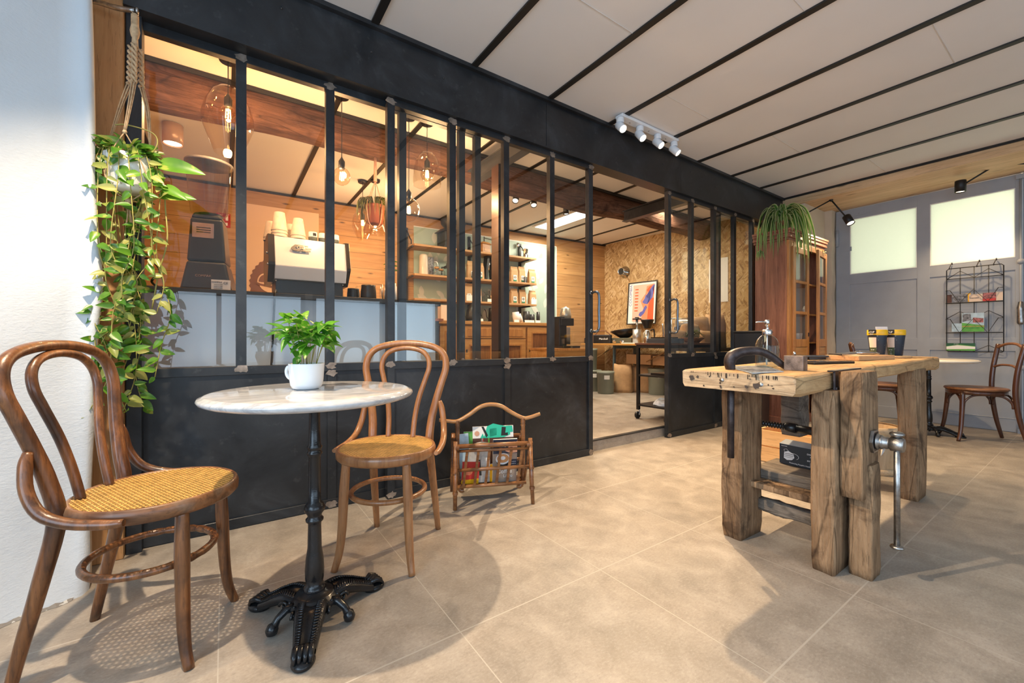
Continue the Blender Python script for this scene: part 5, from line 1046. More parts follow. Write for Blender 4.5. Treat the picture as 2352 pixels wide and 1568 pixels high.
# ---- grinder
g=thing('coffee_grinder','tall dark coffee grinder with a clear bean hopper at the left end of the bar','coffee grinder',(-.085,3.34,TZ),R(-8)); g.scale=(1.12,1.12,1.10)
b=MB(); b.hexa([(-.115,-.12,0),(.125,-.12,0),(.125,.16,0),(-.115,.16,0),(-.09,-.085,.17),(.09,-.085,.17),(.09,.12,.17),(-.09,.12,.17)]); b.hexa([(-.09,-.085,.17),(.09,-.085,.17),(.09,.12,.17),(-.09,.12,.17),(-.075,-.075,.42),(.075,-.075,.42),(.075,.09,.42),(-.075,.09,.42)])
b.hexa([(-.075,-.075,.42),(.075,-.075,.42),(.075,.09,.42),(-.075,.09,.42),(-.06,-.06,.455),(.06,-.06,.455),(.06,.075,.455),(-.06,.075,.455)]); b.build('grinder_body',plain('satin_charcoal',(.035,.042,.050),.28,.4,.1),g,.012)
MB().lathe([(.068,.450),(.088,.465),(.112,.745),(.115,.75)],36,cap0=False,cap1=False).build('hopper',MT['smoke'],g)
MB().lathe([(0,.748),(.116,.748),(.117,.762),(0,.766)],36,cap0=False,cap1=False).build('hopper_lid',plain('grey_lid',(.20,.20,.21),.3),g)
MB().lathe([(.062,.44),(.070,.452),(.060,.46),(0,.462)],30,cap1=False).build('collar',MT['black'],g)
o=MB().box(-.055,.045,-.002,.0,0,.085).build('chrome_badge',MT['chrome'],g,.003); o.location=(-.010,-.080,.305); o.rotation_euler=(R(-2.5),0,0)
l_=MB(); 
for k in range(3): l_.box(-.035,.030,-.0035,-.002,.030+.013*k,.034+.013*k)
l_.build('badge_lines',MT['ink'],o)
text('COMPAK',.018,MT['chrome'],g,frameM((-.01,-.1045,.085),(1,0,0),(0,.12,1)))
q=MB().box(-.045,.045,-.001,.001,0,.060).build('data_plate',MT['paper'],g); q.location=(.075,-.127,.004); text('CE',.018,MT['ink'],q,frameM((.022,-.0015,.042),(1,0,0),(0,0,1))); text('COMPAK',.012,MT['ink'],q,frameM((-.018,-.0015,.046),(1,0,0),(0,0,1)))
for k in range(3): text('serial no 230V',.007,MT['ink'],q,frameM((-.012,-.0015,.032-.010*k),(1,0,0),(0,0,1)))
cb_=MB(); cb_.tube(arc([(-.11,.05,.02),(-.20,-.02,.01),(-.24,-.08,.04),(-.20,-.10,.10),(-.25,-.12,.16),(-.33,-.10,.10),(-.36,-.05,.02)],6),.006,6)
cb_.build('power_lead',MT['black'],g)
# ---- espresso machine
e=thing('espresso_machine','white backed espresso machine with black side cheeks on the bar','espresso machine',(.285,3.34,TZ),R(0))
W=.475
b=MB(); b.hexa([(0,0,.125),(W,0,.125),(W,.36,.125),(0,.36,.125),(0,-.035,.215),(W,-.035,.215),(W,.38,.215),(0,.38,.215)]); b.hexa([(0,-.035,.215),(W,-.035,.215),(W,.38,.215),(0,.38,.215),(0,.03,.43),(W,.03,.43),(W,.36,.43),(0,.36,.43)]); b.build('body_panel',MT['white'],e,.003)
for x0,x1 in ((-.040,-.0),(W,W+.028)):
    s=MB(); out=[(.06,.105),(-.035,.215),(-.040,.235),(.0,.36),(.028,.44),(.10,.45),(.38,.45),(.42,.23),(.36,.105)]
    s.prism(out,x0,x1,M=frameM((0,0,0),(0,1,0),(0,0,1))); s.build('side_cheek',plain('smoked_cheek',(.030,.026,.025),.25,.1),e,.002)
b=MB(); b.box(.01,W-.01,.05,.34,.022,.125); b.build('base_tray',plain('dark_tray',(.030,.030,.032),.3,.3),e,.003)
ft=MB()
for x in (.03,W-.03):
    for y in (.08,.31): ft.lathe([(.018,0),(.022,.004),(.018,.024)],14,(x,y,0))
ft.build('feet',MT['chrome'],e)
bt_=MB()
for p_ in ((-.042,.06,.31),(-.042,-.02,.22),(.012,.047,.118),(W-.012,.047,.118)): bt_.sphere(p_,.009,10)
bt_.build('bolts',MT['chrome'],e)
rail=MB(); rail.box(0,W,.06,.34,.43,.437); rail.build('cup_rail',MT['chrome'],e)
bdg=MB(); Mb=frameM((.165,.0,.352),(1,0,0),(0,.29,1)); Mb=Mb@Matrix.Translation((0,0,.006))
def ol(pts): return [(x*.001,y*.001) for x,y in pts]
bdg.prism(ol([(-62,0),(-38,24),(48,24),(48,16),(20,16),(20,10),(-28,10),(-42,0),(-30,-10),(-4,-10),(-4,-24),(-50,-24),(-66,-12)]),0,.006,M=Mb); bdg.prism(ol([(-10,10),(28,10),(28,4),(68,4),(68,-3),(28,-3),(28,-10),(56,-10),(56,-24),(-10,-24),(-10,-16),(12,-16),(12,-8),(-2,-8),(-2,0),(12,0),(12,4),(-10,4)]),0,.006,M=Mb)
bdg.build('metal_badge',plain('badge_grey',(.16,.16,.17),.3,.6),e); text('G-3',.036,MT['chrome'],e,Mb@Matrix.Translation((.0,.0,.0075)))
cb_=MB(); cb_.tube(arc([(.02,.10,.02),(.005,-.10,.012),(-.02,-.272,.005),(-.028,-.275,-.15),(-.035,-.268,-.35),(-.045,-.262,-.60),(-.04,-.262,-.85),(-.04,-.268,-1.08)],6),.0065,8); cb_.build('power_lead',MT['black'],e)
# cups on the machine
def papercups(x,y,n,r1,r0,h,gap,lab,z0=TZ+.438,grp='upturned paper cup stacks on the espresso machine'):
    first=None
    for k in range(n):
        o=MB().lathe([(r1,0),(r1+.002,.003),(r1,.008),(r0,h),(r0-.003,h+.001),(0,h-.002)],28,cap0=False,cap1=False).build('paper_cup',MT['cuppaper'])
        o.location=(x,y,z0+gap*k); tag(o,lab if n==1 else lab+(', %s of its stack'%('lowest' if k==0 else 'topmost' if k==n-1 else 'middle')),'cup',grp)
        if k==n-1:
            s=MB(); 
            for j in range(10): s.tube([((r0+(r1-r0)*(1-t))*math.cos(a)*1.004,(r0+(r1-r0)*(1-t))*math.sin(a)*1.004,h*t) for t,a in [(random.uniform(.15,.9),4.2+.3*i+j*.2) for i in range(3)]],.0006,4)
            s.build('printed_lines',plain('print_grey',(.30,.28,.32),.6),o)
z0=TZ+.438
papercups(.325,3.445,3,.053,.034,.135,.022,'patterned upturned paper cup, front left stack on the espresso machine')
papercups(.445,3.435,2,.050,.032,.130,.022,'plain cream upturned paper cup right of the patterned stack')
papercups(.285,3.62,2,.050,.032,.125,.022,'cream upturned paper cup, rear left stack on the machine')
papercups(.415,3.62,2,.048,.030,.125,.022,'cream upturned paper cup, rear stack between the front stacks')
for x,lab in ((.545,'cream espresso cup with dark print and green base beside the plain paper cups'),(.615,'white and grey espresso cup partly behind the second glazing bar'),(.700,'small white espresso cup at the right end of the machine top')):
    o=thing('espresso_cup',lab,'cup',(x,3.44,z0),0,'espresso cups on the machine')
    MB().lathe([(0,0),(.024,0),(.030,.006),(.031,.03)],24,cap0=False,cap1=False).build('cup_base',plain('sage_glaze',(.14,.17,.15),.3),o); MB().lathe([(.031,.03),(.031,.066),(.029,.068),(.028,.04),(0,.02)],24,cap0=False,cap1=False).build('cup_rim',MT['white'],o)
    if x<.6: MB().lathe([(.0316,.036),(.0316,.058)],6,cap0=False,cap1=False,a0=-1.7,a1=-.9).build('print',MT['ink'],o)
# pitchers, glasses, bottles
for x,y,s,lab in ((.845,3.46,.9,'black milk pitcher next to the espresso machine'),(.935,3.36,1.1,'larger black milk pitcher with handle right of the first one')):
    o=thing('milk_pitcher',lab,'pitcher',(x,y,TZ),0,None); MB().lathe([(0,0),(.052*s,0),(.056*s,.006),(.053*s,.07*s),(.048*s,.105*s),(.050*s,.115*s),(.046*s,.115*s),(.044*s,.10*s),(0,.10*s)],28,cap0=False,cap1=False).build('pitcher_body',MT['black'],o)
    MB().tube(arc([(-.048*s,-.01,.10*s),(-.085*s,-.015,.098*s),(-.092*s,-.015,.06*s),(-.082*s,-.015,.02*s),(-.054*s,-.01,.022*s)],5),.005,8).build('handle',MT['vessel'],o)
o=thing('cutlery_glass','clear glass holding spoons on the bar','glass',(1.04,3.30,TZ)); MB().lathe([(.022,0),(.030,.004),(.036,.095)],24,cap1=False).build('glass',MT['vessel'],o)
s=MB(); 
for k in range(6): a=k; s.tube([(.012*math.cos(a),.012*math.sin(a),.006),(.03*math.cos(a),.03*math.sin(a),.135)],.0022,6)
s.build('spoons',MT['chrome'],o)
for x,y,h,lab in ((1.085,3.36,.14,'short white tube standing beside the cutlery glass'),(1.125,3.30,.15,'taller white tube next to the short one on the bar')):
    o=MB().lathe([(0,0),(.019,0),(.017,h*.8),(.011,h*.9),(.011,h),(0,h)],18,cap0=False,cap1=False).build('sauce_bottle',MT['paper']); o.location=(x,y,TZ); tag(o,lab,'bottle')
o=thing('flower_bottle','slim bottle with a green sprig on the bar behind the third glazing bar','vase',(1.15,3.45,TZ)); MB().lathe([(.022,0),(.024,.12),(.010,.17),(.010,.26)],16,cap1=False).build('bottle',MT['vessel'],o)
s=MB(); s.tube([(0,0,.2),(-.01,0,.34)],.002,5)
for k in range(7): leafmesh(s,(-.01*k/7,0,.27+.012*k),(math.cos(k*2.1),math.sin(k*2.1)-.3,.3),(0,0,1),.075,.035,0,.4,.3)
s.build('foliage',MT['pothos'],o)
# ---- pendants
def globe_bulb(par,z,r_=.055,amber=True):
    MB().sphere((0,0,z),r_,24,0,1.08).build('bulb',MT['amberglass'],par)
    f=MB(); 
    for k in range(4): a=k*PI/2; f.tube([(.010*math.cos(a),.010*math.sin(a),z+.028),(.013*math.cos(a),.013*math.sin(a),z-.026)],.0022,5)
    f.tube([(.004*math.cos(q*.9),.004*math.sin(q*.9),z+.03-.06*q/20) for q in range(21)],.0018,5); f.build('filament',MT['filament'],par)
    MB().lathe([(.014,r_*.8),(.021,r_*1.0),(.021,r_+.045),(.012,r_+.060),(.004,r_+.075)],18,(0,0,z)).build('lamp_socket',MT['black'],par)
def pendant(label,x,y,z,shade=None,r_=.05):
    o=thing('pendant_lamp',label,'pendant lamp',(x,y,z)); globe_bulb(o,0,r_)
    MB().tube([(0,0,r_+.06),(0,0,CZ-z)],.0028,6).build('cord',MT['black'],o); MB().lathe([(.0,-.004),(.045,-.02),(.05,0)],20,(0,0,CZ-z),cap0=False).build('ceiling_rose',MT['black'],o)
    if shade: MB().lathe(shade,40,cap0=False,cap1=False).build('glass_shade',MT['amberglass'],o)
    return o
p=onY(524,262,3.0); pendant('large teardrop glass pendant lamp in the first pane beside the grinder',p.x,p.y,p.z,[(.015,.155),(.05,.150),(.085,.115),(.115,.05),(.132,-.02),(.130,-.07),(.105,-.14),(.080,-.205),(.070,-.235)],.046)
p=onY(785,405,3.0); pendant('bare globe filament bulb hanging right of the second glazing bar',p.x,p.y,p.z,None,.056)
p=onY(981,400,3.0); pendant('bell shaped glass pendant lamp over the middle of the bar',p.x,p.y,p.z,[(.012,.165),(.05,.155),(.082,.11),(.100,.03),(.106,-.05),(.106,-.085)],.050)
p=onY(939,482,3.0); pendant('largest bare globe bulb hanging lower behind the glazing bars',p.x,p.y,p.z,None,.082)
p=onY(833,512,4.5); pendant('teardrop glass pendant lamp behind the hanging fern',p.x,p.y,p.z,[(.012,.14),(.05,.13),(.09,.07),(.105,.0),(.10,-.05),(.07,-.13),(.05,-.17)],.036)
p=onY(862,522,4.4); pendant('wide dome glass pendant lamp just below the terracotta planter',p.x,p.y,p.z,[(.012,.11),(.06,.10),(.10,.05),(.120,-.02),(.122,-.06)],.036)
# cylinder downlight
p=onZ(397,287,CZ); o=thing('cylinder_downlight','copper toned cylinder ceiling light above the grinder','ceiling light',(p.x,p.y,CZ)); MB().lathe([(.062,-.150),(.066,-.150),(.066,0)],30,cap0=False).build('cylinder',plain('copper_tone',(.62,.42,.30),.35,.3),o); MB().lathe([(0,-.143),(.055,-.143)],24,cap0=False,cap1=False).build('lens',MT['lampface'],o)
# hanging fern
p=onY(862,497,3.34); HT=2.34-p.z+.06; o=thing('hanging_fern','trailing fern in a terracotta pot hung by pink macrame from the old beam','plant',(p.x,p.y,p.z-.06))
MB().lathe([(0,0),(.055,0),(.072,.12),(.076,.122),(.076,.145),(.07,.145),(.068,.12),(0,.12)],28,cap0=False,cap1=False).build('pot',MT['terracotta'],o)
s=MB()
for k in range(4):
    a=k*PI/2+.4; c=Vector((math.cos(a),math.sin(a),0)); s.tube(arc([(0,0,HT-.20),c*.02+UP*(HT-.24),c*.05+UP*.22,c*.079+UP*.14,c*.06+UP*.0,(0,0,-.04)],4),.004,6)
s.tube([(0,0,HT),(0,0,HT-.20)],[.010,.014],8); s.build('macrame_hanger',plain('pink_macrame',(.50,.30,.22),.85,0,.2,60),o)
s=MB(); random.seed(55)
for k in range(110):
    a=random.uniform(0,2*PI); c=Vector((math.cos(a),math.sin(a),0)); q=Vector((0,0,.14))+c*.04; L=random.uniform(.05,.10); ribbon(arc([q,q+c*L*.6+UP*.05,q+c*L*1.0+UP*.01,q+c*L*1.15-UP*random.uniform(.02,.15)],3),.007,s,0,0)
s.build('foliage',MT['grassy'],o)
# ---- logo panel and signs on the plank wall
PB=Matrix.Translation((0,5.45,0))@Matrix.Rotation(BA,4,'Z')
def onwall(name,label,cat,px0,px1,z0,z1,t,mat,off=0):
    a=onB(px0,700,off); b_=onB(px1,700,off); x0=a.x/math.cos(BA); x1=b_.x/math.cos(BA); o=thing(name,label,cat); M_=PB@Matrix.Translation((x0,-off,z0)); o.location=M_.to_translation(); o.rotation_euler=(0,0,BA); MB().box(0,x1-x0,-t,0,0,z1-z0).build('panel',mat,o); return o,x1-x0
o,w_=onwall('logo_panel','pale wood panel with a round brown leaf logo behind the bar','panel',552,732,.9,2.385,.015,MT['tablepanel'])
cpt=onB(652,655); cx=(cpt-o.location).dot(Vector((math.cos(BA),math.sin(BA),0))); cz=cpt.z-.9; rr=.325
teeth=[((cx+(rr+(.014 if k%2 else 0))*math.cos(2*PI*k/72)),(cz+(rr+(.014 if k%2 else 0))*math.sin(2*PI*k/72))) for k in range(72)]
FO=lambda y:frameM((0,y,0),(1,0,0),(0,0,1))
MB().prism(teeth,0,.002,M=FO(-.0155)).build('logo_disc',MT['logobrown'],o)
def ell(cx_,cy_,a_,b_,rot,n=24): return [(cx_+a_*math.cos(t)*math.cos(rot)-b_*math.sin(t)*math.sin(rot),cy_+a_*math.cos(t)*math.sin(rot)+b_*math.sin(t)*math.cos(rot)) for t in [2*PI*k/n for k in range(n)]]
def leafo(cx_,cy_,L,W_,rot):
    pts=[]; 
    for k in range(9): t=k/8; pts.append((L*(t-.5),W_*math.sin(PI*t)**.8*.5))
    for k in range(7,0,-1): t=k/8; pts.append((L*(t-.5),-W_*math.sin(PI*t)**.8*.5))
    return [(cx_+x*math.cos(rot)-y*math.sin(rot),cy_+x*math.sin(rot)+y*math.cos(rot)) for x,y in pts]
for ang in range(0,360,72):
    a=R(ang+162); x,y=cx+.20*math.cos(a),cz+.20*math.sin(a)
    MB().prism(leafo(x,y,.17,.11,a+.9),0,.002,M=FO(-.018)).build('logo_leaf',MT['tablepanel'],o); MB().prism(leafo(x,y,.14,.08,a+.9),0,.002,M=FO(-.0205)).build('logo_leaf_core',MT['logobrown'],o)
MB().prism(ell(cx-.08,cz-.005,.16,.10,0),0,.002,M=FO(-.0195)).build('logo_bean',MT['tablepanel'],o); MB().prism([(cx-.26,cz+.008),(cx-.1,cz-.02),(cx+.08,cz-.012),(cx+.08,cz-.035),(cx-.1,cz-.045),(cx-.26,cz-.015)],0,.002,M=FO(-.022)).build('logo_bean_groove',MT['logobrown'],o)
a=onB(497,500); o=thing('fire_extinguisher_sign','small red and white fire extinguisher sign behind the grinder','sign',(a.x,a.y-.01,a.z-.075)); o.rotation_euler=(0,0,BA); MB().box(0,.125,-.004,0,-.02,.13).build('plate',MT['red'],o,.001)
s=MB(); s.prism([(.082,.055),(.105,.055),(.105,.105),(.098,.115),(.088,.115),(.082,.105)],0,.001,M=FO(-.0052)); s.prism([(.086,.118),(.115,.122),(.115,.117),(.09,.113)],0,.001,M=FO(-.0052))
for k in range(3): s.prism([(.015+.016*k,.085+.01*k),(.03+.016*k,.115-.0*k),(.022+.016*k,.118),(.008+.014*k,.095)],0,.001,M=FO(-.0052))
s.prism([(.07,.0),(.1,.0),(.1,.03),(.07,.03)],0,.001,M=FO(-.0052)); s.build('pictogram',MT['whiteink'],o)
a=onB(1062,620); 
# ---- mint wallpaper panel
o,w_=onwall('leaf_panel','mint green panel with pale leaf print behind the shelves','panel',950,1277,1.05,2.405,.008,MT['mint'])
lp=MB(); random.seed(8)
for k in range(80):
    x=random.uniform(.08,w_-.08); y=random.uniform(.08,1.27); r_=random.uniform(0,2*PI); L=random.uniform(.13,.19)
    lp.prism([(max(.005,min(w_-.005,a_)),max(.005,min(1.35,b_))) for a_,b_ in leafo(x,y,L,L*.46,r_)],0,.0006,M=FO(-.0085-.0004*(k%5)))
q=lp.build('printed_leaves',MT['leafprint'],o)
ed=MB().box(w_-.006,w_+.006,-.012,0,0,1.355).box(0,w_,-.010,0,1.349,1.36); ed.build('panel_edge',MT['paper'],o)
# ---- wall shelf unit
XS0,XS1=1.99,3.86
def SW(x,off): return Vector((x,YB(x)-off,0))
su=thing('wall_shelf','wide three tier oak shelf on black steel uprights','shelf',(0,5.45,0),BA)
SZ=(2.105,1.728,1.415)
for z in SZ: MB().box(XS0,XS1,-.31,-.02,z-.026,z).build('shelf_board',MT['shelfwood'],su,.002)
for x in (XS0-.02,XS1-.12,2.88):
    u=MB(); u.box(x-.018,x+.018,-.045,-.012,1.10,2.36); 
    for z in SZ: u.box(x-.012,x+.012,-.30,-.03,z-.045,z-.027)
    u.build('upright',MT['blackmetal'],su)
    MB().tube(arc([(x,-.045,2.33),(x,-.20,2.18),(x,-.24,2.16),(x,-.24,2.105)],2),.008,6).build('stay',MT['blackmetal'],su)
MB().lathe([(.018,-.03),(.024,-.02),(.024,.03),(.01,.035)],14,(XS1-.17,-.05,2.33)).build('screw_clamp',MT['chrome'],su)
def onS(px,z,off): # point on a shelf at depth OFF from the wall
    p=onB(px,700,off); return Vector((p.x,p.y,z))
def bag(px,z,lab,h=.215,w_=.13,off=.20,grp='kraft coffee bags on the shelf',card=False,rz=0,lab2=True):
    p=onS(px,z,off); o=thing('coffee_bag',lab,'bag',p,BA+rz,grp)
    b=MB(); a=w_/2; b.hexa([(-a,-.035,0),(a,-.035,0),(a,.035,0),(-a,.035,0),(-a*.95,-.028,h*.72),(a*.95,-.028,h*.72),(a*.95,.028,h*.72),(-a*.95,.028,h*.72)]); b.hexa([(-a*.95,-.028,h*.72),(a*.95,-.028,h*.72),(a*.95,.028,h*.72),(-a*.95,.028,h*.72),(-a*.92,-.006,h*.93),(a*.92,-.006,h*.93),(a*.92,.006,h*.93),(-a*.92,.006,h*.93)]); b.box(-a*.92,a*.92,-.009,.006,h*.92,h)
    b.build('paper_bag',MT['kraft'],o,.004)
    if lab2:
        y=-.0375; MB().prism([(-.028,.018),(.028,.018),(.028,.108),(-.028,.108)],0,.001,M=FO(y)).build('label',MT['paper'],o); MB().prism([(-.028,.018),(.028,.018),(.028,.040),(-.028,.040)],0,.001,M=FO(y-.001)).build('label_band',MT['green'],o)
        s=MB(); s.prism(circ(0,.076,.020,16),0,.0006,M=FO(y-.0015)); q_=s.build('label_logo',MT['ink'],o)
        s=MB(); 
        for k in range(5): s.prism(circ(.011*math.cos(2*PI*k/5+.3),.076+.011*math.sin(2*PI*k/5+.3),.0048,8),0,.0005,M=FO(y-.0022))
        s.build('logo_petals',MT['paper'],q_)
    if card:
        c=MB().box(-.045,.045,-.048,-.046,0,.085).build('price_card',MT['paper'],o)
    return o
def rel(n,k): return ('leftmost','second','third','fourth')[k]
bag(1083,SZ[1],'kraft coffee bag left of the dark roast bag pair on the middle shelf',.25,.15,rz=.1); bag(1101,SZ[1],'kraft coffee bag beside the tall dark brewer on the middle shelf',.235,.13)
bag(1180,SZ[1],'first of three kraft bags at the right of the middle shelf',.235,.125); bag(1197,SZ[1],'middle kraft bag of the three at the right of the middle shelf',.245,.125,.20,rz=.15); bag(1221,SZ[1],'last kraft bag at the right end of the middle shelf',.225,.125)
bag(1075,SZ[2],'kraft bag behind a price card at the left of the lower shelf',.25,.14,card=True); bag(1095,SZ[2],'kraft bag behind a price card beside the glass brewer on the lower shelf',.225,.125,card=True)
bag(1138,SZ[2],'kraft bag hidden behind the brown post on the lower shelf',.22,.12)
bag(1180,SZ[2],'first of three kraft bags at the right of the lower shelf',.225,.12); bag(1199,SZ[2],'middle kraft bag of the three at the right of the lower shelf',.22,.12,off=.19); bag(1222,SZ[2],'last kraft bag with price card at the right end of the lower shelf',.215,.12,card=True)
for px,lab in ((1088,'black lettered sign card before the left bags of the middle shelf'),(1207,'black lettered sign card before the right bags of the middle shelf')):
    p=onS(px,SZ[1],.27); o=thing('sign_card',lab,'card',p,BA+.2); MB().box(-.033,.033,-.002,.002,0,.09).build('board',MT['ink'],o,.001)
    for k in range(4): text('cafe bio'[:8-k],.013,MT['whiteink'],o,frameM((0,-.0028,.075-.02*k),(1,0,0),(0,0,1)))
def item(name,label,cat,px,z,off,mb,mat,rz=0,grp=None):
    p=onS(px,z,off); o=mb.build(name,mat); o.location=p; o.rotation_euler=(0,0,BA+rz); return tag(o,label,cat,grp)
# top shelf: mills and moka pot
def mill(px,lab,s,dark=False):
    p=onS(px,SZ[0],.17); o=thing('coffee_mill',lab,'coffee mill',p,BA+.2); mw=MT['black'] if dark else MT['side']
    MB().box(-.075*s,.075*s,-.06*s,.06*s,0,.012*s).box(-.062*s,.062*s,-.05*s,.05*s,.012*s,.115*s).hexa([(-.08*s,-.065*s,.115*s),(.08*s,-.065*s,.115*s),(.08*s,.065*s,.115*s),(-.08*s,.065*s,.115*s),(-.045*s,-.04*s,.145*s),(.045*s,-.04*s,.145*s),(.045*s,.04*s,.145*s),(-.045*s,.04*s,.145*s)]).build('mill_body',mw,o,.003)
    MB().tube([(0,0,.14*s),(0,0,.20*s),(0,0,.215*s)],.006*s,8).tube([(0,0,.20*s),(.13*s,-.02,.19*s)],.005*s,8).build('crank',MT['forged'],o); MB().sphere((.13*s,-.02,.205*s),.014*s,10).build('crank_knob',mw,o)
    MB().box(-.035*s,.035*s,-.053*s,-.050*s,.03*s,.07*s).build('drawer',mw,o)
    return o
mill(1112,'small wooden coffee mill with crank on the top shelf',1.15); m_=mill(1030,'large black old coffee mill behind the glazing bar on the top shelf',1.9,True)
MB().lathe([(.03,.26),(.10,.34),(.11,.40),(.03,.44)],20).build('mill_hopper',MT['black'],m_)
item('moka_pot','aluminium moka pot at the right end of the top shelf','moka pot',1207,SZ[0],.16,MB().lathe([(.045,0),(.05,.01),(.038,.075),(.036,.08),(.048,.145),(.045,.15),(.01,.165),(.008,.18),(0,.182)],8,smooth=False).bar((-.048,0,.12),(-.085,0,.13),.012,.012),MT['mirror'],.3)
# middle shelf left
item('steel_server','tall cream coffee server at the left of the middle shelf','jug',973,SZ[1],.17,MB().lathe([(.06,0),(.062,.01),(.055,.25),(.05,.27),(.03,.28)],24),plain('cream_enamel',(.62,.55,.46),.3),0)
p=onS(987,SZ[1],.15); o=thing('packaged_jug','jug with dark printed sleeve and steel handle on the middle shelf','jug',p,BA); MB().lathe([(.05,0),(.052,.24),(.03,.25)],20).build('body',MT['photo'],o); MB().tube(arc([(.05,0,.20),(.095,-.02,.19),(.10,-.02,.10),(.055,0,.04)],5),.007,8).build('handle',MT['chrome'],o)
for px,lab,h in ((1003,'round glass server with wooden collar on the middle shelf',.16),(1013,'second glass server on the middle shelf, before the glazing bar',.13)):
    p=onS(px,SZ[1],.20); o=thing('glass_server',lab,'glass server',p,BA); MB().lathe([(0,0),(.045,0),(.06,.03),(.055,.07),(.025,h*.65),(.045,h)],24,cap0=False,cap1=False).build('vessel',MT['vessel'],o); MB().lathe([(.028,h*.6),(.036,h*.68),(.028,h*.78)],16).build('collar',MT['side'],o)
p=onS(1026,SZ[1],.18); o=thing('french_press','black handled glass coffee press on the middle shelf','coffee press',p,BA); MB().lathe([(.04,0),(.042,.13)],20,cap1=False).build('beaker',MT['vessel'],o); MB().lathe([(.044,0),(.044,.02),(.040,.022)],20).lathe([(.046,.12),(.046,.14),(.02,.155),(.006,.16),(.006,.185),(0,.19)],20).bar((-.045,0,.13),(-.07,0,.13),.014,.012).bar((-.07,0,.135),(-.07,0,.03),.014,.012).build('frame',MT['black'],o)
item('thermos','slim black thermos between the glazing bars on the middle shelf','thermos',1061,SZ[1],.2,MB().lathe([(.033,0),(.034,.01),(.034,.19),(.028,.21),(.028,.25),(0,.255)],20),MT['black'])
p=onS(1122,SZ[1],.17); o=thing('lever_brewer','tall dark brewer with glass carafe on the middle shelf','brewer',p,BA+.1); MB().hexa([(-.09,-.05,0),(-.055,-.05,0),(-.055,.05,0),(-.09,.05,0),(-.045,-.05,.34),(-.01,-.05,.34),(-.01,.05,.34),(-.045,.05,.34)]).hexa([(.055,-.05,0),(.09,-.05,0),(.09,.05,0),(.055,.05,0),(.01,-.05,.34),(.045,-.05,.34),(.045,.05,.34),(.01,.05,.34)]).box(-.05,.05,-.05,.05,.33,.35).build('stand',MT['black'],o); MB().lathe([(.05,0),(.055,.02),(.02,.11),(.028,.15)],20,cap1=False).build('carafe',MT['vessel'],o); MB().lathe([(.02,.15),(.035,.30)],16).build('column',MT['mirror'],o)
# lower shelf: glass brewer
p=onS(1117,SZ[2],.20); o=thing('siphon_brewer','small glass siphon brewer on a black foot on the lower shelf','brewer',p,BA); MB().lathe([(.06,0),(.06,.015),(0,.015)],20,cap1=False).tube([(.05,0,.01),(.05,0,.17)],.006,8).build('foot',MT['black'],o); MB().sphere((0,0,.075),.045,18).lathe([(.012,.115),(.03,.13),(.038,.17)],18,cap0=False,cap1=False).build('glass_bulbs',MT['vessel'],o)
MB().box(-.02,.06,-.075,-.073,0,.045).build('price_card',MT['paper'],o)
item('cup_display','jar of coffee filters on the lower shelf beside the brown post','jar',1131,SZ[2],.2,MB().lathe([(.04,0),(.042,.05),(.02,.06),(.035,.10)],18),MT['kraft'])
# ---- sideboard
sb=thing('sideboard','wide oak sideboard with drawers and panelled doors under the shelves','sideboard',(0,5.45,0),BA); a0,a1=2.20,4.07; yf=-.56
MB().box(a0,a1,yf-.02,-.01,1.085,1.128).build('top_board',MT['side'],sb,.004); MB().box(a0+.02,a1-.02,yf+.02,-.01,ZI,1.085).build('carcass',MT['side'],sb)
for k,(x0,x1,dr_) in enumerate(((a0+.03,2.52,0),(2.56,3.50,1),(3.53,a1-.03,0))):
    if dr_:
        d_=MB().box(x0,x1,yf-.005,yf+.02,.905,1.06).build('drawer',MT['side'],sb,.004); MB().box(x0+.05,x1-.05,yf-.012,yf-.004,.93,1.035).build('drawer_panel',MT['armfront'],d_,.003)
        MB().lathe([(.035,-.02),(.03,.0),(.02,.012),(.0,.014)],16,M=Matrix.Translation(((x0+x1)/2,yf-.014,.985))@Matrix.Rotation(PI/2,4,'X'),cap0=False).build('cup_pull',MT['worn_steel'],d_)
        gr_=MB(); 
        for j in range(3): gr_.box(x0+.12+.025*j,x0+.128+.025*j,yf-.0145,yf-.012,.935,1.03)
        gr_.build('carved_lines',MT['sidepanel'],d_)
        zt=.89
        rng=((x0,(x0+x1)/2-.005),((x0+x1)/2+.005,x1))
    else: zt=1.06; rng=((x0,x1),)
    for (u0,u1) in rng:
        d_=MB().box(u0,u0+.07,yf-.005,yf+.02,ZI+.1,zt).box(u1-.07,u1,yf-.005,yf+.02,ZI+.1,zt).box(u0,u1,yf-.005,yf+.02,zt-.07,zt).box(u0,u1,yf-.005,yf+.02,ZI+.1,ZI+.17).build('door',MT['side'],sb,.003)
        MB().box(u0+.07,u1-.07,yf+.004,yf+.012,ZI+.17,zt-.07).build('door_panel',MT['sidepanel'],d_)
        m=MB(); m.box(u0+.07,u0+.085,yf-.009,yf+.005,ZI+.17,zt-.07).box(u1-.085,u1-.07,yf-.009,yf+.005,ZI+.17,zt-.07).box(u0+.07,u1-.07,yf-.009,yf+.005,zt-.085,zt-.07); m.build('moulding',MT['armfront'],d_)
        MB().box(u0+.025,u0+.045,yf-.010,yf-.004,.72,.76).build('keyhole_plate',MT['forged'],d_)
Z8=1.1285
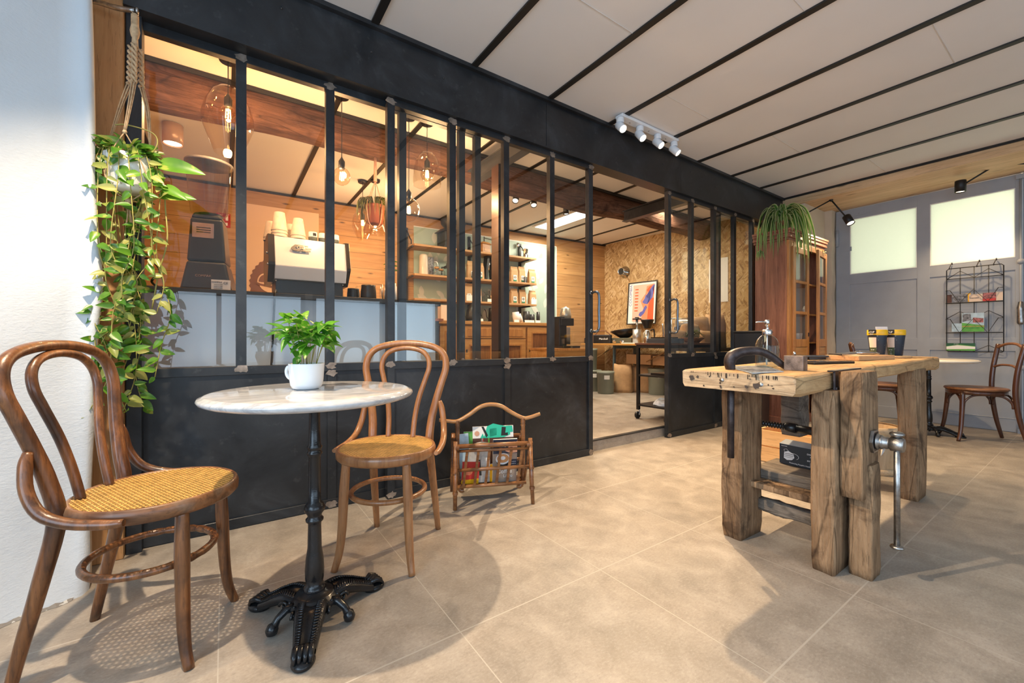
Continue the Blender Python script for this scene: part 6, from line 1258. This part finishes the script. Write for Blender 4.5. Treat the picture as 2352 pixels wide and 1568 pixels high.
def kettle(px,lab,h,r0,neck=True,base=True,m=MT['black'],off=.30):
    p=onS(px,Z8,off); o=thing('kettle',lab,'kettle',p,BA)
    if base: MB().lathe([(r0*1.15,0),(r0*1.18,.018),(r0*.9,.022)],24).build('power_base',MT['black'],o)
    z=.022 if base else 0
    MB().lathe([(0,z),(r0,z),(r0,z+h*.25),(r0*.85,z+h*.6),(r0*.5,z+h*.88),(r0*.3,z+h*.95),(.012,z+h),(.012,z+h+.02),(0,z+h+.02)] if neck else [(0,z),(r0,z),(r0*.88,z+h*.95),(r0*.8,z+h),(.01,z+h+.003),(.01,z+h+.02),(0,z+h+.02)],28,cap0=False,cap1=False).build('kettle_body',m,o)
    MB().tube(arc([(-r0*.9,0,z+h*.15),(-r0*1.5,0,z+h*.3),(-r0*1.7,0,z+h*.7),(-r0*2.1,0,z+h*.92)],5),.006,8).build('spout',m,o)
    MB().tube(arc([(r0*.6,0,z+h*.8),(r0*1.3,0,z+h*.85),(r0*1.5,0,z+h*.5),(r0*1.75,0,z+h*.25)],5),.008,8).build('handle',m,o); return o
kettle(1084,'dark bell shaped gooseneck kettle on the sideboard',.225,.085); kettle(1131,'matt black straight gooseneck kettle beside the brown post on the sideboard',.18,.06,False)
o=item('paper_box','beige upright carton at the left end of the sideboard','box',1024,Z8,.3,MB().box(-.09,.09,-.06,.06,0,.21),MT['beigepaper'])
def mugi(px,lab,h,r0,m,tilt=0): 
    p=onS(px,Z8,.36); o=MB().lathe([(0,0),(r0,0),(r0*1.05,h*.5),(r0*.95,h),(r0*.9,h),(r0*.9,.01),(0,.008)],22,cap0=False,cap1=False).build('jar',m); o.location=p+Vector((0,0,abs(math.sin(tilt))*r0)); o.rotation_euler=(0,tilt,BA); tag(o,lab,'jar')
mugi(1187,'white upright pot at the right part of the sideboard',.15,.05,MT['paper'],R(-8)); mugi(1199,'white hand mill lying tilted on the sideboard',.13,.024,MT['paper'],R(-22))
mugi(1209,'dark grey wide canister on the sideboard',.17,.05,MT['darkgrey']); mugi(1221,'dark grey jug shaped canister on the sideboard',.13,.045,MT['darkgrey']); mugi(1236,'slim dark grinder at the right end of the sideboard',.17,.026,MT['darkgrey'])
for px,lab in ((1104,'small white card before the bell shaped kettle'),(1139,'small white card before the straight kettle'),(1187,'wide white card before the white pot'),(1211,'white card before the dark canister'),(1222,'white card between the dark canisters'),(1236,'white card before the slim grinder')):
    p=onS(px,Z8,.50); o=MB().box(-.04,.04,-.001,.001,0,.038).build('price_card',MT['paper']); o.location=p; o.rotation_euler=(R(-10),0,BA); tag(o,lab,'card','price cards on the sideboard')
# ---- dark cabinet added to fill the dark area between bar and sideboard
o=thing('dark_infill_cabinet','added dark cabinet filling the dark area between the bar end and the sideboard','fridge',(1.50,4.62,ZI)); MB().box(0,.62,0,.6,0,1.02).build('casing',MT['darkgrey'],o,.004); MB().box(.02,.60,-.03,0,.08,.98).build('dark_front',MT['black'],o,.004); MB().box(.05,.07,-.055,-.03,.4,.8).build('door_handle',MT['chrome'],o)
MB().box(-.03,.66,-.04,.6,1.02,1.05).build('wood_top',MT['armside'],o)
p=Vector((1.66,4.72,ZI+1.05)); o=thing('first_aid_bag','white and red soft packet on the dark cabinet top behind the glazing bar','packet',p); MB().lathe([(0,0),(.06,.0),(.055,.17),(.03,.2),(0,.2)],16,cap0=False,cap1=False).build('packet',MT['paper'],o); MB().prism(circ(0,.09,.035,14),0,.002,M=FO(-.062)).build('red_mark',MT['magred'],o)
# ---- white cylinder-spot track, LED panel
p0=onZ(1178,455,CZ-.02); p1=onZ(1306,455,CZ-.02); xa,ya=onY(1178,440,3.78).x,3.78; xb=onY(1306,440,3.78).x
o=thing('spot_track','black four spot ceiling track behind the old beam','ceiling light',((xa+xb)/2,ya,CZ)); MB().box(-(xb-xa)/2,(xb-xa)/2,-.02,.02,-.022,0).build('track',MT['black'],o)
for k in range(4):
    x=-(xb-xa)/2+.04+(xb-xa-.08)*k/3; dv=Vector(((-.5,-.3,.1,0)[k],(-.5,-.5,-.3,0)[k],-1)).normalized(); M_=Matrix.Translation((x,0,-.095))@dv.to_track_quat('Z','Y').to_matrix().to_4x4()
    s=MB().lathe([(0,-.05),(.036,-.05),(.036,.055),(.032,.055),(.03,.04)],22,M=M_,cap0=False,cap1=False).tube([(x,0,-.02),(x,0,-.06)],.009,8).build('spot_head',MT['black'],o); MB().lathe([(0,.045),(.030,.045)],18,M=M_,cap0=False,cap1=False).build('spot_lens',MT['lampface2'],s)
Q=[onZ(x,y,CZ-.012) for x,y in ((1227,524),(1270,527),(1390,481),(1350,476))]
x0=(Q[0].x+Q[3].x)/2; x1=(Q[1].x+Q[2].x)/2; y0=(Q[2].y+Q[3].y)/2; y1=(Q[0].y+Q[1].y)/2
o=thing('led_panel','long bright white panel light in the back room ceiling','ceiling light',((x0+x1)/2,(y0+y1)/2,CZ)); hx,hy=(x1-x0)/2,(y1-y0)/2
MB().box(-hx-.03,hx+.03,-hy-.03,hy+.03,-.010,.0).build('frame',MT['whitematt'],o); MB().box(-hx,hx,-hy,hy,-.013,-.0105).build('diffuser',MT['panelface'],o)
# ---- wood block cabinet with black grinder machine
o=thing('low_cabinet','low wooden cabinet under the silver headed grinder','cabinet',(3.45,4.05,ZI),BA); MB().box(0,.62,0,.55,0,.655).build('carcass',MT['side'],o); MB().box(-.01,.63,-.02,.56,.655,.685).build('top_board',MT['armfront'],o)
g=thing('shop_grinder','black shop grinder with silver head near the left door leaf edge','coffee grinder',(3.77,4.22,ZI+.686),BA); z=lambda v:v
MB().box(-.12,.16,-.14,.14,0,.03).build('foot_plate',MT['black'],g,.004); MB().box(-.12,.0,-.05,.08,.03,.42).box(-.11,.10,-.08,.09,.30,.40).build('stand',MT['black'],g,.004)
MB().lathe([(.075,.40),(.078,.45),(.062,.53),(.055,.54),(.02,.55),(.02,.56)],24,(.02,0,0)).build('silver_head',plain('silver_head',(.50,.48,.42),.35,.7),g); MB().lathe([(.055,.34),(.07,.36),(.075,.40)],24,(.02,0,0)).build('neck',MT['darkgrey'],g)
MB().hexa([(.0,-.04,.05),(.07,-.04,.05),(.07,.04,.05),(.0,.04,.05),(-.02,-.05,.28),(.06,-.05,.28),(.06,.05,.28),(-.02,.05,.28)]).build('bean_chute',MT['mirror'],g); MB().box(.08,.13,-.04,.04,.36,.385).build('bag_clamp',MT['black'],g)
# ---- trestle table
TT=ZI+.742; tr=thing('trestle_table','long trestle table with amber wood top along the strand board wall','table',(0,0,0))
A=onZ(1330,788,TT) if False else None
tx0,tx1=4.86,5.52; ty0,ty1=3.05,5.02
MB().hexa([(tx0,ty0,TT-.028),(tx1+.10,ty0,TT-.028),(tx1-.05,ty1,TT-.028),(tx0-.02,ty1,TT-.028),(tx0,ty0,TT),(tx1+.10,ty0,TT),(tx1-.05,ty1,TT),(tx0-.02,ty1,TT)]).build('tabletop',MT['tabletop2'],tr,.003)
for y in (4.38,3.35):
    l=MB(); l.box(tx0+.06,tx0+.095,y-.015,y+.015,ZI,TT-.03).box(tx1-.12,tx1-.085,y-.015,y+.015,ZI,TT-.03).box(tx0+.06,tx1-.1,y-.012,y+.012,ZI+.10,ZI+.13).box(tx0+.06,tx1-.1,y-.012,y+.012,TT-.08,TT-.03); l.build('trestle_leg',MT['bluegrey'],tr)
    MB().bar((tx0+.075,y+.02,TT-.06),(tx0+.10,y+.45,TT-.26),.02,.014).build('brace',MT['chrome'],tr)
def onT(px,x): t=(px-1176)/FPX; return Vector((x,x*(CS-SN*t)/(SN+CS*t),TT+.0005))
o=MB().box(0,.07,-.05,.05,0,.085).build('small_tub',MT['black']); o.location=(4.88,4.92,TT+.001); tag(o,'small black tub at the far left end of the trestle table','tub')
# speaker
p=onT(1384,4.98); o=thing('radio_speaker','black portable speaker with brown strap on the trestle table','speaker',p,R(-62)); MB().box(-.14,.14,-.055,.055,0,.135).build('cabinet',plain('blue_black_vinyl',(.02,.025,.04),.5),o,.006); MB().box(-.13,.13,-.058,-.055,.008,.12).build('grille',MT['black'],o); text('Marshall',.042,MT['whiteink'],o,frameM((.03,-.0595,.07),(1,0,0),(0,0,1)))
MB().tube(arc([(-.12,0,.135),(-.07,0,.185),(0,0,.20),(.07,0,.185),(.12,0,.135)],5),.007,6).build('strap',MT['logobrown'],o)
p=onT(1424,5.20); o=thing('sample_scale','long grey green appliance under the black pan','appliance',p,R(-84)); MB().box(-.28,.30,-.14,.14,0,.085).build('case',plain('case_green_grey',(.12,.13,.10),.35,.3),o,.006)
o=MB().lathe([(0,.0),(.07,.0),(.10,.02),(.22,.115),(.216,.118),(.10,.03),(0,.012)],32,cap0=False,cap1=False).build('black_pan',MT['black']); p=onT(1436,5.22); o.location=(p.x,p.y,TT+.088); o.rotation_euler=(R(-8),R(0),0); tag(o,'shallow black pan standing on the grey green appliance','pan')
for px,lab in ((1411,'crumpled silver foil ball on the trestle table edge, left one'),(1428,'crumpled silver foil ball on the trestle table edge, right one')):
    o=MB().sphere((0,0,.028),.030,9,0,.8).build('foil_ball',MT['mirror']); 
    for v in o.data.vertices: v.co*=1+random.uniform(-.18,.18)
    o.data.shade_flat(); o.location=onT(px,4.92); tag(o,lab,'foil')
p=onT(1447,4.93); o=MB().box(-.05,.05,-.12,.12,0,.012).build('notepad',MT['paper']); o.location=p; tag(o,'white notepad lying on the trestle table','notepad')
p=onT(1463,5.02); o=thing('vacuum_press','silver cylinder brewer with clear chamber on the trestle table','brewer',p); MB().lathe([(.062,0),(.062,.21),(0,.21)],26,cap1=False).build('cylinder',plain('brushed_silver',(.45,.44,.43),.35,.8),o); MB().lathe([(.056,.21),(.056,.355)],24,cap0=False,cap1=False).build('clear_chamber',MT['vessel'],o); MB().lathe([(.018,.21),(.018,.36)],14).build('piston',MT['chrome'],o); MB().lathe([(.065,.355),(.065,.37),(.03,.375),(.03,.39),(0,.39)],24).build('cap',MT['black'],o)
p=onT(1487,4.97); o=thing('filter_brewer','steel carafe with a black filter cone on the trestle table','coffee maker',p); MB().lathe([(.06,0),(.062,.01),(.058,.15),(.04,.185),(.035,.20),(0,.20)],26,cap1=False).build('carafe',MT['mirror'],o); MB().lathe([(.045,.215),(.05,.225),(.09,.33),(.092,.345),(0,.345)],26,cap1=False).build('filter_cone',MT['black'],o)
d_=RT; MB().tube(arc([Vector((0,0,.19))+d_*.045,Vector((0,0,.20))+d_*.09,Vector((0,0,.12))+d_*.10,Vector((0,0,.04))+d_*.095],5),.010,8).build('handle',MT['black'],o)
p=onT(1528,5.1); o=thing('steel_stand','chrome tube stand on the table just left of the right door leaf','stand',p,0); MB().tube(arc([(0,.02,0),(-.015,.02,.15),(-.03,.02,.28)],4),.012,8).tube(arc([(.06,-.04,0),(.05,-.04,.15),(.035,-.04,.28)],4),.012,8).build('tubes',MT['chrome'],o)
# poster COLOMBIA
pc=[onO(1441,651.5,.12),onO(1506,642,.12)]; 
PO=thing('framed_poster','framed red and orange map poster leaning against the strand board wall','poster',(0,0,0))
base=(pc[0]+pc[1])/2; wv=(pc[1]-pc[0]).length/2+.005; M_=Matrix.Translation((base.x,base.y,1.135))@Matrix.Rotation(math.atan2(ODIR.y,ODIR.x),4,'Z')@Matrix.Rotation(R(-5),4,'X')
PO.location=M_.to_translation(); PO.rotation_euler=M_.to_euler(); HH=.69
# local: +x along wall toward camera-right, -y toward the room
fr_=MB(); fr_.box(-wv,wv,-.02,0,0,.014).box(-wv,wv,-.02,0,HH-.014,HH).box(-wv,-wv+.014,-.02,0,0,HH).box(wv-.014,wv,-.02,0,0,HH); fr_.build('frame',MT['blackmetal'],PO); MB().box(-wv+.01,wv-.01,-.008,0,.01,HH-.01).build('print_sheet',MT['paper'],PO)
sx=lambda u:-wv+.014+u*(2*wv-.028); sz=lambda v:.014+v*(HH-.028)
def pp(nm,pts,m,y): MB().prism([(sx(u),sz(v)) for u,v in pts],0,.0006,M=frameM((0,y,0),(1,0,0),(0,0,1))).build(nm,m,PO)
pp('printed_field',[(.16,.05),(.93,.05),(.93,.95),(.16,.95)],MT['salmon'],-.0088)
pp('printed_field',[(.50,.05),(.93,.05),(.93,.95),(.66,.90),(.62,.72),(.45,.55),(.60,.30),(.52,.18)],MT['orange'],-.0096); pp('printed_field',[(.72,.05),(.93,.05),(.93,.60),(.78,.62),(.74,.42)],MT['redorange'],-.0104)
pp('printed_field',[(.66,.80),(.74,.88),(.93,.93),(.93,.70),(.76,.72)],MT['redorange'],-.0104)
pp('printed_map',[(.40,.20),(.48,.16),(.60,.24),(.70,.38),(.66,.44),(.60,.40),(.54,.30),(.44,.27)],MT['blue'],-.0112); pp('printed_map',[(.52,.52),(.60,.60),(.64,.72),(.68,.60),(.80,.58),(.88,.62),(.90,.72),(.86,.84),(.94,.92),(.90,.93),(.80,.84),(.82,.70),(.78,.52),(.70,.46),(.58,.48)],MT['blue'],-.0112)
for k in range(8): pp('printed_bar',[(.24,.30+.075*k),(.36,.30+.075*k),(.36,.325+.075*k),(.24,.325+.075*k)],MT['redorange'],-.0112)
text('COLOMBIA',.066,MT['blue'],PO,frameM((sx(.075),-.0095,sz(.70)),(0,0,1),(-1,0,0)),xs=1.05)
# duct stub
p=onO(1436,625,0); M_=Matrix.Translation(p)@ONRM.to_track_quat('Z','Y').to_matrix().to_4x4(); o=MB().lathe([(.095,0),(.098,.012),(.062,.018),(.062,.13),(.056,.13),(.056,.02),(0,.02)],30,cap0=False,cap1=False).build('duct_stub',MT['mirror']); o.matrix_world=M_; tag(o,'round metal flue stub sticking out of the strand board wall','duct')
MB().lathe([(0,.115),(.0555,.115)],24,cap0=False,cap1=False).build('dark_bore',MT['ink'],o)
pw_=onO(1665,600,.004); o=MB().box(-.13,.13,-.002,.0,0,.62).build('wall_notice',MT['paper']); q=onO(1650,640,.006); o.location=(q.x,q.y,1.42); o.rotation_euler=(0,0,math.atan2(ODIR.y,ODIR.x)); tag(o,'white paper sheet pinned to the strand board wall behind the right door leaf','paper')
# ---- bins, sacks, boxes under and beside the table
def bin_(px,pyb,lab,r0=.125,h=.33,z=ZI,tagc=True,dy=0):
    p=onZ(px,pyb,ZI); o=thing('storage_bin',lab,'bin',(p.x,p.y+dy,z),0,None)
    MB().lathe([(0,0),(r0*.9,0),(r0*.93,.008),(r0,h*.92),(r0*1.03,h*.93),(r0*1.03,h*.95),(r0*1.0,h*.95)],32,cap0=False,cap1=False).build('bin_body',MT['binlid'],o); MB().lathe([(r0*1.04,h*.93),(r0*1.05,h),(r0*.98,h),(0,h*.985)],32,cap0=False,cap1=False).build('lid',MT['binlid'],o)
    M_=Matrix.Rotation(-PI/2-YAW+.0,4,'Z'); s=MB(); s.lathe([(r0*.985+.003,h*.66),(r0*1.0+.003,h*.84)],6,cap0=False,cap1=False,a0=-PI/2-YAW-.38,a1=-PI/2-YAW+.25); s.build('paper_label',MT['paper'],o)
    return o
bin_(1391,903,'grey green lidded bin with white label standing in front of the paper sacks'); bin_(1362,897,'grey green bin half hidden behind the left door edge, at the bottom'); bin_(1353,897,'grey green bin stacked on the half hidden one at the left door edge',z=ZI+.332)
bin_(1512,905,'larger grey green bin behind the black trolley',.145,.38)
def sack(px,pyb,lab,w_,h,d_=.16,rz=0,z=ZI,lean=0):
    p=onZ(px,pyb,ZI); o=MB(); nz=8; nn=16; vs=[]; ph=random.random()*6
    for i in range(nz+1):
        t=i/nz
        for k in range(nn):
            a=2*PI*k/nn; ex=.55; x=math.copysign(abs(math.cos(a))**ex,math.cos(a)); y=math.copysign(abs(math.sin(a))**ex,math.sin(a)); f=1+.05*math.sin(3*a+ph+4*t)+.03*math.sin(9*t+k); pin=1 if t<.75 else 1-(t-.75)*1.8
            vs.append((x*w_/2*f*(1-.04*t)+lean*t,y*d_/2*f*pin,h*t*(1+(.04*math.sin(a*2+ph) if i==nz else 0))))
    o.add(vs,[(i*nn+k,i*nn+(k+1)%nn,(i+1)*nn+(k+1)%nn,(i+1)*nn+k) for i in range(nz) for k in range(nn)],0,True); o.f.append(tuple(nz*nn+k for k in range(nn))); o.mi.append(0); o.sm.append(False); o.f.append(tuple(reversed(range(nn)))); o.mi.append(0); o.sm.append(False)
    q=o.build('paper_sack',MT['kraft']); q.location=(p.x,p.y,z); q.rotation_euler=(0,0,rz); return tag(q,lab,'sack')
sack(1431,900,'big crumpled brown paper sack right of the labelled bin',.28,.42,.22,R(-50)); sack(1461,899,'brown paper sack partly behind the trolley leg',.20,.40,.20,R(-55)); sack(1394,872,'brown paper sack at the back under the table end',.34,.44,.24,R(-60)); sack(1482,900,'brown paper sack between the trolley leg and the green bin',.24,.42,.22,R(-60)); sack(1499,884,'brown paper sack at the rear right under the table',.30,.43,.22,R(-60))
p=onX(1465,835,5.15); o=MB().box(-.16,.16,-.22,.22,0,.14).build('cardboard_box',MT['card']); o.location=(5.16,3.98,ZI+.44); tag(o,'flat brown cardboard box lying on the sacks under the table','box')
o=MB().box(-.17,.17,-.2,.2,0,.13).build('cardboard_box',MT['card']); o.location=(5.16,3.52,ZI+.44); tag(o,'second brown cardboard box lying on the sacks, nearer the trolley','box')
# ---- trolley
tz=.852; tl=thing('black_trolley','black steel trolley on castors with brown top just inside the doorway','trolley',(3.45,2.40,0),R(2)); TLn,TW=.95,.36
MB().box(-.01,TLn+.01,-.01,TW+.01,tz-.02,tz).build('top_board',plain('brown_board',(.12,.05,.03),.4,0,.1),tl,.003)
for x in (0,TLn-.028):
    for y in (0,TW-.028):
        MB().box(x,x+.028,y,y+.028,ZI+.09,tz-.02).build('leg',MT['blackmetal'],tl)
        c=MB(); c.lathe([(.034,-.012),(.036,-.008),(.036,.008),(.034,.012)],22,M=Matrix.Translation((x+.002,y+.014,ZI+.036))@Matrix.Rotation(PI/2,4,'X')).build('castor',MT['black'],tl)
        MB().tube(arc([(x+.014,y+.014,ZI+.095),(x+.016,y+.0,ZI+.07),(x+.004,y-.004,ZI+.036)],3),.006,6).build('castor_fork',MT['chrome'],tl)
for z in (.535,.235): MB().box(0,TLn,0,TW,z-.018,z).build('shelf',MT['blackmetal'],tl,.002)
fr_=MB().box(0,TLn,0,.028,tz-.05,tz-.02).box(0,TLn,TW-.028,TW,tz-.05,tz-.02).box(0,.028,0,TW,tz-.05,tz-.02); fr_.build('top_frame',MT['blackmetal'],tl)
def at_tl(x,y,z): a=R(2); y=y*.68; return (3.45+x*math.cos(a)-y*math.sin(a),2.40+x*math.sin(a)+y*math.cos(a),z)
b=MB(); n=20; vs=[]
for i in range(6):
    t=i/5
    for k in range(n): a=2*PI*k/n; vs.append((.17*math.cos(a)*(1-.25*t**3)*(1+.06*math.sin(3*a+i)),.13*math.sin(a)*(1-.25*t**3),.012+.05*t+.006*math.sin(5*a)))
b.add(vs,[(i*n+k,i*n+(k+1)%n,(i+1)*n+(k+1)%n,(i+1)*n+k) for i in range(5) for k in range(n)],0,True); b.f.append(tuple(5*n+k for k in range(n))); b.mi.append(0); b.sm.append(False)
o=b.build('folded_cloth',plain('blue_white_cloth',(.55,.62,.70),.85,0,.25,25,.5)); o.location=at_tl(.22,.20,.224); tag(o,'folded blue white cloth on the lowest trolley shelf','cloth')
o=MB().box(-.11,.11,-.08,.08,0,.02).build('tray',MT['black']); o.location=at_tl(.15,.2,.535); tag(o,'black tray on the middle trolley shelf','tray')
o=thing('scale_box','flat black electronic box on the trolley top near the doorway','box',at_tl(.12,.16,tz)); MB().box(-.10,.10,-.14,.14,0,.045).build('case',plain('slate_case',(.05,.065,.08),.4),o,.003); MB().box(-.09,.06,-.1,.1,.045,.058).build('lid',MT['black'],o)
def sack2(x,y,z,w_,h,d_,rz,lab,m=None):
    q=sack(1500,900,lab,w_,h,d_,rz); q.location=at_tl(x,y,z); 
    if m: q.data.materials[0]=m
    q.name='paper_bag'; q['category']='bag'; return q
sack2(.72,.30,tz,.20,.20,.14,R(-20),'brown paper bag behind the first glazing bar of the right leaf')
sack2(.50,.36,tz,.22,.13,.12,R(-30),'clear and brown bag slumped on the trolley near the right door stile',MT['photo2'] if False else MT['kraft'])
o=thing('plant_tray','low basket of dried green plants on the trolley','basket',at_tl(.66,.26,tz)); MB().lathe([(0,0),(.10,0),(.16,.05),(.158,.055),(.1,.01)],24,cap0=False,cap1=False).build('basket',MT['rattan'],o); s=MB()
for k in range(60): a=random.uniform(0,6.28); ribbon(arc([(0,0,.03),(.08*math.cos(a),.08*math.sin(a),.06+random.random()*.07),(.17*math.cos(a),.17*math.sin(a),.03+random.random()*.05)],3),.008,s,0,0)
s.build('dried_plants',MT['grassy'],o)
# brown paper bags and counter further right behind the leaf
sd=thing('side_counter','low dark workbench behind the right door leaf, carrying paper bags','counter',(4.55,2.62,ZI)); MB().box(0,.95,0,.55,.66,.70).box(.03,.07,.03,.07,0,.66).box(.88,.92,.03,.07,0,.66).box(.03,.07,.48,.52,0,.66).box(.88,.92,.48,.52,0,.66).build('frame',MT['darkgrey'],sd); MB().box(.03,.92,.04,.52,.2,.22).build('lower_shelf',MT['darkgrey'],sd)
for i,(x,y,h,lab) in enumerate(((4.72,2.86,.36,'tall brown paper bag standing behind the third glazing bar of the right leaf'),(4.98,2.80,.40,'tallest brown paper bag behind the last glazing bar of the right leaf'),(4.66,2.72,.20,'short brown paper bag at the left of the side counter'))):
    q=sack(1500,900,lab,.24,h,.15,R(-25)); q.location=(x,y,ZI+.70); q.name='paper_bag'; q['category']='bag'
for i,(x,w_) in enumerate(((4.60,.16),(4.84,.2),(5.1,.18))):
    o=MB().box(-w_/2,w_/2,-.12,.12,0,.28).build('storage_crate',(MT['binlid'],MT['photo'],MT['card'])[i]); o.location=(x,2.9,ZI+.22); tag(o,('grey tub','grey patterned carton','brown carton')[i]+' on the lower shelf of the side counter','box')
o=thing('hanging_rail','thin steel rail across the back room behind the right leaf','rail',(4.575,3.145,1.15)); MB().tube([(0,0,0),(.85,-.15,.02)],.006,6).build('rail_tube',MT['chrome'],o); MB().tube([(.02,0,0),(.02,0,-.361)],.006,6).tube([(.83,-.147,.02),(.83,-.147,-.361)],.006,6).build('rail_post',MT['chrome'],o)
o=MB().tube([(0,0,0),(.30,-.25,0)],.045,16).build('silver_tube',plain('silver_roll',(.55,.56,.52),.3,.6)); o.location=(4.62,3.10,ZI+.70+.305); tag(o,'fat silver tube on the shelf behind the right door leaf','tube')

o=MB().box(0,.34,-.26,.03,0,.26).build('storage_box',MT['photo']); o.location=(4.62,3.10,ZI+.701); tag(o,'patterned box under the fat silver tube on the side counter','box')
